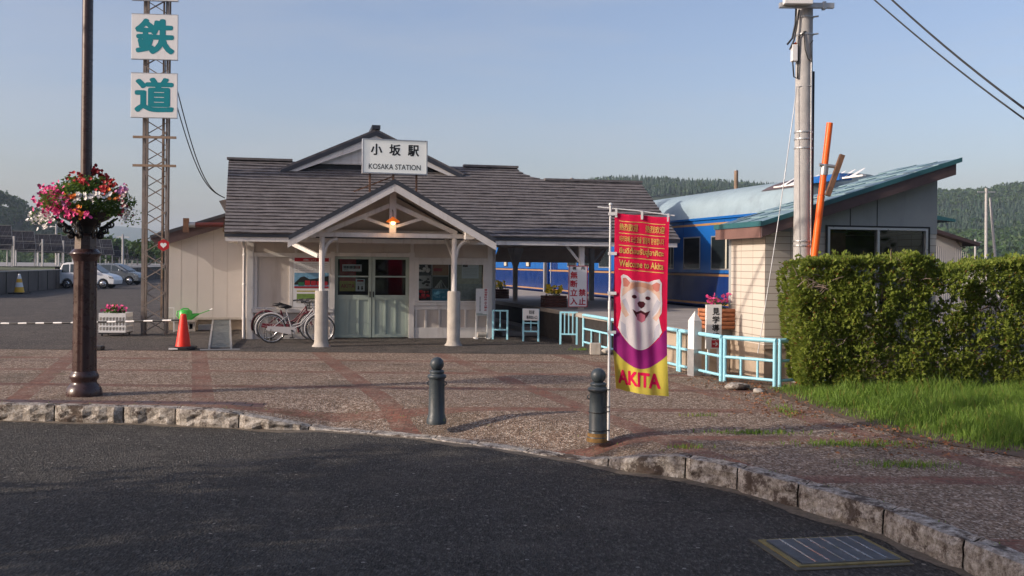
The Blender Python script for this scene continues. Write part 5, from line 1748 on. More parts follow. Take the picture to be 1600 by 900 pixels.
# ------------------------------------------------------------------ street lamp and its flower basket
LP = gd(131.5, 617)
lm = thing('street_lamp', 'tall dark brown fluted lamp post carrying the flower basket at the kerb', 'street lamp', LP)
def zl_(y): return at(131, y, LP.y).z
pp = lambda w: w / FOC * LP.y
fl = lambda i, j: 1.0 - (.07 if j % 4 == 0 else 0)
m = MB(); m.lathe([(.232, -.02), (.236, .03), (.225, .09), (.19, .14), (.165, .17), (.165, .20), (.188, .235), (.19, .27), (.168, .305), (.158, .33)], 32); m.build('base', M['lamp'], lm)
m = MB(); m.lathe([(.158, .331), (.155, .5), (.150, 1.2), (.148, zl_(412)), (.150, zl_(408))], 48, flute=fl); m.build('fluted_shaft', M['lamp'], lm)
m = MB(); m.lathe([(.152, zl_(408)), (.172, zl_(402)), (.200, zl_(398)), (.203, zl_(395.5)), (.18, zl_(393)), (.150, zl_(389))], 32); m.build('capital', M['lamp'], lm)
m = MB(); m.lathe([(.150, zl_(389)), (.142, zl_(370)), (.150, zl_(368)), (.152, zl_(366)), (.10, zl_(364))], 8, smooth=False); m.build('octagonal_collar', M['lamp'], lm)
m = MB(); m.lathe([(.088, zl_(364)), (.086, zl_(340)), (.074, zl_(280)), (.070, zl_(0)), (.06, 6.4)], 24); m.build('pole', M['lamp'], lm)
m = MB(); m.tube([(0, 0, 6.3), (0, 0, 6.6)], .09, 12); m.ball((0, 0, 6.85), .24, 0, 10); m.build('lantern', M['sign_white'], lm)

fb = thing('flower_basket', 'full hanging basket of pink, white and red flowers round the lamp post', 'flower basket', LP + Vector((0, 0, 0)))
zb0 = zl_(372)
m = MB()
m.lathe([(.11, zl_(366)), (.115, zl_(356)), (.15, zl_(350)), (.30, zl_(342)), (.34, zl_(332))], 20)
m.build('bowl', M['iron'], fb)
m = MB()
def scroll(c, r0, a0, turns, dirn, ang):
    pts = []
    for i in range(22):
        t = i / 21
        a = a0 + dirn * t * turns * 6.2832
        r = r0 * (1 - .72 * t)
        x, z = c[0] + r * math.cos(a), c[1] + r * math.sin(a)
        pts.append((x * math.cos(ang), x * math.sin(ang), z))
    m.tube(pts, .013, 6)
for k in range(8):
    ang = 2 * math.pi * k / 8 + .12
    scroll((.245, zl_(360)), .058, 2.6, 1.35, -1, ang)
    scroll((.20, zl_(368)), .046, 2.2, 1.3, 1, ang)
    scroll((.33, zl_(350)), .05, 3.3, 1.2, 1, ang)
    pts = [(.10, zl_(371)), (.16, zl_(366)), (.22, zl_(356)), (.34, zl_(347)), (.42, zl_(340))]
    m.tube([(x * math.cos(ang), x * math.sin(ang), z) for x, z in pts], .013, 6)
m.build('scroll_bracket', M['iron'], fb)
random.seed(51)
zc = zl_(316)
V, F = [], []
def leafquad(q, size):
    a = Vector((random.gauss(0, 1), random.gauss(0, 1), random.gauss(0, .8))).normalized()
    e = a.orthogonal().normalized() * size * .36
    a = a * size
    b = len(V); V.extend([q, q + a * .5 + e, q + a, q + a * .5 - e]); F.append((b, b + 1, b + 2, b + 3))
for k in range(6500):
    a = random.uniform(0, 6.2832); rr = math.sqrt(random.random())
    el = random.uniform(-1, 1)
    R0 = .575 * (1 + .10 * math.sin(3 * a + 1))
    r = R0 * math.sqrt(max(0.03, 1 - el * el * .82)) * random.uniform(.55, 1.05)
    z = zc + (.22 if el > 0 else .20) * el + .05 * mnoise.noise(Vector((math.cos(a) * 3, math.sin(a) * 3, el * 2)))
    if el < -.4: r *= .93
    leafquad(Vector((r * math.cos(a), r * math.sin(a), z)), random.uniform(.025, .055))
for k in range(700):                                    # taller geranium foliage in the middle
    a = random.uniform(0, 6.2832); r = random.uniform(.08, .30)
    leafquad(Vector((r * math.cos(a), r * math.sin(a), zc + .18 + random.uniform(0, .16))), random.uniform(.03, .05))
for k in range(260):                                    # trailing stems at both sides
    a = random.choice((0, math.pi)) + random.gauss(0, .5)
    r = random.uniform(.52, .72)
    leafquad(Vector((r * math.cos(a), r * math.sin(a), zc - random.uniform(.1, .30))), random.uniform(.02, .04))
np_mesh('foliage', V, F, leaf_mat('basket_leaf', (.028, .07, .015), (.085, .15, .035)), fb)
def bw(x, y, dep):                                      # basket frame point seen at this pixel
    return at(x, y, LP.y + dep) - LP
def patch(nn, x0, x1, y0, y1):
    out = []
    for k in range(nn):
        x, y = random.gauss((x0 + x1) / 2, (x1 - x0) / 3.6), random.gauss((y0 + y1) / 2, (y1 - y0) / 3.6)
        u_ = (x - 131) / 72; dep = -.60 * math.sqrt(max(.02, 1 - min(.97, u_ * u_))) - random.uniform(-.02, .05)
        out.append(bw(x, y, dep))
    return out
for P_, r_, mt_ in ((patch(190, 56, 102, 290, 332), .030, 'f_pink'), (patch(20, 98, 120, 326, 346), .028, 'f_pink'), (patch(16, 88, 110, 308, 320), .03, 'f_mauve'), (patch(9, 128, 146, 328, 342), .028, 'f_pink'),
                    (patch(80, 53, 84, 328, 352), .026, 'f_white'), (patch(70, 104, 172, 299, 315), .027, 'f_white'), (patch(30, 186, 207, 316, 347), .022, 'f_white'), (patch(10, 185, 205, 295, 312), .024, 'f_white'),
                    (patch(18, 102, 118, 303, 310), .029, 'f_orange'), (patch(12, 116, 128, 322, 336), .026, 'f_orange'), (patch(10, 172, 194, 296, 324), .026, 'f_orange'), (patch(26, 184, 200, 290, 305), .026, 'f_mauve'), (patch(20, 186, 207, 308, 340), .022, 'f_dark')):
    flowers('flowers', fb, P_, r_, M[mt_])
reds, stems = [], MB()
for (x, y, dep, nn) in ((119, 277, -.2, 16), (131, 284, -.34, 22), (150, 268, .05, 34), (162, 276, .1, 22), (172, 287, -.1, 30), (161, 295, -.35, 34), (110, 290, -.2, 14), (152, 288, .1, 12), (166, 283, .1, 14)):
    c_ = bw(x, y, dep)
    for k in range(nn): reds.append(c_ + Vector((random.gauss(0, .04), random.gauss(0, .035), random.gauss(0, .032))))
    stems.tube([c_ + Vector((0, 0, -.02)), Vector((c_.x * .8, c_.y * .8, zc + .12))], .005, 5)
flowers('flowers', fb, reds, .026, M['f_red'])
for k in range(26):
    c_ = bw(random.uniform(100, 185), random.uniform(276, 300), random.uniform(-.2, .1))
    stems.tube([c_, Vector((c_.x * .8, c_.y * .8, zc + .1))], .004, 4)
stems.build('stem', M['leaf'], fb)

# ------------------------------------------------------------------ lattice sign tower
TW = gd(242, 523)
tw = thing('sign_tower', 'slim rusty lattice tower carrying stacked square railway signs', 'tower', TW, R(5))
def ztw(y): return at(242, y, TW.y).z
hwx, hwy = .27, .11
ZT = 9.5
m = MB()
for i, (sx, sy) in enumerate(((-1, -1), (1, -1), (1, 1), (-1, 1))):
    w_ = .07 if sx < 0 else .042
    m.box(sx * hwx - w_ / 2, sx * hwx + w_ / 2, sy * hwy - w_ / 2, sy * hwy + w_ / 2, 0, ZT)
m.build('leg', M['tower'], tw)
m = MB()
step = .66
k = 0
z = .05
while z < ZT - step:
    zz = z + step / 2
    for sy in (-1, 1):
        y = sy * (hwy + .03)
        flip = (k % 2 == 0)
        a = (-hwx, y, z); b = (hwx, y, z + step / 1.0)
        if sy < 0:
            m.beam((-hwx, y, z), (hwx, y, z + step / 2), .026, .026); m.beam((hwx, y, z + step / 2), (-hwx, y, z + step), .026, .026)
        else:
            m.beam((hwx, y, z), (-hwx, y, z + step / 2), .02, .02); m.beam((-hwx, y, z + step / 2), (hwx, y, z + step), .02, .02)
    z += step; k += 1
m.build('lattice', M['tower'], tw)
m = MB()
for y in (216, 260):
    m.box(-.52, .52, -hwy - .10, -hwy - .06, ztw(y) - .03, ztw(y) + .03)
m.box(.14, .18, -.05, -.02, .4, ZT)
m.build('crossbar', M['wood'], tw)
m = MB(); m.tube([(hwx - .07, 0, .3), (hwx - .09, 0, 5), (hwx - .06, 0, ZT)], .012, 6); m.build('cable', M['black'], tw)
for lab, ch, ya, yb, mt in (('square', '鉄', 27, 96, 'teal_ink'), ('square', '道', 118, 186, 'teal_ink'), ('square', '坂', -64, 5, 'black_ink')):
    z0, z1 = ztw(yb), ztw(ya)
    hw = (z1 - z0) / 2 + .0
    m = MB(); m.box(-.555, .555, -hwy - .17, -hwy - .11, z0, z1)
    pn = m.build('sign_panel', M['sign_white'], tw, bevel=.006)
    m = MB()
    for (a_, b_, c_, d_) in ((-.557, .557, z0 - .012, z0 - .0005), (-.557, .557, z1 + .0005, z1 + .012)): m.box(a_, b_, -hwy - .175, -hwy - .105, c_, d_)
    m.build('rim', M['steel'], pn)
    m = MB(); m.text(ch, -.47, .48, z0 + (.12 if mt == 'teal_ink' else .07), z1 - .10, -hwy - .173, bold=.040); m.build('lettering', M[mt], pn)
q = at(255.5, 383, TW.y - .32)
rs = thing('heart_sign', 'small red hexagonal plate with a white heart on the lattice tower', 'sign', q, R(8))
m = MB(); m.prism([(.15 * math.cos(math.pi / 3 * i + math.pi / 6), .15 * math.sin(math.pi / 3 * i + math.pi / 6)) for i in range(6)], -.01, .01); m.build('plate', M['ink_red'], rs)
m = MB(); m.prism([(.075 * (math.sin(t) ** 3), .075 * (13 * math.cos(t) - 5 * math.cos(2 * t) - 2 * math.cos(3 * t) - math.cos(4 * t)) / 16 + .0) for t in [6.2832 * i / 28 for i in range(28)]], -.014, -.0105); m.build('heart', M['white_ink'], rs)
# service cable from the tower to the station roof
A, B = at(270, 143, TW.y), at(351, 309, 27.2)
m = MB(); 
for off in (0, .12):
    m.tube([A.lerp(B, t) + Vector((off * (1 - t), 0, -1.1 * math.sin(math.pi * t) * .6)) for t in [i / 20 for i in range(21)]], .013, 6)
setp(m.build('service_cable', M['black']), 'pair of thin dark cables hanging from the sign tower to the station roof', 'cable')

# ------------------------------------------------------------------ cones, barrier, watering can, crate
cq = gd(286, 546)
tc = thing('traffic_cone', 'bright red traffic cone with a black base in front of the annex', 'traffic cone', cq, R(8))
m = MB(); m.lathe([(.155, .07), (.148, .1), (.062, .70), (.052, .735), (.040, .74)], 28); m.build('cone', M['red_cone'], tc)
m = MB(); m.zprism([(-.26, -.13), (-.13, -.26), (.13, -.26), (.26, -.13), (.26, .13), (.13, .26), (-.13, .26), (-.26, .13)], 0, .068); m.build('base', M['black'], tc, bevel=.01)
m = MB(); m.box(-.24, -.06, -.262, -.2605, .02, .05); m.build('reflector', M['white_ink'], tc)
cy = gd(30, 459)
tc2 = thing('traffic_cone', 'yellow and white traffic cone far off by the retaining wall', 'traffic cone', cy)
m = MB(); m.lathe([(.26, .08), (.2, .36)], 20); m.lathe([(.155, .60), (.115, .80)], 20); m.build('cone', M['yellow'], tc2)
m = MB(); m.lathe([(.2, .36), (.155, .60)], 20); m.lathe([(.115, .80), (.05, 1.05), (.04, 1.06)], 20); m.build('white_band', M['sign_white'], tc2)
m = MB(); m.box(-.4, .4, -.4, .4, 0, .07); m.build('base', M['black'], tc2)
# striped barrier bar held by the red cone and a weight at the far left
def bar(lab, A, B, n, sag):
    o = thing('barrier_bar', lab, 'barrier', A, 0)
    P = [Vector(A).lerp(Vector(B), i / n) - Vector(A) + Vector((0, 0, -sag * math.sin(math.pi * i / n))) for i in range(n + 1)]
    for c_ in (0, 1):
        m = MB()
        for i in range(c_, n, 2): m.tube([P[i], P[i].lerp(P[i + 1], .5), P[i + 1]], .022 if c_ == 0 else .018, 8)
        m.build('stripe', M['black_paint'] if c_ == 0 else M['white_clean'], o)
bar('black and white striped barrier rope stretching left from the red cone', at(283, 500, cq.y + .05), at(-130, 505, cq.y + 1.5), 30, .03)
q = gd(153, 547); m = MB(); m.box(-.11, .11, -.09, .09, 0, .09); o = m.build('rubber_weight', M['black'], None, bevel=.02); o.location = q; setp(o, 'small black rubber weight on the paving just right of the lamp post', 'weight')
# concrete slab with blocks by the annex wall, watering can on it
Ma = Matrix.Translation(BO) @ Matrix.Rotation(TH, 4, 'Z')
u0_, u1_ = fac(268, 505, 2.75)[0], fac(306, 505, 2.75)[0]
zt_s = fac(290, 500, 2.75)[1]
cb = thing('block_shelf', 'low concrete slab on hollow blocks against the annex wall', 'shelf', Ma @ Vector(((u0_ + u1_) / 2, 2.75, 0)), TH)
w2 = (u1_ - u0_) / 2
m = MB(); m.box(-w2, w2, -.02, .4, zt_s - .06, zt_s); m.build('slab', M['concrete'], cb, bevel=.008)
m = MB(); m.box(-w2 + .04, w2 - .36, .02, .34, 0, zt_s - .061)
xb = w2 - .36
for (a_, b_) in ((xb + .001, xb + .06), (xb + .15, xb + .19), (xb + .28, xb + .34)): m.box(a_, b_, .02, .30, .06, .20)
m.box(xb + .001, xb + .34, .02, .30, 0, .0595); m.box(xb + .001, xb + .34, .02, .30, .2005, zt_s - .061)
m.build('hollow_block', M['concrete'], cb)
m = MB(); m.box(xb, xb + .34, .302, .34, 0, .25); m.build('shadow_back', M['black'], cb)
wc = thing('watering_can', 'green plastic watering can with a long spout on the concrete slab', 'watering can', Ma @ Vector((fac(290, 500, 2.9)[0], 2.9, zt_s)), TH + R(2))
m = MB()
m.lathe([(.17, 0), (.175, .02), (.165, .22), (.12, .255), (.10, .26)], 24, 0, Matrix.Diagonal((1, .72, 1, 1)))
m.build('body', M['green_can'], wc)
m = MB(); m.tube([(.12, 0, .07), (.24, 0, .12), (.34, 0, .15)], [.09, .05, .018], 12); m.tube([(.34, 0, .15), (.62, 0, .255)], .011, 8); m.build('spout', M['green_can'], wc)
m = MB(); m.tube([(.60, 0, .25), (.67, 0, .27)], [.018, .03], 10); m.build('rose', M['sign_white'], wc)
m = MB(); m.tube([(.10, 0, .24), (.06, 0, .29), (-.06, 0, .295), (-.12, 0, .25)], .016, 8); m.tube([(-.15, 0, .23), (-.21, 0, .22), (-.215, 0, .10), (-.165, 0, .05)], .015, 8); m.build('handle', M['green_can'], wc)
a, b = fac(310, 509, 3.0), fac(336, 509, 3.0)
o = thing('metal_duct', 'short ribbed metal duct lying at the foot of the annex wall', 'duct', Ma @ Vector(((a[0] + b[0]) / 2, 3.05, 0)), TH)
w2 = (b[0] - a[0]) / 2
m = MB(); m.box(-w2, w2, -.1, .2, .02, .16); [m.box(-w2, w2, -.115, -.101, z_, z_ + .02) for z_ in (.05, .09, .13)]; m.build('casing', M['steel'], o)
a = fac(266, 500, 2.6)
o = thing('post_frame', 'thin white metal frame standing by the left end of the annex', 'frame', Ma @ Vector((a[0], 2.6, 0)), TH)
m = MB(); zz = fac(266, 480, 2.6)[1]
for x in (-.07, .09): m.box(x - .015, x + .015, -.015, .015, 0, zz)
m.box(-.055, .075, -.012, .012, zz - .03, zz); m.box(-.055, .075, -.012, .012, .28, .31); m.build('post', M['white_clean'], o)
# metal loading ramp
a, b = gd(346, 515), gd(344, 546)
o = thing('loading_ramp', 'narrow perforated metal ramp leading up to the annex wall', 'ramp', b, math.atan2(-(a.x - b.x), a.y - b.y))
L = (a - b).length
m = MB()
for s_ in (-1, 1): m.prism([(s_ * .22 - .02, 0), (s_ * .22 + .02, 0), (s_ * .22 + .02, .06), (s_ * .22 - .02, .06)], 0, L)
for v_ in m.v: pass
m.v = [(x, y, z + .22 * y / L) for x, y, z in m.v]
m.build('side_rail', M['steel'], o)
m = MB()
for i in range(26):
    y = L * (i + .5) / 26; z = .03 + .22 * y / L
    m.box(-.198, .198, y - .03, y + .03, z, z + .02)
m.build('tread', pm('dull_aluminium', (.30, .33, .33), .5, metal=.5, var=.25, vs=9), o)
m = MB(); m.box(-.4, .4, -.12, .0, .0, .012); m.build('foot_plate', M['steel'], o)
# crate planter with pink flowers
q = gd(181, 524)
cp = thing('crate_planter', 'white slatted crate of pink flowers on small wheels beside the tower', 'planter', q, R(6))
w2, z0, z1 = .315, .09, .56
m = MB()
for (x0, x1, y0, y1) in ((-w2, w2, -w2, -w2 + .015), (-w2, w2, w2 - .015, w2), (-w2, -w2 + .015, -w2 + .016, w2 - .016), (w2 - .015, w2, -w2 + .016, w2 - .016)):
    for (a_, b_) in ((z0, z0 + .05), (z0 + .13, z0 + .17), (z0 + .25, z0 + .29), (z1 - .1, z1)): m.box(x0, x1, y0, y1, a_, b_)
for i in range(9):
    x = -w2 + .01 + (2 * w2 - .02) * i / 8
    for (a_, b_) in ((z0 + .05, z0 + .13), (z0 + .17, z0 + .25), (z0 + .29, z1 - .1)):
        m.box(x - .014, x + .014, -w2 + .002, -w2 + .013, a_, b_); m.box(w2 - .013, w2 - .002, x - .014, x + .014, a_, b_)
        m.beam((x - .02, -w2 + .007, a_), (x + .02, -w2 + .007, b_), .01, .012)
m.build('crate', M['white_clean'], cp)
m = MB(); m.box(-w2 + .03, w2 - .03, -w2 + .03, w2 - .03, z0, z1 - .06); m.build('liner', M['concrete'], cp)
m = MB(); m.box(-w2, w2, -w2, w2, .06, .088)
m.build('dolly', M['black'], cp)
for sx in (-1, 1):
    for sy in (-1, 1):
        m = MB(); m.tube([(sx * .25 - .015, sy * .25, .03), (sx * .25 + .015, sy * .25, .03)], .03, 12); m.build('castor', M['black'], cp)
random.seed(61)
leafball('foliage', cp, (0, -.05, z1 + .05), (.24, .24, .12), 420, .06, M['leaf'])
flowers('flowers', cp, [((random.gauss(0, .12)), random.gauss(-.1, .1), z1 + .05 + random.uniform(0, .13)) for k in range(60)], .036, M['f_pink'], out=(0, -.8, .7))

# ------------------------------------------------------------------ bollards
def bollard(pos, lab, rusty=False):
    o = thing('bollard', lab, 'bollard', pos, 0, 'round topped bollards at the plaza edge')
    m = MB(); m.lathe([(.118, -.02), (.118, .035), (.108, .05), (.108, .075), (.098, .09), (.092, .50), (.096, .515)], 28); m.build('shaft', M['bollard'], o)
    m = MB(); m.lathe([(.096, .5155), (.112, .525), (.114, .545), (.108, .56), (.084, .57), (.084, .585), (.09, .592), (.09, .606), (.07, .62)], 28); m.build('collar', M['bollard'], o)
    m = MB(); m.ball((0, 0, .69), .083, 0, 14); m.build('ball', M['bollard'], o)
    m = MB()
    for s_ in (-1, 1): m.tube([(s_ * (.094 + .022 * math.cos(t)), 0, .46 + .022 * math.sin(t)) for t in [6.2832 * i / 12 for i in range(12)]], .006, 6, closed=True)
    m.build('chain_eye', M['bollard'], o)
    if rusty:
        m = MB()
        for z_ in (.54, .30, .105): m.tube([((.102 + (.012 if z_ > .5 else 0)) * math.cos(t), (.102 + (.012 if z_ > .5 else 0)) * math.sin(t), z_) for t in [6.2832 * i / 20 for i in range(20)]], .005, 6, closed=True)
        m.build('cable_tie', M['black'], o)
        m = MB(); m.lathe([(.121, -.015), (.121, .02), (.110, .055), (.1085, .078)], 28); m.build('base_ring', pm('ochre_rust', (.18, .10, .03), .85, var=.4, vs=15), o)
    return o
def plaza_pt(x, y, z): return gd(x, y, z)
B1 = plaza_pt(682, 659, -.045); B2 = plaza_pt(934, 687, -.04)
bollard(B1, 'slate grey bollard standing alone in the middle of the plaza edge')
bollard(B2, 'slate grey bollard with black ties holding the banner pole', True)

# ------------------------------------------------------------------ Akita banner
NP = plaza_pt(950.5, 688, -.03)
nb = thing('nobori_banner', 'tall crimson banner with a smiling dog and AKITA tied to the bollard', 'banner', NP, R(-4))
zn = lambda y: at(951, y, NP.y).z - NP.z
Z_T = zn(321)
m = MB(); m.tube([(0, 0, 0), (0, 0, zn(480))], .014, 10); m.tube([(0, 0, zn(480)), (0, 0, Z_T)], .0115, 10); m.tube([(0, 0, zn(484)), (0, 0, zn(470))], .017, 10); m.ball((0, 0, Z_T + .01), .02, 0, 8)
m.build('pole', M['white_clean'], nb)
m = MB(); m.tube([(-.14, -.0, zn(323.5)), (.28, .0, zn(329)), (.68, .0, zn(336.5))], .007, 8); m.build('crossbar', M['white_clean'], nb)
CX0, CX1 = .045, .625
CZ1, CZ0 = zn(332), zn(610)
def cloth(x, z):
    t = (z - CZ0) / (CZ1 - CZ0); s_ = (x - CX0) / (CX1 - CX0)
    y = .020 * math.sin(9 * s_ + 2.2 * math.sin(2.1 * t)) * (1.15 - .6 * t) + .009 * math.sin(25 * s_ + 4 * t) * (1 - t * .5)
    low = max(0, .22 - t) / .22
    y += .055 * low * math.sin(5.2 * s_ + .6) - .03 * low
    corner = max(0, 1 - s_ / .22) * low
    sag = -.045 * s_ * 1.0 - .010 * math.sin(math.pi * min(1, max(0, (s_ * 2) % 1))) * (t ** 6) 
    return Vector((x + .012 * low * math.sin(7 * s_) - .016 * math.sin(math.pi * t) * s_ + .03 * corner, y - .05 * corner, z + sag + .03 * corner))
def surf(name, V2, F2, off, mat, parent):
    bm = bmesh.new()
    vs = [bm.verts.new((v_[0], v_[2] if len(v_) > 2 else 0, v_[1])) for v_ in V2]
    for f in F2:
        try: bm.faces.new([vs[i] for i in f])
        except ValueError: pass
    xs = [v[0] for v in V2]; zs = [v[1] for v in V2]
    for k in range(1, 30):
        x = CX0 + (CX1 - CX0) * k / 30
        if min(xs) < x < max(xs): bmesh.ops.bisect_plane(bm, geom=bm.verts[:] + bm.edges[:] + bm.faces[:], plane_co=(x, 0, 0), plane_no=(1, 0, 0))
    for k in range(1, 60):
        z = CZ0 + (CZ1 - CZ0) * k / 60
        if min(zs) < z < max(zs): bmesh.ops.bisect_plane(bm, geom=bm.verts[:] + bm.edges[:] + bm.faces[:], plane_co=(0, 0, z), plane_no=(0, 0, 1))
    for v in bm.verts:
        q = cloth(v.co.x, v.co.z); v.co = q + Vector((0, -off - v.co.y, 0))
    me = bpy.data.meshes.new(name); bm.to_mesh(me); bm.free()
    me.materials.append(mat)
    for p_ in me.polygons: p_.use_smooth = True
    o = bpy.data.objects.new(name, me); col.objects.link(o); o.parent = parent
    return o
def cloth_mat(nm, c, trans=.3):
    n = NT(nm)
    cc = n.ramp(n.noise(7, None, 4), (.3, scl(c, .93)), (.7, scl(c, 1.05)))
    n.set(Base_Color=cc, Roughness=.7, Specular_IOR_Level=.2)
    n.bump(n.noise(9.0, None, 5, .6), .25, .02)
    tl = n.n('BsdfTranslucent', Color=cc); mx = n.n('MixShader', i0=trans)
    n.put(mx.inputs[1], n.b.outputs[0]); n.put(mx.inputs[2], tl)
    n.t.links.new(mx.outputs[0], n.out.inputs[0])
    return n.mat
for nm, c in dict(c_red=(.76, .012, .075), c_gold=(.82, .58, .17), c_purple=(.36, .022, .22), c_lime=(.72, .64, .10), c_white=(.80, .79, .82), c_tan=(.76, .42, .28), c_tan2=(.80, .58, .47), c_shade=(.60, .60, .68), c_ear=(.66, .25, .20), c_dark=(.10, .02, .03), c_tongue=(.75, .22, .30), c_pink=(.80, .012, .10)).items():
    M[nm] = cloth_mat('banner_' + nm[2:], c)
# picture coordinates of the photograph's banner -> cloth coordinates
def bx(x, y):
    r_ = at(x, y, NP.y)
    return None
def Q(x, y):                       # x 957..1043, y 332..613 (edges slanted a little)
    return (CX0 + (x - 957) / (1043 - 957) * (CX1 - CX0), CZ1 - (y - 332) / (610 - 332) * (CZ1 - CZ0))
def poly(name, pts, off, mat): 
    P = [Q(*p_) for p_ in pts]
    return surf(name, P, [tuple(range(len(P)))], off, M[mat], nb_c)
nx, nz = 30, 60
Vc = [(CX0 + (CX1 - CX0) * i / nx, CZ0 + (CZ1 - CZ0) * j / nz) for j in range(nz + 1) for i in range(nx + 1)]
Fc = [(j * (nx + 1) + i, j * (nx + 1) + i + 1, (j + 1) * (nx + 1) + i + 1, (j + 1) * (nx + 1) + i) for j in range(nz) for i in range(nx)]
nb_c = surf('cloth', Vc, Fc, 0, M['c_red'], nb)
# lime foot, purple crescent, dog
arc = lambda x0, x1, ym, ye, n=16: [(x0 + (x1 - x0) * i / n, ye + (ym - ye) * math.sin(math.pi * i / n) ** .9) for i in range(n + 1)]
poly('foot_panel', arc(957, 1043, 570, 545) + [(1043, 610), (957, 610)], .0010, 'c_lime')
poly('crescent', [(957, 506), (962, 513)] + arc(962, 1038, 543, 511)[1:-1] + [(1038, 511), (1043, 506), (1043, 547)] + list(reversed(arc(957, 1043, 572, 546)))[1:-1] + [(957, 546)], .0016, 'c_purple')
body = [(964, 511), (967, 495), (969, 480), (967, 462), (968, 448), (969, 440), (968, 430), (972, 427), (979, 429), (986, 435), (1000, 435), (1013, 436), (1022, 432), (1030, 430), (1034, 436), (1034, 452), (1035, 468), (1034, 482), (1030, 490), (1033, 505), (1035, 512)]
poly('dog_picture', body + list(reversed(arc(964, 1035, 543, 512)))[1:-1], .0022, 'c_white')
poly('dog_patch', [(970, 462), (971, 450), (977, 441), (987, 437), (1000, 437), (1014, 438), (1024, 441), (1031, 450), (1031, 464), (1025, 455), (1017, 450), (1011, 448), (1006, 453), (1000, 455), (994, 452), (989, 448), (981, 452)], .0028, 'c_tan2')
poly('dog_patch', [(982, 449), (984, 440), (993, 438), (1008, 438), (1019, 441), (1022, 450), (1014, 447), (1000, 444), (990, 446)], .0034, 'c_tan')
for P in ([(972, 446), (971, 433), (976, 432), (983, 439), (979, 446)], [(1020, 446), (1018, 440), (1026, 435), (1031, 437), (1030, 448), (1026, 450)]): poly('dog_patch', P, .0034, 'c_ear')
for P in ([(969, 468), (975, 478), (982, 490), (976, 494), (969, 484)], [(1033, 472), (1028, 482), (1020, 492), (1026, 496), (1032, 486)]): poly('dog_patch', P, .0030, 'c_tan2')
for P in ([(970, 468), (976, 464), (982, 476), (984, 488), (975, 480)], [(1032, 466), (1027, 462), (1021, 474), (1018, 490), (1026, 482)], [(968, 500), (976, 505), (980, 528), (970, 520)], [(1031, 498), (1024, 505), (1020, 528), (1031, 520)]): poly('dog_patch', P, .0026, 'c_shade')
el = lambda cx_, cy_, rx, ry, n=14: [(cx_ + rx * math.cos(6.2832 * i / n), cy_ + ry * math.sin(6.2832 * i / n)) for i in range(n)]
for cx_ in (990, 1012): poly('dog_eye', el(cx_, 460.5 + (cx_ - 990) * .03, 4.2, 3.0), .0036, 'c_dark')
poly('dog_nose', [(995, 470), (998, 467), (1005, 467), (1008, 470), (1006, 475), (1001.5, 478), (997, 475)], .0040, 'c_dark')
poly('dog_mouth', [(987, 480), (994, 484), (1001, 481), (1008, 484), (1016, 480.5), (1012, 488), (1007, 495), (996, 494.5), (991, 488)], .0036, 'c_dark')
poly('dog_tongue', [(994, 488), (1001, 485), (1008, 488), (1008, 496), (1002, 500), (995, 496)], .0042, 'c_tongue')
for y in (343, 362, 381, 400, 419): poly('rule', [(964, y), (1037, y), (1037, y + 1.3), (964, y + 1.3)], .0015, 'c_gold')
def btext(s_, x0, x1, y0, y1, mat, bold, off=.0022):
    vs, fs = text_mesh(s_, bold)
    a = np.array(vs); lo, hi = a.min(0), a.max(0)
    P = [Q(x0 + (p_[0] - lo[0]) / (hi[0] - lo[0]) * (x1 - x0), y1 - (p_[1] - lo[1]) / (hi[1] - lo[1]) * (y1 - y0)) + (p_[2],) for p_ in vs]
    return surf('lettering', P, fs, off, M[mat], nb_c)
btext('熱烈歡迎', 965, 994, 347, 358.5, 'c_gold', .018); btext('熱烈欢迎', 1006, 1036, 347, 358.5, 'c_gold', .018)
btext('아키타에 오신 것을 열렬히 환영합니다', 965, 1036, 366.5, 376.5, 'c_gold', .016)
btext('ยินดีต้อนรับสู่อาคิตะ', 965, 1036, 384, 397, 'c_gold', .03)
btext('Welcome to Akita', 965, 1036, 404.5, 415, 'c_gold', .025)
btext('AKITA', 962, 1032, 577, 600, 'c_pink', .045)
m = MB()
for (x, y) in ((957, 334), (957, 396), (957, 458), (957, 519)):
    z_ = zn(y) - .0; m = MB(); m.box(-.022, CX0 + .025, -.016, -.012, z_ - .016, z_ + .016); m.box(-.022, -.0165, -.0119, .02, z_ - .016, z_ + .016); m.build('loop', M['sign_white'], nb)
for x_ in (.06, .335, .612):
    m = MB(); m.box(x_ - .012, x_ + .012, -.012, -.008, CZ1 - .05 - .045 * (x_ - CX0) / .58, CZ1 + .05 - .06 * (x_ - CX0) / .58); m.build('loop', M['sign_white'], nb)
m = MB()
for z_ in (.545, .31, .11, .36): m.tube([(.022 * math.cos(t) - .01, .022 * math.sin(t), z_) for t in [6.2832 * i / 10 for i in range(10)]], .005, 5, closed=True)
m.build('tie', M['black'], nb)

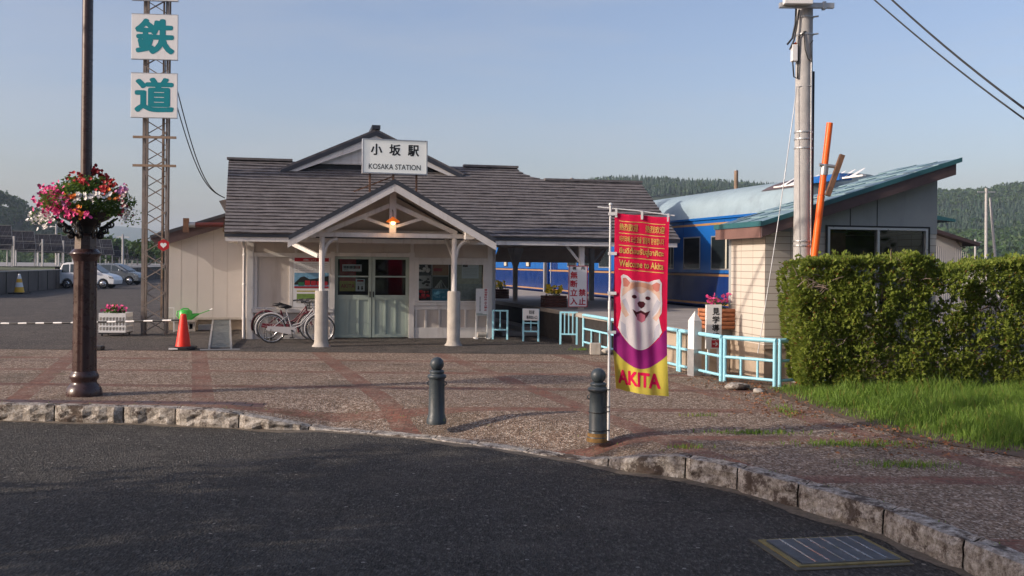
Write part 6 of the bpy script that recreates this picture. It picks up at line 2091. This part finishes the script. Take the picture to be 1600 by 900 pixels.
# ------------------------------------------------------------------ bicycles
def bicycle(lab, pos, rz, frame_mat, basket, rack, guard_mat, lean=0.0):
    o = thing('bicycle', lab, 'bicycle', pos, rz, 'two bicycles parked by the porch post')
    o.rotation_euler = (R(lean), 0, rz)
    WR, X0, X1 = .315, 0.0, 1.10
    for cx_ in (X0, X1):
        m = MB(); m.tube([(cx_ + WR * math.cos(t), 0, WR + .012 + WR * math.sin(t)) for t in [6.2832 * i / 40 for i in range(40)]], .018, 8, closed=True); w = m.build('wheel', M['black'], o)
        m = MB(); m.tube([(cx_ + (WR - .024) * math.cos(t), 0, WR + .012 + (WR - .024) * math.sin(t)) for t in [6.2832 * i / 40 for i in range(40)]], .011, 6, closed=True); m.build('rim', M['chrome'], w)
        m = MB()
        for i in range(18):
            t = 6.2832 * i / 18; t2 = t + (.6 if i % 2 else -.6)
            m.tube([(cx_ + .022 * math.cos(t2), (.02 if i % 2 else -.02), WR + .012 + .022 * math.sin(t2)), (cx_ + (WR - .03) * math.cos(t), 0, WR + .012 + (WR - .03) * math.sin(t))], .0022, 4, caps=False)
        m.tube([(cx_, -.05, WR + .012), (cx_, .05, WR + .012)], .022, 10); m.build('spokes', M['steel'], w)
        a0, a1 = (R(20), R(200)) if cx_ == X0 else (R(35), R(205))
        m = MB(); m.tube([(cx_ + (WR + .035) * math.cos(a0 + (a1 - a0) * i / 20), 0, WR + .012 + (WR + .035) * math.sin(a0 + (a1 - a0) * i / 20)) for i in range(21)], .022, 6); m.build('mudguard', guard_mat, o)
    hz = WR + .012
    BB = (.47, 0, .29); ST = (.34, 0, .70); HT = (.93, 0, .80); HB = (.97, 0, .66)
    m = MB()
    m.tube([BB, ST], .017, 8)
    for off, zz in ((0.0, 0.0), (.09, -.06)):
        m.tube([(.93 + off * .3, 0, .78 + zz), (.80, 0, .62 + zz), (.66, 0, .46 + zz * .9), (.47 - off * .1, 0, .40 + zz * 1.3)], .016, 8)
    m.tube([HB, HT], .02, 8)
    for s_ in (-1, 1):
        m.tube([(BB[0], s_ * .03, BB[2]), (X0, s_ * .055, hz)], .009, 6); m.tube([(.36, s_ * .02, .62), (X0, s_ * .055, hz)], .009, 6)
        m.tube([(HB[0], s_ * .03, HB[2]), (X1 - .05, s_ * .045, .45), (X1, s_ * .05, hz)], .011, 6)
    m.build('frame', frame_mat, o)
    m = MB(); m.tube([ST, (.31, 0, .80)], .012, 8); m.tube([HT, (.90, 0, .92)], .012, 8); m.build('seat_post', M['chrome'], o)
    m = MB(); m.lathe([(.02, -.03), (.105, -.015), (.12, .01), (.10, .035), (.02, .045)], 18, 0, Matrix.Translation((.27, 0, .82)) @ Matrix.Diagonal((1.1, .85, 1, 1))); m.tube([(.30, 0, .83), (.45, 0, .82)], [.06, .022], 10)
    m.build('saddle', M['black'], o)
    m = MB(); m.tube([(.72, -.27, .94), (.82, -.26, .955), (.90, -.12, .96), (.90, .12, .96), (.82, .26, .955), (.72, .27, .94)], .012, 8); m.build('handlebar', M['chrome'], o)
    m = MB()
    for s_ in (-1, 1): m.tube([(.70, s_ * .27, .938), (.81, s_ * .26, .955)], .018, 8); m.tube([(.84, s_ * .25, .95), (.76, s_ * .24, .90)], .006, 5)
    m.build('grip', M['black'], o)
    m = MB(); m.prism([(-.10, hz - .03), (-.08, hz + .06), (.40, .37), (.52, .385), (.57, .31), (.53, .22), (.42, .205)], -.075, -.055); m.build('chain_case', guard_mat, o)
    m = MB(); m.tube([(.47, -.09, .29), (.47, .09, .29)], .02, 10); m.tube([(.47, -.10, .29), (.49, -.10, .13)], .01, 6); m.tube([(.47, .10, .29), (.45, .10, .45)], .01, 6)
    m.box(.44, .54, -.19, -.10, .12, .145); m.box(.40, .50, .10, .19, .445, .47); m.build('pedal', M['black'], o)
    m = MB()
    for s_ in (-1, 1): m.tube([(X0, s_ * .07, hz), (X0 - .02, s_ * .09, .02)], .008, 6)
    m.tube([(X0 - .02, -.12, .012), (X0 - .02, .12, .012)], .008, 6); m.build('kickstand', M['black'], o)
    if rack:
        m = MB()
        for s_ in (-1, 1): m.tube([(-.22, s_ * .06, .735), (.25, s_ * .06, .745)], .007, 6); m.tube([(X0, s_ * .07, hz), (-.05, s_ * .06, .735)], .006, 6)
        for x in (-.22, -.08, .08): m.tube([(x, -.06, .737), (x, .06, .737)], .006, 6)
        m.build('rear_rack', M['chrome'], o)
    if basket:
        m = MB()
        for z_ in (.74, .82, .90, .98): 
            e = .02 * (z_ - .74) / .24
            m.tube([(1.0 - e, -.15 - e, z_), (1.24 + e, -.15 - e, z_), (1.24 + e, .15 + e, z_), (1.0 - e, .15 + e, z_)], .005, 5, closed=True)
        for i in range(7):
            y = -.15 + .05 * i; m.tube([(1.24, y, .74), (1.26, y, .98)], .004, 4); m.tube([(1.0, y, .74), (.98, y, .98)], .004, 4)
        for i in range(5):
            x = 1.0 + .06 * i; m.tube([(x, -.15, .74), (x, -.17, .98)], .004, 4); m.tube([(x, .15, .74), (x, .17, .98)], .004, 4); m.tube([(x, -.15, .74), (x, .15, .74)], .004, 4)
        m.build('basket', M['black'], o)
    return o
q = gd(424, 536)
M['frame_white'] = pm('white_frame_enamel', (.36, .36, .38), .25, var=.04)
M['frame_maroon'] = pm('maroon_frame_enamel', (.085, .010, .02), .25, var=.06)
bicycle('silver white bicycle parked in front with a white chain case', q, R(3), M['frame_white'], False, False, M['frame_white'])
q = gd(413, 531)
bicycle('maroon bicycle with a rear rack parked behind the silver one', q + Vector((.02, .1, 0)), R(-2), M['frame_maroon'], True, True, M['frame_maroon'])

# ------------------------------------------------------------------ cars
def car(lab, pos, rz, paint, L, W, H, grp):
    o = thing('parked_car', lab, 'car', pos, rz, grp)
    hw = W / 2
    s_ = L / 3.4
    lower = [(.05, .30), (.0, .55), (.03, .88), (.10, .98), (2.55 * s_, 1.00), (3.0 * s_, .90), (3.30 * s_, .76), (3.39 * s_, .55), (3.36 * s_, .28)]
    def arch(cx_, r):
        return [(cx_ + r * math.cos(math.pi - math.pi * i / 8), .30 + r * math.sin(math.pi - math.pi * i / 8)) for i in range(9)]
    wx = (.55 * s_, 2.72 * s_)
    bottom = [(3.36 * s_, .28)] + [(x, z) for x, z in reversed(arch(wx[1], .33))] + [(x, z) for x, z in reversed(arch(wx[0], .33))] + [(.05, .30)]
    m = MB(); P = lower[:-1] + bottom[:-1]
    m.prism(P, -hw, hw); m.build('body', paint, o, bevel=.05)
    top = [(.12, .98), (.16, 1.30), (.32, H - .06), (.6, H), (1.55 * s_, H), (1.85 * s_, H - .07), (2.62 * s_, 1.0)]
    tw_ = hw - .10
    n = len(top)
    vs = [(x, -hw + .01 + (.11 * (z - .98) / (H - .98)), z) for x, z in top] + [(x, hw - .01 - (.11 * (z - .98) / (H - .98)), z) for x, z in top]
    m = MB(); m.add(vs, [tuple(reversed(range(n))), tuple(range(n, 2 * n))] + [(i, (i + 1) % n, (i + 1) % n + n, i + n) for i in range(n)]); m.build('cabin', paint, o, bevel=.03)
    def side(x, z, s): return (x, s * (hw - .01 - .11 * (z - .98) / (H - .98) + .006), z)
    for s in (-1, 1):
        for P in ([(.26, 1.03), (.30, H - .16), (.70, H - .12), (.74, 1.03)], [(.80, 1.03), (.78, H - .11), (1.42 * s_, H - .11), (1.42 * s_, 1.03)], [(1.48 * s_, 1.03), (1.48 * s_, H - .11), (1.70 * s_, H - .14), (2.35 * s_, 1.05)]):
            m = MB(); v = [side(x, z, s) for x, z in P]; m.add(v, [tuple(range(len(v))) if s < 0 else tuple(reversed(range(len(v))))]); m.build('window', M['car_glass'], o)
    m = MB()
    xa, za2, xb, zb2 = 1.90 * s_, H - .10, 2.58 * s_, 1.04
    m.add([(xa + .03, -tw_ + .06, za2 + .02), (xa + .03, tw_ - .06, za2 + .02), (xb + .03, hw - .06, zb2 + .02), (xb + .03, -hw + .06, zb2 + .02)], [(0, 3, 2, 1)]); m.build('windscreen', M['car_glass'], o)
    for s in (-1, 1):
        m = MB(); m.prism([(3.02 * s_, .80), (3.10 * s_, .68), (3.36 * s_, .62), (3.30 * s_, .74)], s * (hw + .004) - .03, s * (hw + .004)); m.build('headlight', M['chrome'], o)
        m = MB(); m.box(2.05 * s_, 2.2 * s_, s * (hw + .11) - .08, s * (hw + .11) + .04, 1.03, 1.16); m.build('mirror', paint, o, bevel=.02)
        m = MB(); m.box(-.012, .03, s * (hw - .06) - .05, s * (hw - .06) + .05, .62, .95); m.build('tail_light', M['ink_red'], o)
        for x in wx:
            Mw = Matrix.Translation((x, s * (hw - .09), .28)) @ Matrix.Rotation(R(90) * (1 if s < 0 else -1), 4, 'X')
            m = MB(); m.lathe([(.20, -.09), (.28, -.08), (.285, 0), (.28, .08), (.19, .09)], 24, 0, Mw); w = m.build('wheel', M['black'], o)
            m = MB(); m.lathe([(.19, .085), (.18, .094), (.06, .088), (.03, .10)], 20, 0, Mw)
            m.build('rim', M['chrome'], w)
            m = MB()
            for i in range(7):
                t = 6.2832 * i / 7; m.box(.075, .17, -.018, .018, .0955, .099, 0, Mw @ Matrix.Rotation(t, 4, 'Z'))
            m.build('spoke_gap', M['black'], w)
    return o
q = gd(97, 450); 
car('white small hatchback parked at the far end of the lot by the lamp post', q, R(2), M['car_white'], 3.62, 1.5, 1.66, 'cars parked at the far end of the lot')
q2 = gd(170, 445)
car('dark silver hatchback half hidden behind the white car', Vector((q2.x - 1.6, q2.y + 1.2, 0)), R(0), M['car_silver'], 3.7, 1.6, 1.58, 'cars parked at the far end of the lot')

# ------------------------------------------------------------------ retaining wall, raised field and solar tables
RW0, RW1 = gd(-60, 466), gd(98, 450)
dd = (RW1 - RW0); RW2 = RW1 + dd * 2.2
WZ = 1.16
rw = thing('retaining_wall', 'low dark panelled retaining wall along the left side of the lot', 'wall', RW0, math.atan2(dd.y, dd.x))
LW = (RW2 - RW0).length
m = MB(); m.box(0, LW, 0, .2, 0, WZ); m.build('panel', pm('grey_brown_panel', (.105, .09, .08), .8, var=.2, vs=.6, dirt=((.07, .06, .055), .4, .7), streak=True), rw)
m = MB(); x = .6
while x < LW: m.box(x - .05, x + .05, -.03, -.001, 0, WZ); x += 2.0
m.build('post', M['black_paint'], rw)
m = MB(); m.box(-.05, LW, -.05, .25, WZ + .001, WZ + .06); m.build('coping', M['concrete'], rw)
nrm = Vector((-dd.y, dd.x, 0)).normalized()
g = MB(); a, b = RW0 + nrm * .25, RW2 + nrm * .25
g.add([(a.x - 60, a.y, WZ), (b.x, b.y, WZ), (b.x + 120, b.y + 120, WZ), (a.x - 150, a.y + 140, WZ)], [(0, 1, 2, 3)])
setp(g.build('raised_field', pm('pale_gravel', (.26, .255, .25), .95, var=.25, vs=.8)), kind='structure')
n = NT('solar_cells'); p = n.pos(); q_ = n.n('SeparateXYZ', Vector=p)
fx = n.math('FRACT', n.math('MULTIPLY', q_.outputs[0], 2.4)); fy = n.math('FRACT', n.math('MULTIPLY', q_.outputs[1], 1.9))
ln = n.math('MAXIMUM', n.math('LESS_THAN', fx, .05), n.math('LESS_THAN', fy, .05))
n.set(Base_Color=n.mix(ln, (.010, .011, .017), (.07, .07, .085)), Roughness=.6, Specular_IOR_Level=.1)
M['solar'] = n.mat
def solar(lab, px, py_top, py_bot, Y):
    T_ = at(px, py_top, Y); Bz = at(px, py_bot, Y)
    k = Y / 92.0
    o = thing('solar_table', lab, 'solar panel', (T_.x, Y, WZ - .0), 0, 'tilted solar tables on the raised field')
    h = T_.z - WZ
    w_ = 4.55
    hl = h * .42
    Mt = Matrix.Translation((0, 0, h)) 
    # tilted plane seen from behind and below: top edge at z=h, low edge leans right and towards us
    m = MB()
    lowz = h - 1.75
    vs = [(0, 0, h), (w_, 0, h), (w_ + 1.0, -1.6, lowz), (1.0, -1.6, lowz)]
    vs2 = [(x, y + .06, z - .05) for x, y, z in vs]
    m.add(vs + vs2, [(3, 2, 1, 0), (4, 5, 6, 7), (0, 1, 5, 4), (1, 2, 6, 5), (2, 3, 7, 6), (3, 0, 4, 7)]); m.build('panel', M['solar'], o)
    m = MB()
    for (a_, b_) in ((0, 1), (1, 2), (2, 3), (3, 0)): m.beam(Vector(vs[a_]) + Vector((0, -.03, .02)), Vector(vs[b_]) + Vector((0, -.03, .02)), .05, .045)
    for t in (.25, .5, .75): m.beam(Vector(vs[0]).lerp(Vector(vs[1]), t) + Vector((0, -.03, .02)), Vector(vs[3]).lerp(Vector(vs[2]), t) + Vector((0, -.03, .02)), .03, .03)
    m.beam(Vector(vs[0]).lerp(Vector(vs[3]), .55) + Vector((0, -.04, .02)), Vector(vs[1]).lerp(Vector(vs[2]), .55) + Vector((0, -.04, .02)), .05, .05)
    m.build('rail', M['grey_ink'], o)
    for x in (1.0, 3.6):
        m = MB(); m.box(x - .08, x + .08, -1.95, -1.79, 0, h - .5); m.build('post', M['steel'], o)
        m = MB(); m.box(x + 1.2, x + 1.3, -.5, -.4, 0, h - 1.2); m.beam((x, -1.86, h - .6), (x - 1.3, -.2, h - 1.7), .08, .08); m.build('brace', M['steel'], o)
    return o
tops = [(-62, 352), (2 - 24, 361), (24, 366), (58, 368.5), (90, 371), (112, 374), (132, 380), (146, 384.5), (164, 385.5), (184, 387), (204, 388.5), (222, 390)]
words = ['leftmost solar table, half out of frame', 'second solar table from the left frame edge', 'third solar table from the left, tallest front posts', 'solar table just left of the fluted lamp post', 'solar table ending behind the lamp collar', 'solar table hidden behind the lamp post', 'solar table showing right of the lamp post', 'small solar table above the white car roof', 'small solar table above the windscreens of the cars', 'small solar table above the dark silver car', 'small solar table left of the lattice tower', 'small solar table behind the lattice tower']
for i, (px_, py_) in enumerate(tops):
    Y = 88 + (0 if i < 6 else 12) + i * 5.0
    solar(words[i] + ', dark grid panels on steel posts', px_, py_, 0, Y)
# trees and poles in the left distance
def tree(lab, pos, h, crown_r, n_leaf, size, mat='leaf', seed=0, trunk_h=.35, grp=None, squash=1.0):
    random.seed(seed)
    o = thing('broadleaf_tree', lab, 'tree', pos, 0, grp)
    m = MB()
    pts = [Vector((random.uniform(-.02, .02) * h * i / 4, random.uniform(-.02, .02) * h * i / 4, h * .75 * i / 4)) for i in range(5)]
    m.tube(pts, [h * .028 * (1 - .18 * i) for i in range(5)], 9)
    cl = []
    for k in range(9):
        z = h * random.uniform(trunk_h, .72)
        a = random.uniform(0, 6.28); d = Vector((math.cos(a), math.sin(a), random.uniform(.25, .8))).normalized()
        L = crown_r * random.uniform(.55, .95)
        p0 = Vector((0, 0, z)); p1 = p0 + d * L * .55 + Vector((0, 0, .03 * h)); p2 = p0 + d * L
        m.tube([p0, p1, p2], [h * .013, h * .009, h * .004], 6, caps=False); cl.append((p2, crown_r * random.uniform(.32, .5)))
        cl.append((p1, crown_r * random.uniform(.3, .42)))
    for k in range(4): cl.append((Vector((random.uniform(-.3, .3) * crown_r, random.uniform(-.3, .3) * crown_r, h * random.uniform(.72, .92))), crown_r * random.uniform(.3, .45)))
    m.build('trunk', M['bark'], o)
    V, F = [], []
    for k in range(n_leaf):
        c_, r = random.choice(cl)
        d = Vector((random.gauss(0, 1), random.gauss(0, 1), random.gauss(0, 1))).normalized() * r * random.uniform(.35, 1.08)
        d.z *= .75 * squash
        q = c_ + d
        a = Vector((random.gauss(0, 1), random.gauss(0, 1), random.gauss(-.2, .8))).normalized(); e = a.orthogonal().normalized() * size * .42
        a = a * size * random.uniform(.7, 1.25); b = len(V)
        V.extend([q, q + a * .5 + e, q + a, q + a * .5 - e]); F.append((b, b + 1, b + 2, b + 3))
    np_mesh('crown', V, F, M[mat], o)
    return o
q = at(178, 388, 130)
tree('loose dark tree between the lamp post and the lattice tower', (q.x, 130, 0), at(178, 372, 130).z, 2.6, 900, .55, 'broad', 71)
q = at(222, 390, 135); tree('round dark tree behind the lattice tower', (q.x, 135, 0), at(222, 375, 135).z, 2.4, 700, .55, 'broad', 72)
q = at(150, 390, 140); tree('dark tree just right of the lamp post', (q.x, 140, 0), at(150, 374, 140).z, 2.4, 700, .55, 'broad', 73)
q = at(252, 390, 132); tree('dark tree partly behind the annex roof edge', (q.x, 132, 0), at(248, 378, 132).z, 2.2, 600, .55, 'broad', 74)
q = at(92, 390, 150); tree('bushy light green tree at the foot of the steep hill', (q.x, 150, 0), at(92, 366, 150).z, 3.0, 900, .6, 'broad', 75)
def far_pole(lab, x, ytop, Y, lean=0, r=.14, arm=True, grp=None, xb=None, ybase=415):
    a = at(x if xb is None else xb, ybase, Y); t = at(x, ytop, Y)
    o = thing('utility_pole', lab, 'utility pole', (a.x, Y, 0), 0, grp)
    m = MB(); m.tube([(0, 0, 0), (t.x - a.x, 0, t.z)], [r, r * .75], 10); m.build('shaft', M['pole_conc'], o)
    if arm:
        m = MB(); m.box(t.x - a.x - r * 5, t.x - a.x + r * 5, -.05, .05, t.z - .35 * r / .14, t.z - .25 * r / .14); m.build('crossarm', M['steel'], o)
    return o
far_pole('thin distant pole with a crossarm right of the lamp post', 192, 366, 120, r=.16)
far_pole('thin distant pole behind the flower basket', 88, 350, 130, r=.16)
far_pole('taller of two pale leaning poles on the right horizon', 1541, 294, 62, r=.11)
far_pole('shorter pale leaning pole beside the tall right one', 1547, 308, 62.3, r=.10, xb=1561, arm=False)
far_pole('small distant pole left of the leaning pair', 1524, 374, 75, r=.1)
def stub(lab, x, y0, y1, Y, r):
    a, b = at(x, y0, Y), at(x, y1, Y)
    o = thing('wooden_pole', lab, 'pole', (a.x, Y, 0), 0)
    m = MB(); m.tube([(0, 0, 0), (0, 0, b.z)], [r * 1.1, r], 10); m.build('shaft', M['wood'], o)
    m = MB(); m.tube([(0, 0, b.z), (0, 0, b.z + .03)], [r * 1.02, r * .8], 10); m.build('cap', M['steel'], o)
stub('weathered pole rising behind the coach roof', 1150, 300, 267, 34, .07)
stub('small pole stub just above the walkway roof', 893.5, 290, 279, 42, .08)
# far house on the right
q = at(1500, 412, 90)
o = thing('house', 'far low house with a dark roof beyond the hedge dip', 'house', (q.x, 90, 0))
m = MB(); m.prism([(-2.2, 0), (2.6, 0), (2.6, at(1500, 408, 90).z), (-2.2, at(1500, 408, 90).z)], 0, 5); m.build('wall', M['annex'], o)
m = MB(); m.prism([(-2.6, at(1500, 409, 90).z), (0.2, at(1500, 399, 90).z), (3.0, at(1500, 409, 90).z)], -.4, 5.4); m.build('roof', M['roof_edge'], o)
# ------------------------------------------------------------------ drain grate in the road
pts = [gd(1187, 849, ZR), gd(1345, 842, ZR), gd(1405, 878, ZR), gd(1262, 886, ZR)]
c_ = sum(pts, Vector()) / 4
ang = math.atan2(pts[1].y - pts[0].y, pts[1].x - pts[0].x)
dg = thing('drain_grate', 'galvanised drain grate with yellowish edges set in the asphalt beside the rough granite kerb', 'drain grate', (c_.x, c_.y, ZR), ang)
Lx = ((pts[1] - pts[0]).length + (pts[2] - pts[3]).length) / 4; Ly = ((pts[3] - pts[0]).length + (pts[2] - pts[1]).length) / 4
m = MB(); m.box(-Lx, Lx, -Ly, Ly, .004, .007); m.build('pit', M['black_paint'], dg)
m = MB(); nb_ = 22
for i in range(nb_): 
    x = -Lx + 2 * Lx * (i + .5) / nb_
    y = -Ly + 2 * Ly * (i + .5) / nb_; m.box(-Lx + .01, Lx - .01, y - Ly / nb_ * .42, y + Ly / nb_ * .42, .0075, .026)
m.build('bar', pm('dull_grate_steel', (.20, .215, .235), .5, metal=.5, var=.2, vs=9), dg)
m = MB()
for i in range(1, 7): x = -Lx + 2 * Lx * i / 7; m.box(x - .007, x + .007, -Ly + .01, Ly - .01, .0265, .031)
m.build('cross_rod', M['chrome'], dg)
m = MB(); e = .035
m.box(-Lx - e, Lx + e, -Ly - e, -Ly, .002, .018); m.box(-Lx - e, Lx + e, Ly, Ly + e, .002, .018); m.box(-Lx - e, -Lx, -Ly, Ly, .002, .018); m.box(Lx, Lx + e, -Ly, Ly, .002, .018)
m.build('frame', pm('mossy_concrete', (.20, .165, .07), .9, var=.4, vs=10, bump=.4), dg)
m = MB(); e2 = .085
m.box(-Lx - e2, Lx + e, -Ly - e2, -Ly - e - .001, .002, .009); m.box(-Lx - e2, -Lx - e - .001, -Ly - e, Ly + e2, .002, .009); m.box(-Lx - e, Lx + e, Ly + e + .001, Ly + e2 * .7, .002, .009)
m.build('surround', pm('drain_concrete', (.10, .092, .07), .9, var=.4, vs=8, bump=.4), dg)

# ------------------------------------------------------------------ trees beside the road on the left, whose shade lies on the road
for i, (x, y, h, r) in enumerate(((-12.5, 2.3, 9.5, 3.4), (-10.5, -1.5, 8.5, 3.2), (-12.4, 3.3, 7.5, 2.4), (-17.5, 2.6, 9.0, 2.6), (-8.6, 2.6, 8.0, 2.5), (-7.2, 0.2, 8, 2.6), (-17, 0.3, 10.5, 3.6), (-15.5, -4.5, 10, 3.6), (-21, -2.2, 11.5, 3.8), (-20.5, -7.5, 11, 3.8), (-9.0, -4.5, 8, 2.8))):
    tree('broad roadside tree off to the left of the road', (x, y, ZR), h, r, 1500, .22, 'leaf', 80 + i, .22, 'roadside trees left of the road')
for i, x in enumerate((-27, -18, -9, 0, 9, 18, 27, 36, 45)):
    tree('tall dark tree in the row across the road behind the viewer', (x + (i % 3 - 1) * 1.2, -15.5 - (i % 2) * 3.0, ZR), 9.0 + (i % 3), 4.6, 2300, .48, 'leaf', 120 + i, .10, 'trees across the road')
# cables crossing over the plaza, whose thin shadows lie on the paving
for lab, y0, z0, r_ in (('nearer overhead cable crossing high above the road', 8.05, 7.2, .035), ('farther overhead cable crossing high above the plaza', 11.4, 7.2, .035)):
    m = MB(); m.tube([(-40 + 4 * i, y0, z0) for i in range(21)], r_, 6)
    if y0 < 9: m.tube([(-18.6, y0, z0 - .06), (-17.4, y0, z0 - .06)], .10, 10)
    setp(m.build('overhead_cable', M['black']), lab, 'cable', 'overhead cables')
for x in (-40, 40):
    o = thing('utility_pole', 'wooden pole off to the %s carrying the overhead cables' % ('left' if x < 0 else 'right'), 'utility pole', (x, 9.7, ZR))
    m = MB(); m.tube([(0, 0, 0), (0, 0, 7.9)], [.16, .12], 12); m.build('shaft', M['wood'], o)
    m = MB(); m.box(-.06, .06, -1.9, 1.9, 7.36, 7.47); m.build('crossarm', M['wood'], o)

# ------------------------------------------------------------------ the air
hz = MB(); hz.box(-2200, 1000, -80, 3000, -3.2, 105)
n = NT('haze_air')
n.t.nodes.remove(n.b)
pv = n.n('VolumePrincipled', Density=HAZE)
pv.inputs['Color'].default_value = (0.66, 0.80, 1.0, 1)
n.t.links.new(pv.outputs[0], n.out.inputs['Volume'])
if HAZE > 0: setp(hz.build('haze', n.mat), kind='stuff')
